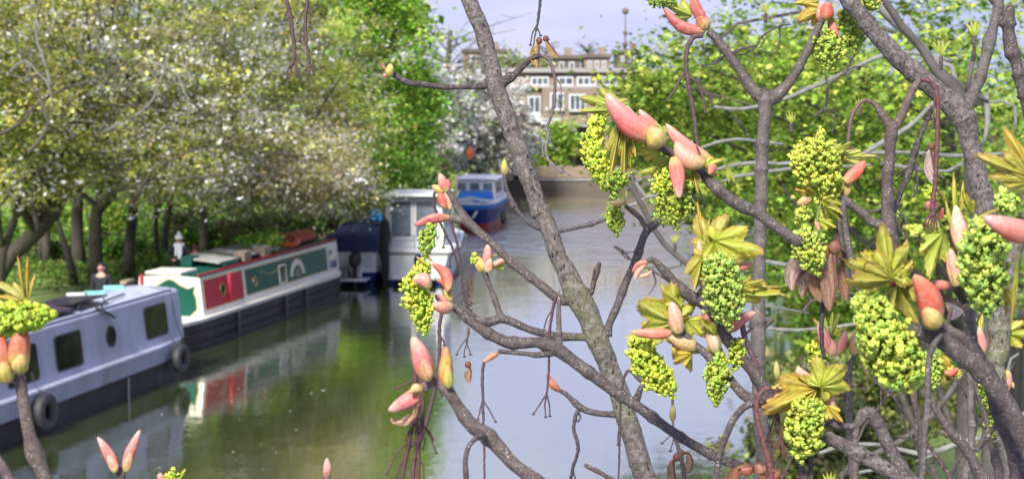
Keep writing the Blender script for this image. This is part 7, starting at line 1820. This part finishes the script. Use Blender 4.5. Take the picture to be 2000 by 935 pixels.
# small twigs behind the near branch
N_ = thing_at('flowering_branch', 1897, 800, 2.2, 'pale thin twigs with two small flower tassels behind the near lower right branch')
twig(N_, [(1893, 728, 12), (1896, 745, 15), (1896, 790, 15), (1898, 840, 15), (1896, 880, 15), (1880, 950, 16)], col=(0.304, 0.255, 0.225)); twig(N_, [(1898, 738, 12), (1910, 765, 14), (1922, 800, 15), (1934, 845, 16), (1945, 900, 18), (1956, 950, 20)], col=(0.276, 0.226, 0.203))
twig(N_, [(1955, 820, 10, -.05), (1938, 838, 11, -.05), (1922, 858, 14, -.05), (1906, 880, 12, -.05)], col=(0.120, 0.098, 0.090), rings=2)
raceme(N_, [(1920, 748, 26), (1928, 775, 34), (1936, 800, 34), (1942, 812, 20)], 8.5, col=(0.44, 0.53, 0.080)); raceme(N_, [(1936, 818, 26), (1944, 838, 34), (1950, 860, 30)], 8.5, col=(0.47, 0.55, 0.080))
leaf(N_, 1836, 690, 1846, 745, .5, GOLD, lobes=3, fold=.4); leaf(N_, 1850, 728, 1878, 722, .8, YEL, lobes=3, fold=.3); bud(N_, 1842, 728, 1872, 718, 16, RED, bend=5); leaf(N_, 1880, 728, 1860, 735, .6, YEL, lobes=3)
raceme(N_, [(1808, 690, 22), (1802, 708, 32), (1812, 730, 30), (1822, 752, 22)], 8.5, fill=.8, col=(0.44, 0.55, 0.110)); raceme(N_, [(1832, 690, 16), (1828, 715, 26), (1830, 745, 20)], 8.5, fill=.8, col=(0.38, 0.47, 0.090))
O_ = thing_at('bare_twig', 1880, 890, 1.75, 'speckled twig with a cut side bud slanting down at the bottom right')
twig(O_, [(1815, 765, 10), (1822, 790, 13), (1838, 815, 16), (1856, 842, 18), (1878, 865, 22), (1895, 890, 22), (1915, 925, 23), (1935, 960, 24)], col=(0.193, 0.134, 0.126)); twig(O_, [(1852, 850, 14), (1842, 845, 12), (1836, 842, 10)], col=(0.276, 0.235, 0.198))
twig(O_, [(1770, 745, 12, .1), (1782, 770, 12, .1), (1790, 800, 11, .1), (1798, 850, 12, .1), (1800, 950, 12, .1)], col=(0.221, 0.168, 0.162)); twig(O_, [(1788, 760, 5, .05), (1790, 810, 6, .05), (1790, 860, 8, .05)], col=C_RED)
twig(O_, [(1815, 870, 8), (1828, 890, 9), (1846, 915, 10), (1862, 950, 11)], col=C_RED)
# ------------------------------------------------------------------ left near sprig and bottom buds
Lf = thing_at('budding_twig', 60, 850, 1.15, 'near reddish twig at the left edge with a golden leaf and yellow-green flower head')
twig(Lf, [(34, 725, 20), (38, 742, 25), (45, 780, 24), (52, 815, 25), (58, 850, 27), (64, 875, 36), (70, 892, 40), (80, 915, 30), (100, 960, 30)], col=(0.258, 0.169, 0.126), rings=.5)
twig(Lf, [(40, 745, 18), (24, 738, 22), (12, 735, 20)], col=(0.258, 0.179, 0.135))
SH = [(0, (.45, .45, .07)), (.25, (.60, .50, .10)), (.45, (.60, .16, .06)), (.9, (.55, .12, .06)), (1, (.5, .3, .1))]
bud(Lf, 38, 725, 36, 632, 44, SH, flat=.8, under=.1, base=.5); bud(Lf, 38, 728, 42, 690, 34, GREENB, dd0=-.01, dd1=-.015); bud(Lf, 10, 745, -2, 645, 40, SH, flat=.8, under=.1, base=.5); bud(Lf, 12, 748, 8, 705, 34, GREENB, dd0=-.01, dd1=-.015); bud(Lf, 46, 715, 52, 640, 22, SH, under=.1, dd0=.01)
raceme(Lf, [(-30, 622, 50), (10, 620, 66), (45, 618, 66), (78, 616, 56), (98, 614, 30)], 16, loose=.08, col=(0.46, 0.55, 0.060)); raceme(Lf, [(-10, 645, 30), (15, 648, 26), (40, 648, 20)], 13, col=(0.36, 0.44, 0.050))
leaf(Lf, 50, 592, 34, 498, .18, GOLD, fold=.4, lobes=1, pleat=.1); leaf(Lf, 52, 592, 54, 500, .20, GOLD, fold=.4, lobes=1, pleat=.1); leaf(Lf, 54, 592, 68, 535, .3, GOLD, fold=.4, lobes=1)
leaf(Lf, 52, 588, -20, 548, .4, ((.50, .48, .12), (.62, .62, .30), (.5, .3, .05)), roll=10, fold=.3, lobes=3, droop=.3, pleat=.1); leaf(Lf, 50, 592, -15, 575, .35, GOLD, fold=.3, lobes=3, droop=.3)
t_ = thing_at('bare_twig', 5, 910, 1.1, 'pale pinkish twig end poking into the bottom left corner')
twig(t_, [(-25, 870, 22), (0, 905, 20), (22, 940, 20), (40, 970, 20)], col=(.42, .30, .30))
t_ = thing_at('bud_pair', 235, 925, 1.4, 'pair of slim pink buds in a V at the bottom edge below the lilac-blue boat', 'buds')
twig(t_, [(232, 915, 16), (236, 925, 19), (238, 960, 18)], col=(0.276, 0.226, 0.180))
bud(t_, 228, 922, 190, 852, 23, PINK, bend=3, name='bud'); bud(t_, 226, 922, 210, 888, 20, PEACH, bend=2, dd0=-.008, dd1=-.008); bud(t_, 244, 922, 274, 838, 23, PINK, bend=-3, name='bud'); bud(t_, 246, 920, 256, 882, 20, [(0, (.4, .4, .1)), (.6, (.68, .4, .22)), (1, (.74, .3, .2))], dd0=-.008, dd1=-.008)
t_ = thing_at('bud_tip', 335, 945, 1.4, 'opening yellow-green flower bud just showing at the bottom edge', 'buds')
raceme(t_, [(330, 945, 22), (335, 930, 26), (338, 918, 20)], 7, tightness=.8); leaf(t_, 345, 945, 362, 915, .5, GRN, lobes=1); leaf(t_, 322, 945, 306, 925, .6, OLV, lobes=1); twig(t_, [(336, 935, 14), (337, 970, 14)])
bud(t_, 318, 950, 312, 922, 18, PINK)
t_ = thing_at('bud_tip', 640, 935, 1.5, 'single small pinkish-brown pointed bud at the bottom edge over the green water', 'buds')
bud(t_, 639, 937, 639, 893, 19, [(0, (.2, .1, .08)), (.3, (.42, .2, .14)), (.7, (.66, .42, .34)), (1, (.6, .4, .3))], name='bud'); twig(t_, [(639, 930, 12), (640, 965, 12)], col=C_BROWN)
# ------------------------------------------------------------------ bare grey branches of the trees in the middle distance
def far_branch(pts, d, label, m='trunk_pale', group='bare grey branches in the maples'):
    t = empty('bare_branch', P(pts[0][0], pts[0][1], d), 0, label=label, cat='branch', group=None); t['_d'] = d
    for k, p_ in enumerate(pts if isinstance(pts[0], list) else [pts]):
        c = cr(rows(p_, d), .03)
        b = MB(); L_ = np.arange(len(c)); b.tube(c[:, :3] + nr.normal(0, 1, (len(c), 3)) * c[:, 3:4] * .1, c[:, 3] * (1 + .12 * np.sin(L_ * .9)), 9); b.build('branch' if k == 0 else 'side_branch', M[m], t, t.location)
    return t
def fbr(plist, d, label, m='trunk_pale'):
    t = empty('bare_branch', P(plist[0][0][0], plist[0][0][1], d), 0, label=label, cat='branch'); t['_d'] = d
    for k, p_ in enumerate(plist):
        c = cr(rows(p_, d), .03); c[:, 3] *= (.78 if m == 'trunk_pale' else .9); L_ = np.arange(len(c))
        b = MB(); b.tube(c[:, :3] + nr.normal(0, 1, (len(c), 3)) * c[:, 3:4] * .12, c[:, 3] * (1 + .12 * np.sin(L_ * .9)), 9); b.build('limb' if k == 0 else 'side_branch', M[m], t, t.location)
fbr([[(1390, 208, 7), (1430, 214, 9), (1480, 208, 10), (1540, 190, 10), (1600, 165, 11), (1665, 135, 11), (1725, 108, 10), (1790, 104, 12), (1830, 118, 13), (1860, 130, 12)], [(1790, 104, 8), (1820, 108, 9), (1860, 120, 10)]], 5.5, 'long grey bare branch rising to the right behind the V-shaped fork')
fbr([[(1366, 290, 6), (1400, 278, 8), (1440, 272, 9), (1485, 276, 8), (1530, 282, 7)]], 5.8, 'arched grey bare branch left of the upright branch, uppermost of the low ones')
fbr([[(1395, 332, 8), (1440, 322, 10), (1480, 318, 11), (1540, 320, 10), (1600, 312, 12), (1670, 308, 12), (1730, 275, 13), (1775, 248, 13), (1820, 205, 12), (1850, 180, 13), (1866, 158, 14), (1858, 130, 14), (1830, 120, 12)], [(1600, 318, 7), (1640, 325, 8), (1700, 322, 9)]], 5.2, 'pale grey bare branch snaking from the centre right up to a hook')
fbr([[(1410, 355, 7), (1440, 345, 9), (1480, 338, 10), (1540, 330, 10), (1580, 318, 9)]], 6.0, 'grey bare branch just under the snaking pale one')
fbr([[(1480, 508, 11), (1520, 515, 11), (1560, 520, 11), (1610, 512, 10)]], 4.8, 'grey bare branch level with the dried seed bunch')
fbr([[(1490, 640, 9), (1540, 644, 9), (1600, 642, 9), (1660, 634, 9), (1720, 628, 8)], [(1480, 596, 4), (1520, 600, 5), (1580, 612, 5)]], 5.0, 'straight thin grey branch running right from the upright branch, low')
fbr([[(1650, 320, 9), (1700, 300, 10), (1760, 298, 10), (1830, 302, 10), (1880, 305, 10), (1960, 300, 10)], [(1720, 320, 8), (1790, 330, 9), (1850, 335, 9), (1880, 318, 9)]], 5.4, 'pair of grey bare branches crossing behind the forked speckled twig')
fbr([[(1925, 180, 13), (1930, 220, 13), (1926, 262, 12), (1920, 285, 9)], [(1855, 182, 12), (1880, 178, 9), (1905, 176, 8)]], 5.0, 'white-grey hooked bare branch right of the thick fork')
fbr([[(1925, 200, 6), (1960, 198, 8), (1980, 208, 8), (1984, 235, 7), (1982, 260, 6)]], 4.6, 'thin grey arching twig at the right edge under the stub')
fbr([[(1600, 885, 9), (1650, 868, 9), (1720, 868, 11), (1790, 885, 14), (1830, 880, 13), (1880, 862, 13), (1930, 850, 13), (2010, 805, 14)], [(1790, 900, 8), (1840, 880, 9), (1880, 862, 8)], [(1660, 925, 7), (1720, 915, 8), (1780, 920, 8)]], 4.2, 'pale grey bare branch lying low across the bottom right')
fbr([[(1690, -20, 26), (1730, 25, 26), (1770, 60, 26), (1800, 95, 26), (1818, 120, 26)]], 4.4, 'greyish thick branch top right running parallel to the near thick branch', 'trunk_pale')
fbr([[(1715, -20, 14), (1760, 50, 16), (1800, 95, 18), (1830, 140, 24), (1858, 165, 30), (1880, 220, 34), (1895, 300, 36), (1905, 400, 36), (1920, 600, 38), (1940, 960, 40)], [(1820, 120, 12), (1850, 150, 14), (1880, 170, 12), (1930, 200, 9)]], 4.0, 'dark mossy trunk standing behind the thick fork at the right', 'trunk_dark')
fbr([[(1215, 335, 7), (1235, 370, 9), (1256, 405, 11), (1275, 445, 12), (1300, 480, 13), (1335, 510, 14), (1380, 540, 12)], [(1246, 395, 6), (1238, 360, 7), (1232, 335, 5)], [(1275, 445, 8), (1300, 425, 8), (1335, 400, 6)]], 3.4, 'grey-brown branched twig behind the pink bud cluster', 'trunk_dark')
fbr([[(1240, 355, 8), (1262, 385, 9), (1300, 378, 9), (1350, 372, 8)], [(1262, 386, 7), (1240, 398, 8), (1215, 405, 8)]], 3.8, 'pale lichen-white twig crossing behind the hanging flower clusters')
fbr([[(1985, 300, 8), (1975, 330, 9), (1955, 345, 10)], [(1880, 60, 7), (1895, 45, 6)]], 3.2, 'short dark twig at the right edge above the blurred leaf', 'trunk_dark')
fbr([[(1900, 120, 10), (1895, 150, 9), (1890, 178, 11)], [(1905, 70, 6), (1902, 95, 8), (1900, 120, 9)]], 3.0, 'dark upright twig with an opening bud between the fork arms', 'trunk_dark')
fbr([[(1640, 930, 12), (1680, 900, 14), (1760, 860, 14), (1830, 800, 13), (1900, 700, 12)], [(1950, 940, 12), (1900, 900, 14), (1850, 840, 12), (1800, 760, 10)]], 8, 'tangled brown branches in the shade at the bottom right', 'trunk_dark')
fbr([[(1990, 690, 6), (1975, 700, 8), (1968, 725, 8), (1966, 780, 8)]], 3.0, 'thin grey hooked stalk in front of the black cabinet')
# opening bud tufts on the middle-distance twigs
def tuft(x, y, s, d, label, tilt=0):
    t = empty('opening_bud', P(x, y, d), 0, label=label, cat='bud', group='opening buds in the middle distance'); t['_d'] = d
    twig(t, [(x + tilt, y + s * 1.5, 7), (x, y + s * .5, 8)], d=d, col=C_DARK)
    for k in range(4):
        a = (-.7 + .45 * k); leaf(t, x, y + s * .5, x + math.sin(a) * s, y - math.cos(a) * s, .35, GRN, fold=.3, lobes=1, d=d)
for x, y, s, lb in ((1838, 100, 24, 'yellow-green opening bud above the thick fork, left one'), (1902, 62, 24, 'yellow-green opening bud between the fork arms'), (1792, 115, 0, ''), (1680, 205, 14, 'small opening bud above the left withered arch'), (1545, 235, 16, 'opening bud between the upright branch and the yellow tassel'),
                    (1900, 350, 14, 'small opening bud beside the thick branch, low'), (1495, 20, 16, 'opening bud in the V of the upright fork'), (1365, 148, 12, 'small opening bud beside the hanging withered stalk'), (1620, 940, 20, 'opening bud at the bottom edge right of the low tassel'), (1900, 895, 18, 'opening bud low among the right twigs'), (1318, 470, 14, 'opening bud below the round flower cluster')):
    if s: tuft(x, y, s, 3.0, lb)

# fine dark twigs through the lower right
def spray(name, x0, y0, x1, y1, d, label, n=5, w_=5, col=C_DARK):
    t = thing_at(name, x0, y0, d, label, 'twig')
    r_ = random.Random(int(x0 + y1)); pts = []
    for k in range(7):
        u = k / 6; pts.append((x0 + (x1 - x0) * u + r_.uniform(-9, 9), y0 + (y1 - y0) * u + r_.uniform(-9, 9), w_ * (1.25 - .6 * u), r_.uniform(-.02, .02)))
    twig(t, pts, col=col, rings=2.2, sides=8)
    for k in range(n):
        p_ = pts[1 + k % 5]; a = r_.uniform(0, 6.28); L_ = r_.uniform(20, 60)
        q_ = [(p_[0], p_[1], w_ * .7), (p_[0] + math.cos(a) * L_ * .5 + r_.uniform(-4, 4), p_[1] + math.sin(a) * L_ * .5, w_ * .6), (p_[0] + math.cos(a + .3) * L_, p_[1] + math.sin(a + .3) * L_, w_ * .4)]
        twig(t, q_, col=col, rings=2.2, sides=7, name='side_twig')
for i, (a_, d_, lb) in enumerate((((1530, 940, 1580, 700), 2.9, 'fine dark twig rising from the bottom edge left of the low flower tassel'), ((1640, 940, 1760, 720), 2.8, 'fine dark twig behind the bent branch, leaning right'), ((1700, 700, 1830, 940), 3.0, 'fine dark twig slanting down behind the largest flower tassel'),
                         ((1850, 940, 1990, 700), 2.6, 'fine dark twig leaning right in the bottom right corner'), ((1990, 940, 1870, 740), 2.7, 'fine dark twig leaning left in the bottom right corner'), ((1560, 600, 1700, 560), 3.2, 'fine dark twig behind the dried seed bunch'),
                         ((1590, 230, 1700, 60), 3.1, 'fine dark twig rising between the upright fork and the thick branch'), ((1400, 120, 1540, 40), 3.4, 'fine dark twig inside the top of the V fork'), ((1780, 480, 1720, 300), 3.0, 'fine dark twig left of the thick branch below its fork'),
                         ((1200, 480, 1330, 560), 3.3, 'fine dark twig just above the red tipped dark stem'), ((1990, 560, 1880, 640), 3.0, 'fine dark twig crossing behind the grey limb at the right edge'), ((1745, 640, 1640, 560), 3.4, 'fine dark twig behind the yellow star leaf'))):
    spray('thin_twig', *a_, d_, lb)
# petals and scum on the water
n_ = 110
pw = np.zeros((n_, 3)); k = 0
while k < n_:
    px_, py_ = rnd.triangular(200, 1400, 420), rnd.triangular(560, 960, 900)
    q_ = G(px_, py_)
    if (q_ - B1.o).dot(B1.L) < -.15 + (0 if (q_ - B2.o).dot(B2.L) < -.2 else -9): pw[k] = (q_.x, q_.y, .004); k += 1
V, Fa, C = leaf_cloud(pw, .016 * np.exp(nr.normal(0, .35, n_)), pal(n_, [(.8, .78, .72), (.5, .45, .2), (.25, .2, .1)], [.6, .2, .2]), 40.0, 'petal', curl=.05)
o = fast_mesh('floating_petals', V, Fa, C, M['foliage'], None, (0, 0, 0), kind='stuff')

# undergrowth between the trunks
n_ = 16000
pw = []
while len(pw) < n_:
    q_ = G(rnd.uniform(-40, 640), rnd.triangular(440, 575, 520), GZ)
    if (q_ - B1.o).dot(B1.L) > 5.0 and (q_ - B2.o).dot(B2.L) > 4.6 and q_.y < 75:
        h_ = .5 + .5 * math.sin(q_.x * 1.3) * math.sin(q_.y * .9 + 1)
        if rnd.random() < .25 + .75 * h_: pw.append((q_.x, q_.y, GZ + rnd.random() ** 1.6 * (.18 + .5 * h_)))
pw = np.array(pw)
V, Fa, C = leaf_cloud(pw, .06 * np.exp(nr.normal(0, .35, len(pw))), pal(len(pw), [(.14, .28, .04), (.26, .42, .07), (.07, .14, .03), (.28, .21, .12)], [.35, .3, .2, .15]), .4)
fast_mesh('undergrowth', V, Fa, C, M['foliage'], None, (0, 0, 0), kind='stuff')

for root, L in ((Fb, [(1352, 690, 1318, 706, .6, GOLD), (1330, 600, 1300, 566, .5, YEL), (1440, 560, 1490, 545, .5, OLV), (1400, 655, 1366, 628, .5, YEL)]),
                (Tb, [(1600, 760, 1560, 738, .6, OLV), (1612, 790, 1645, 822, .5, GOLD)]), (Eb, [(1262, 262, 1244, 232, .5, GRN), (1352, 330, 1362, 372, .4, OLV), (1230, 240, 1246, 306, .3, OLV)]),
                (Sb, [(1622, 300, 1660, 276, .4, GRN), (1600, 430, 1632, 442, .5, YEL)]), (J, [(1770, 560, 1820, 585, .5, OLV), (1900, 420, 1880, 380, .4, YEL), (1960, 560, 1985, 600, .5, OLV)])):
    for x0, y0, x1, y1, w_, p_ in L:
        leaf(root, x0, y0, x1, y1, w_, p_, fold=.5, lobes=3, pleat=.11, droop=.25, dd0=-.005, dd1=-.02, roll=rnd.uniform(-30, 30))
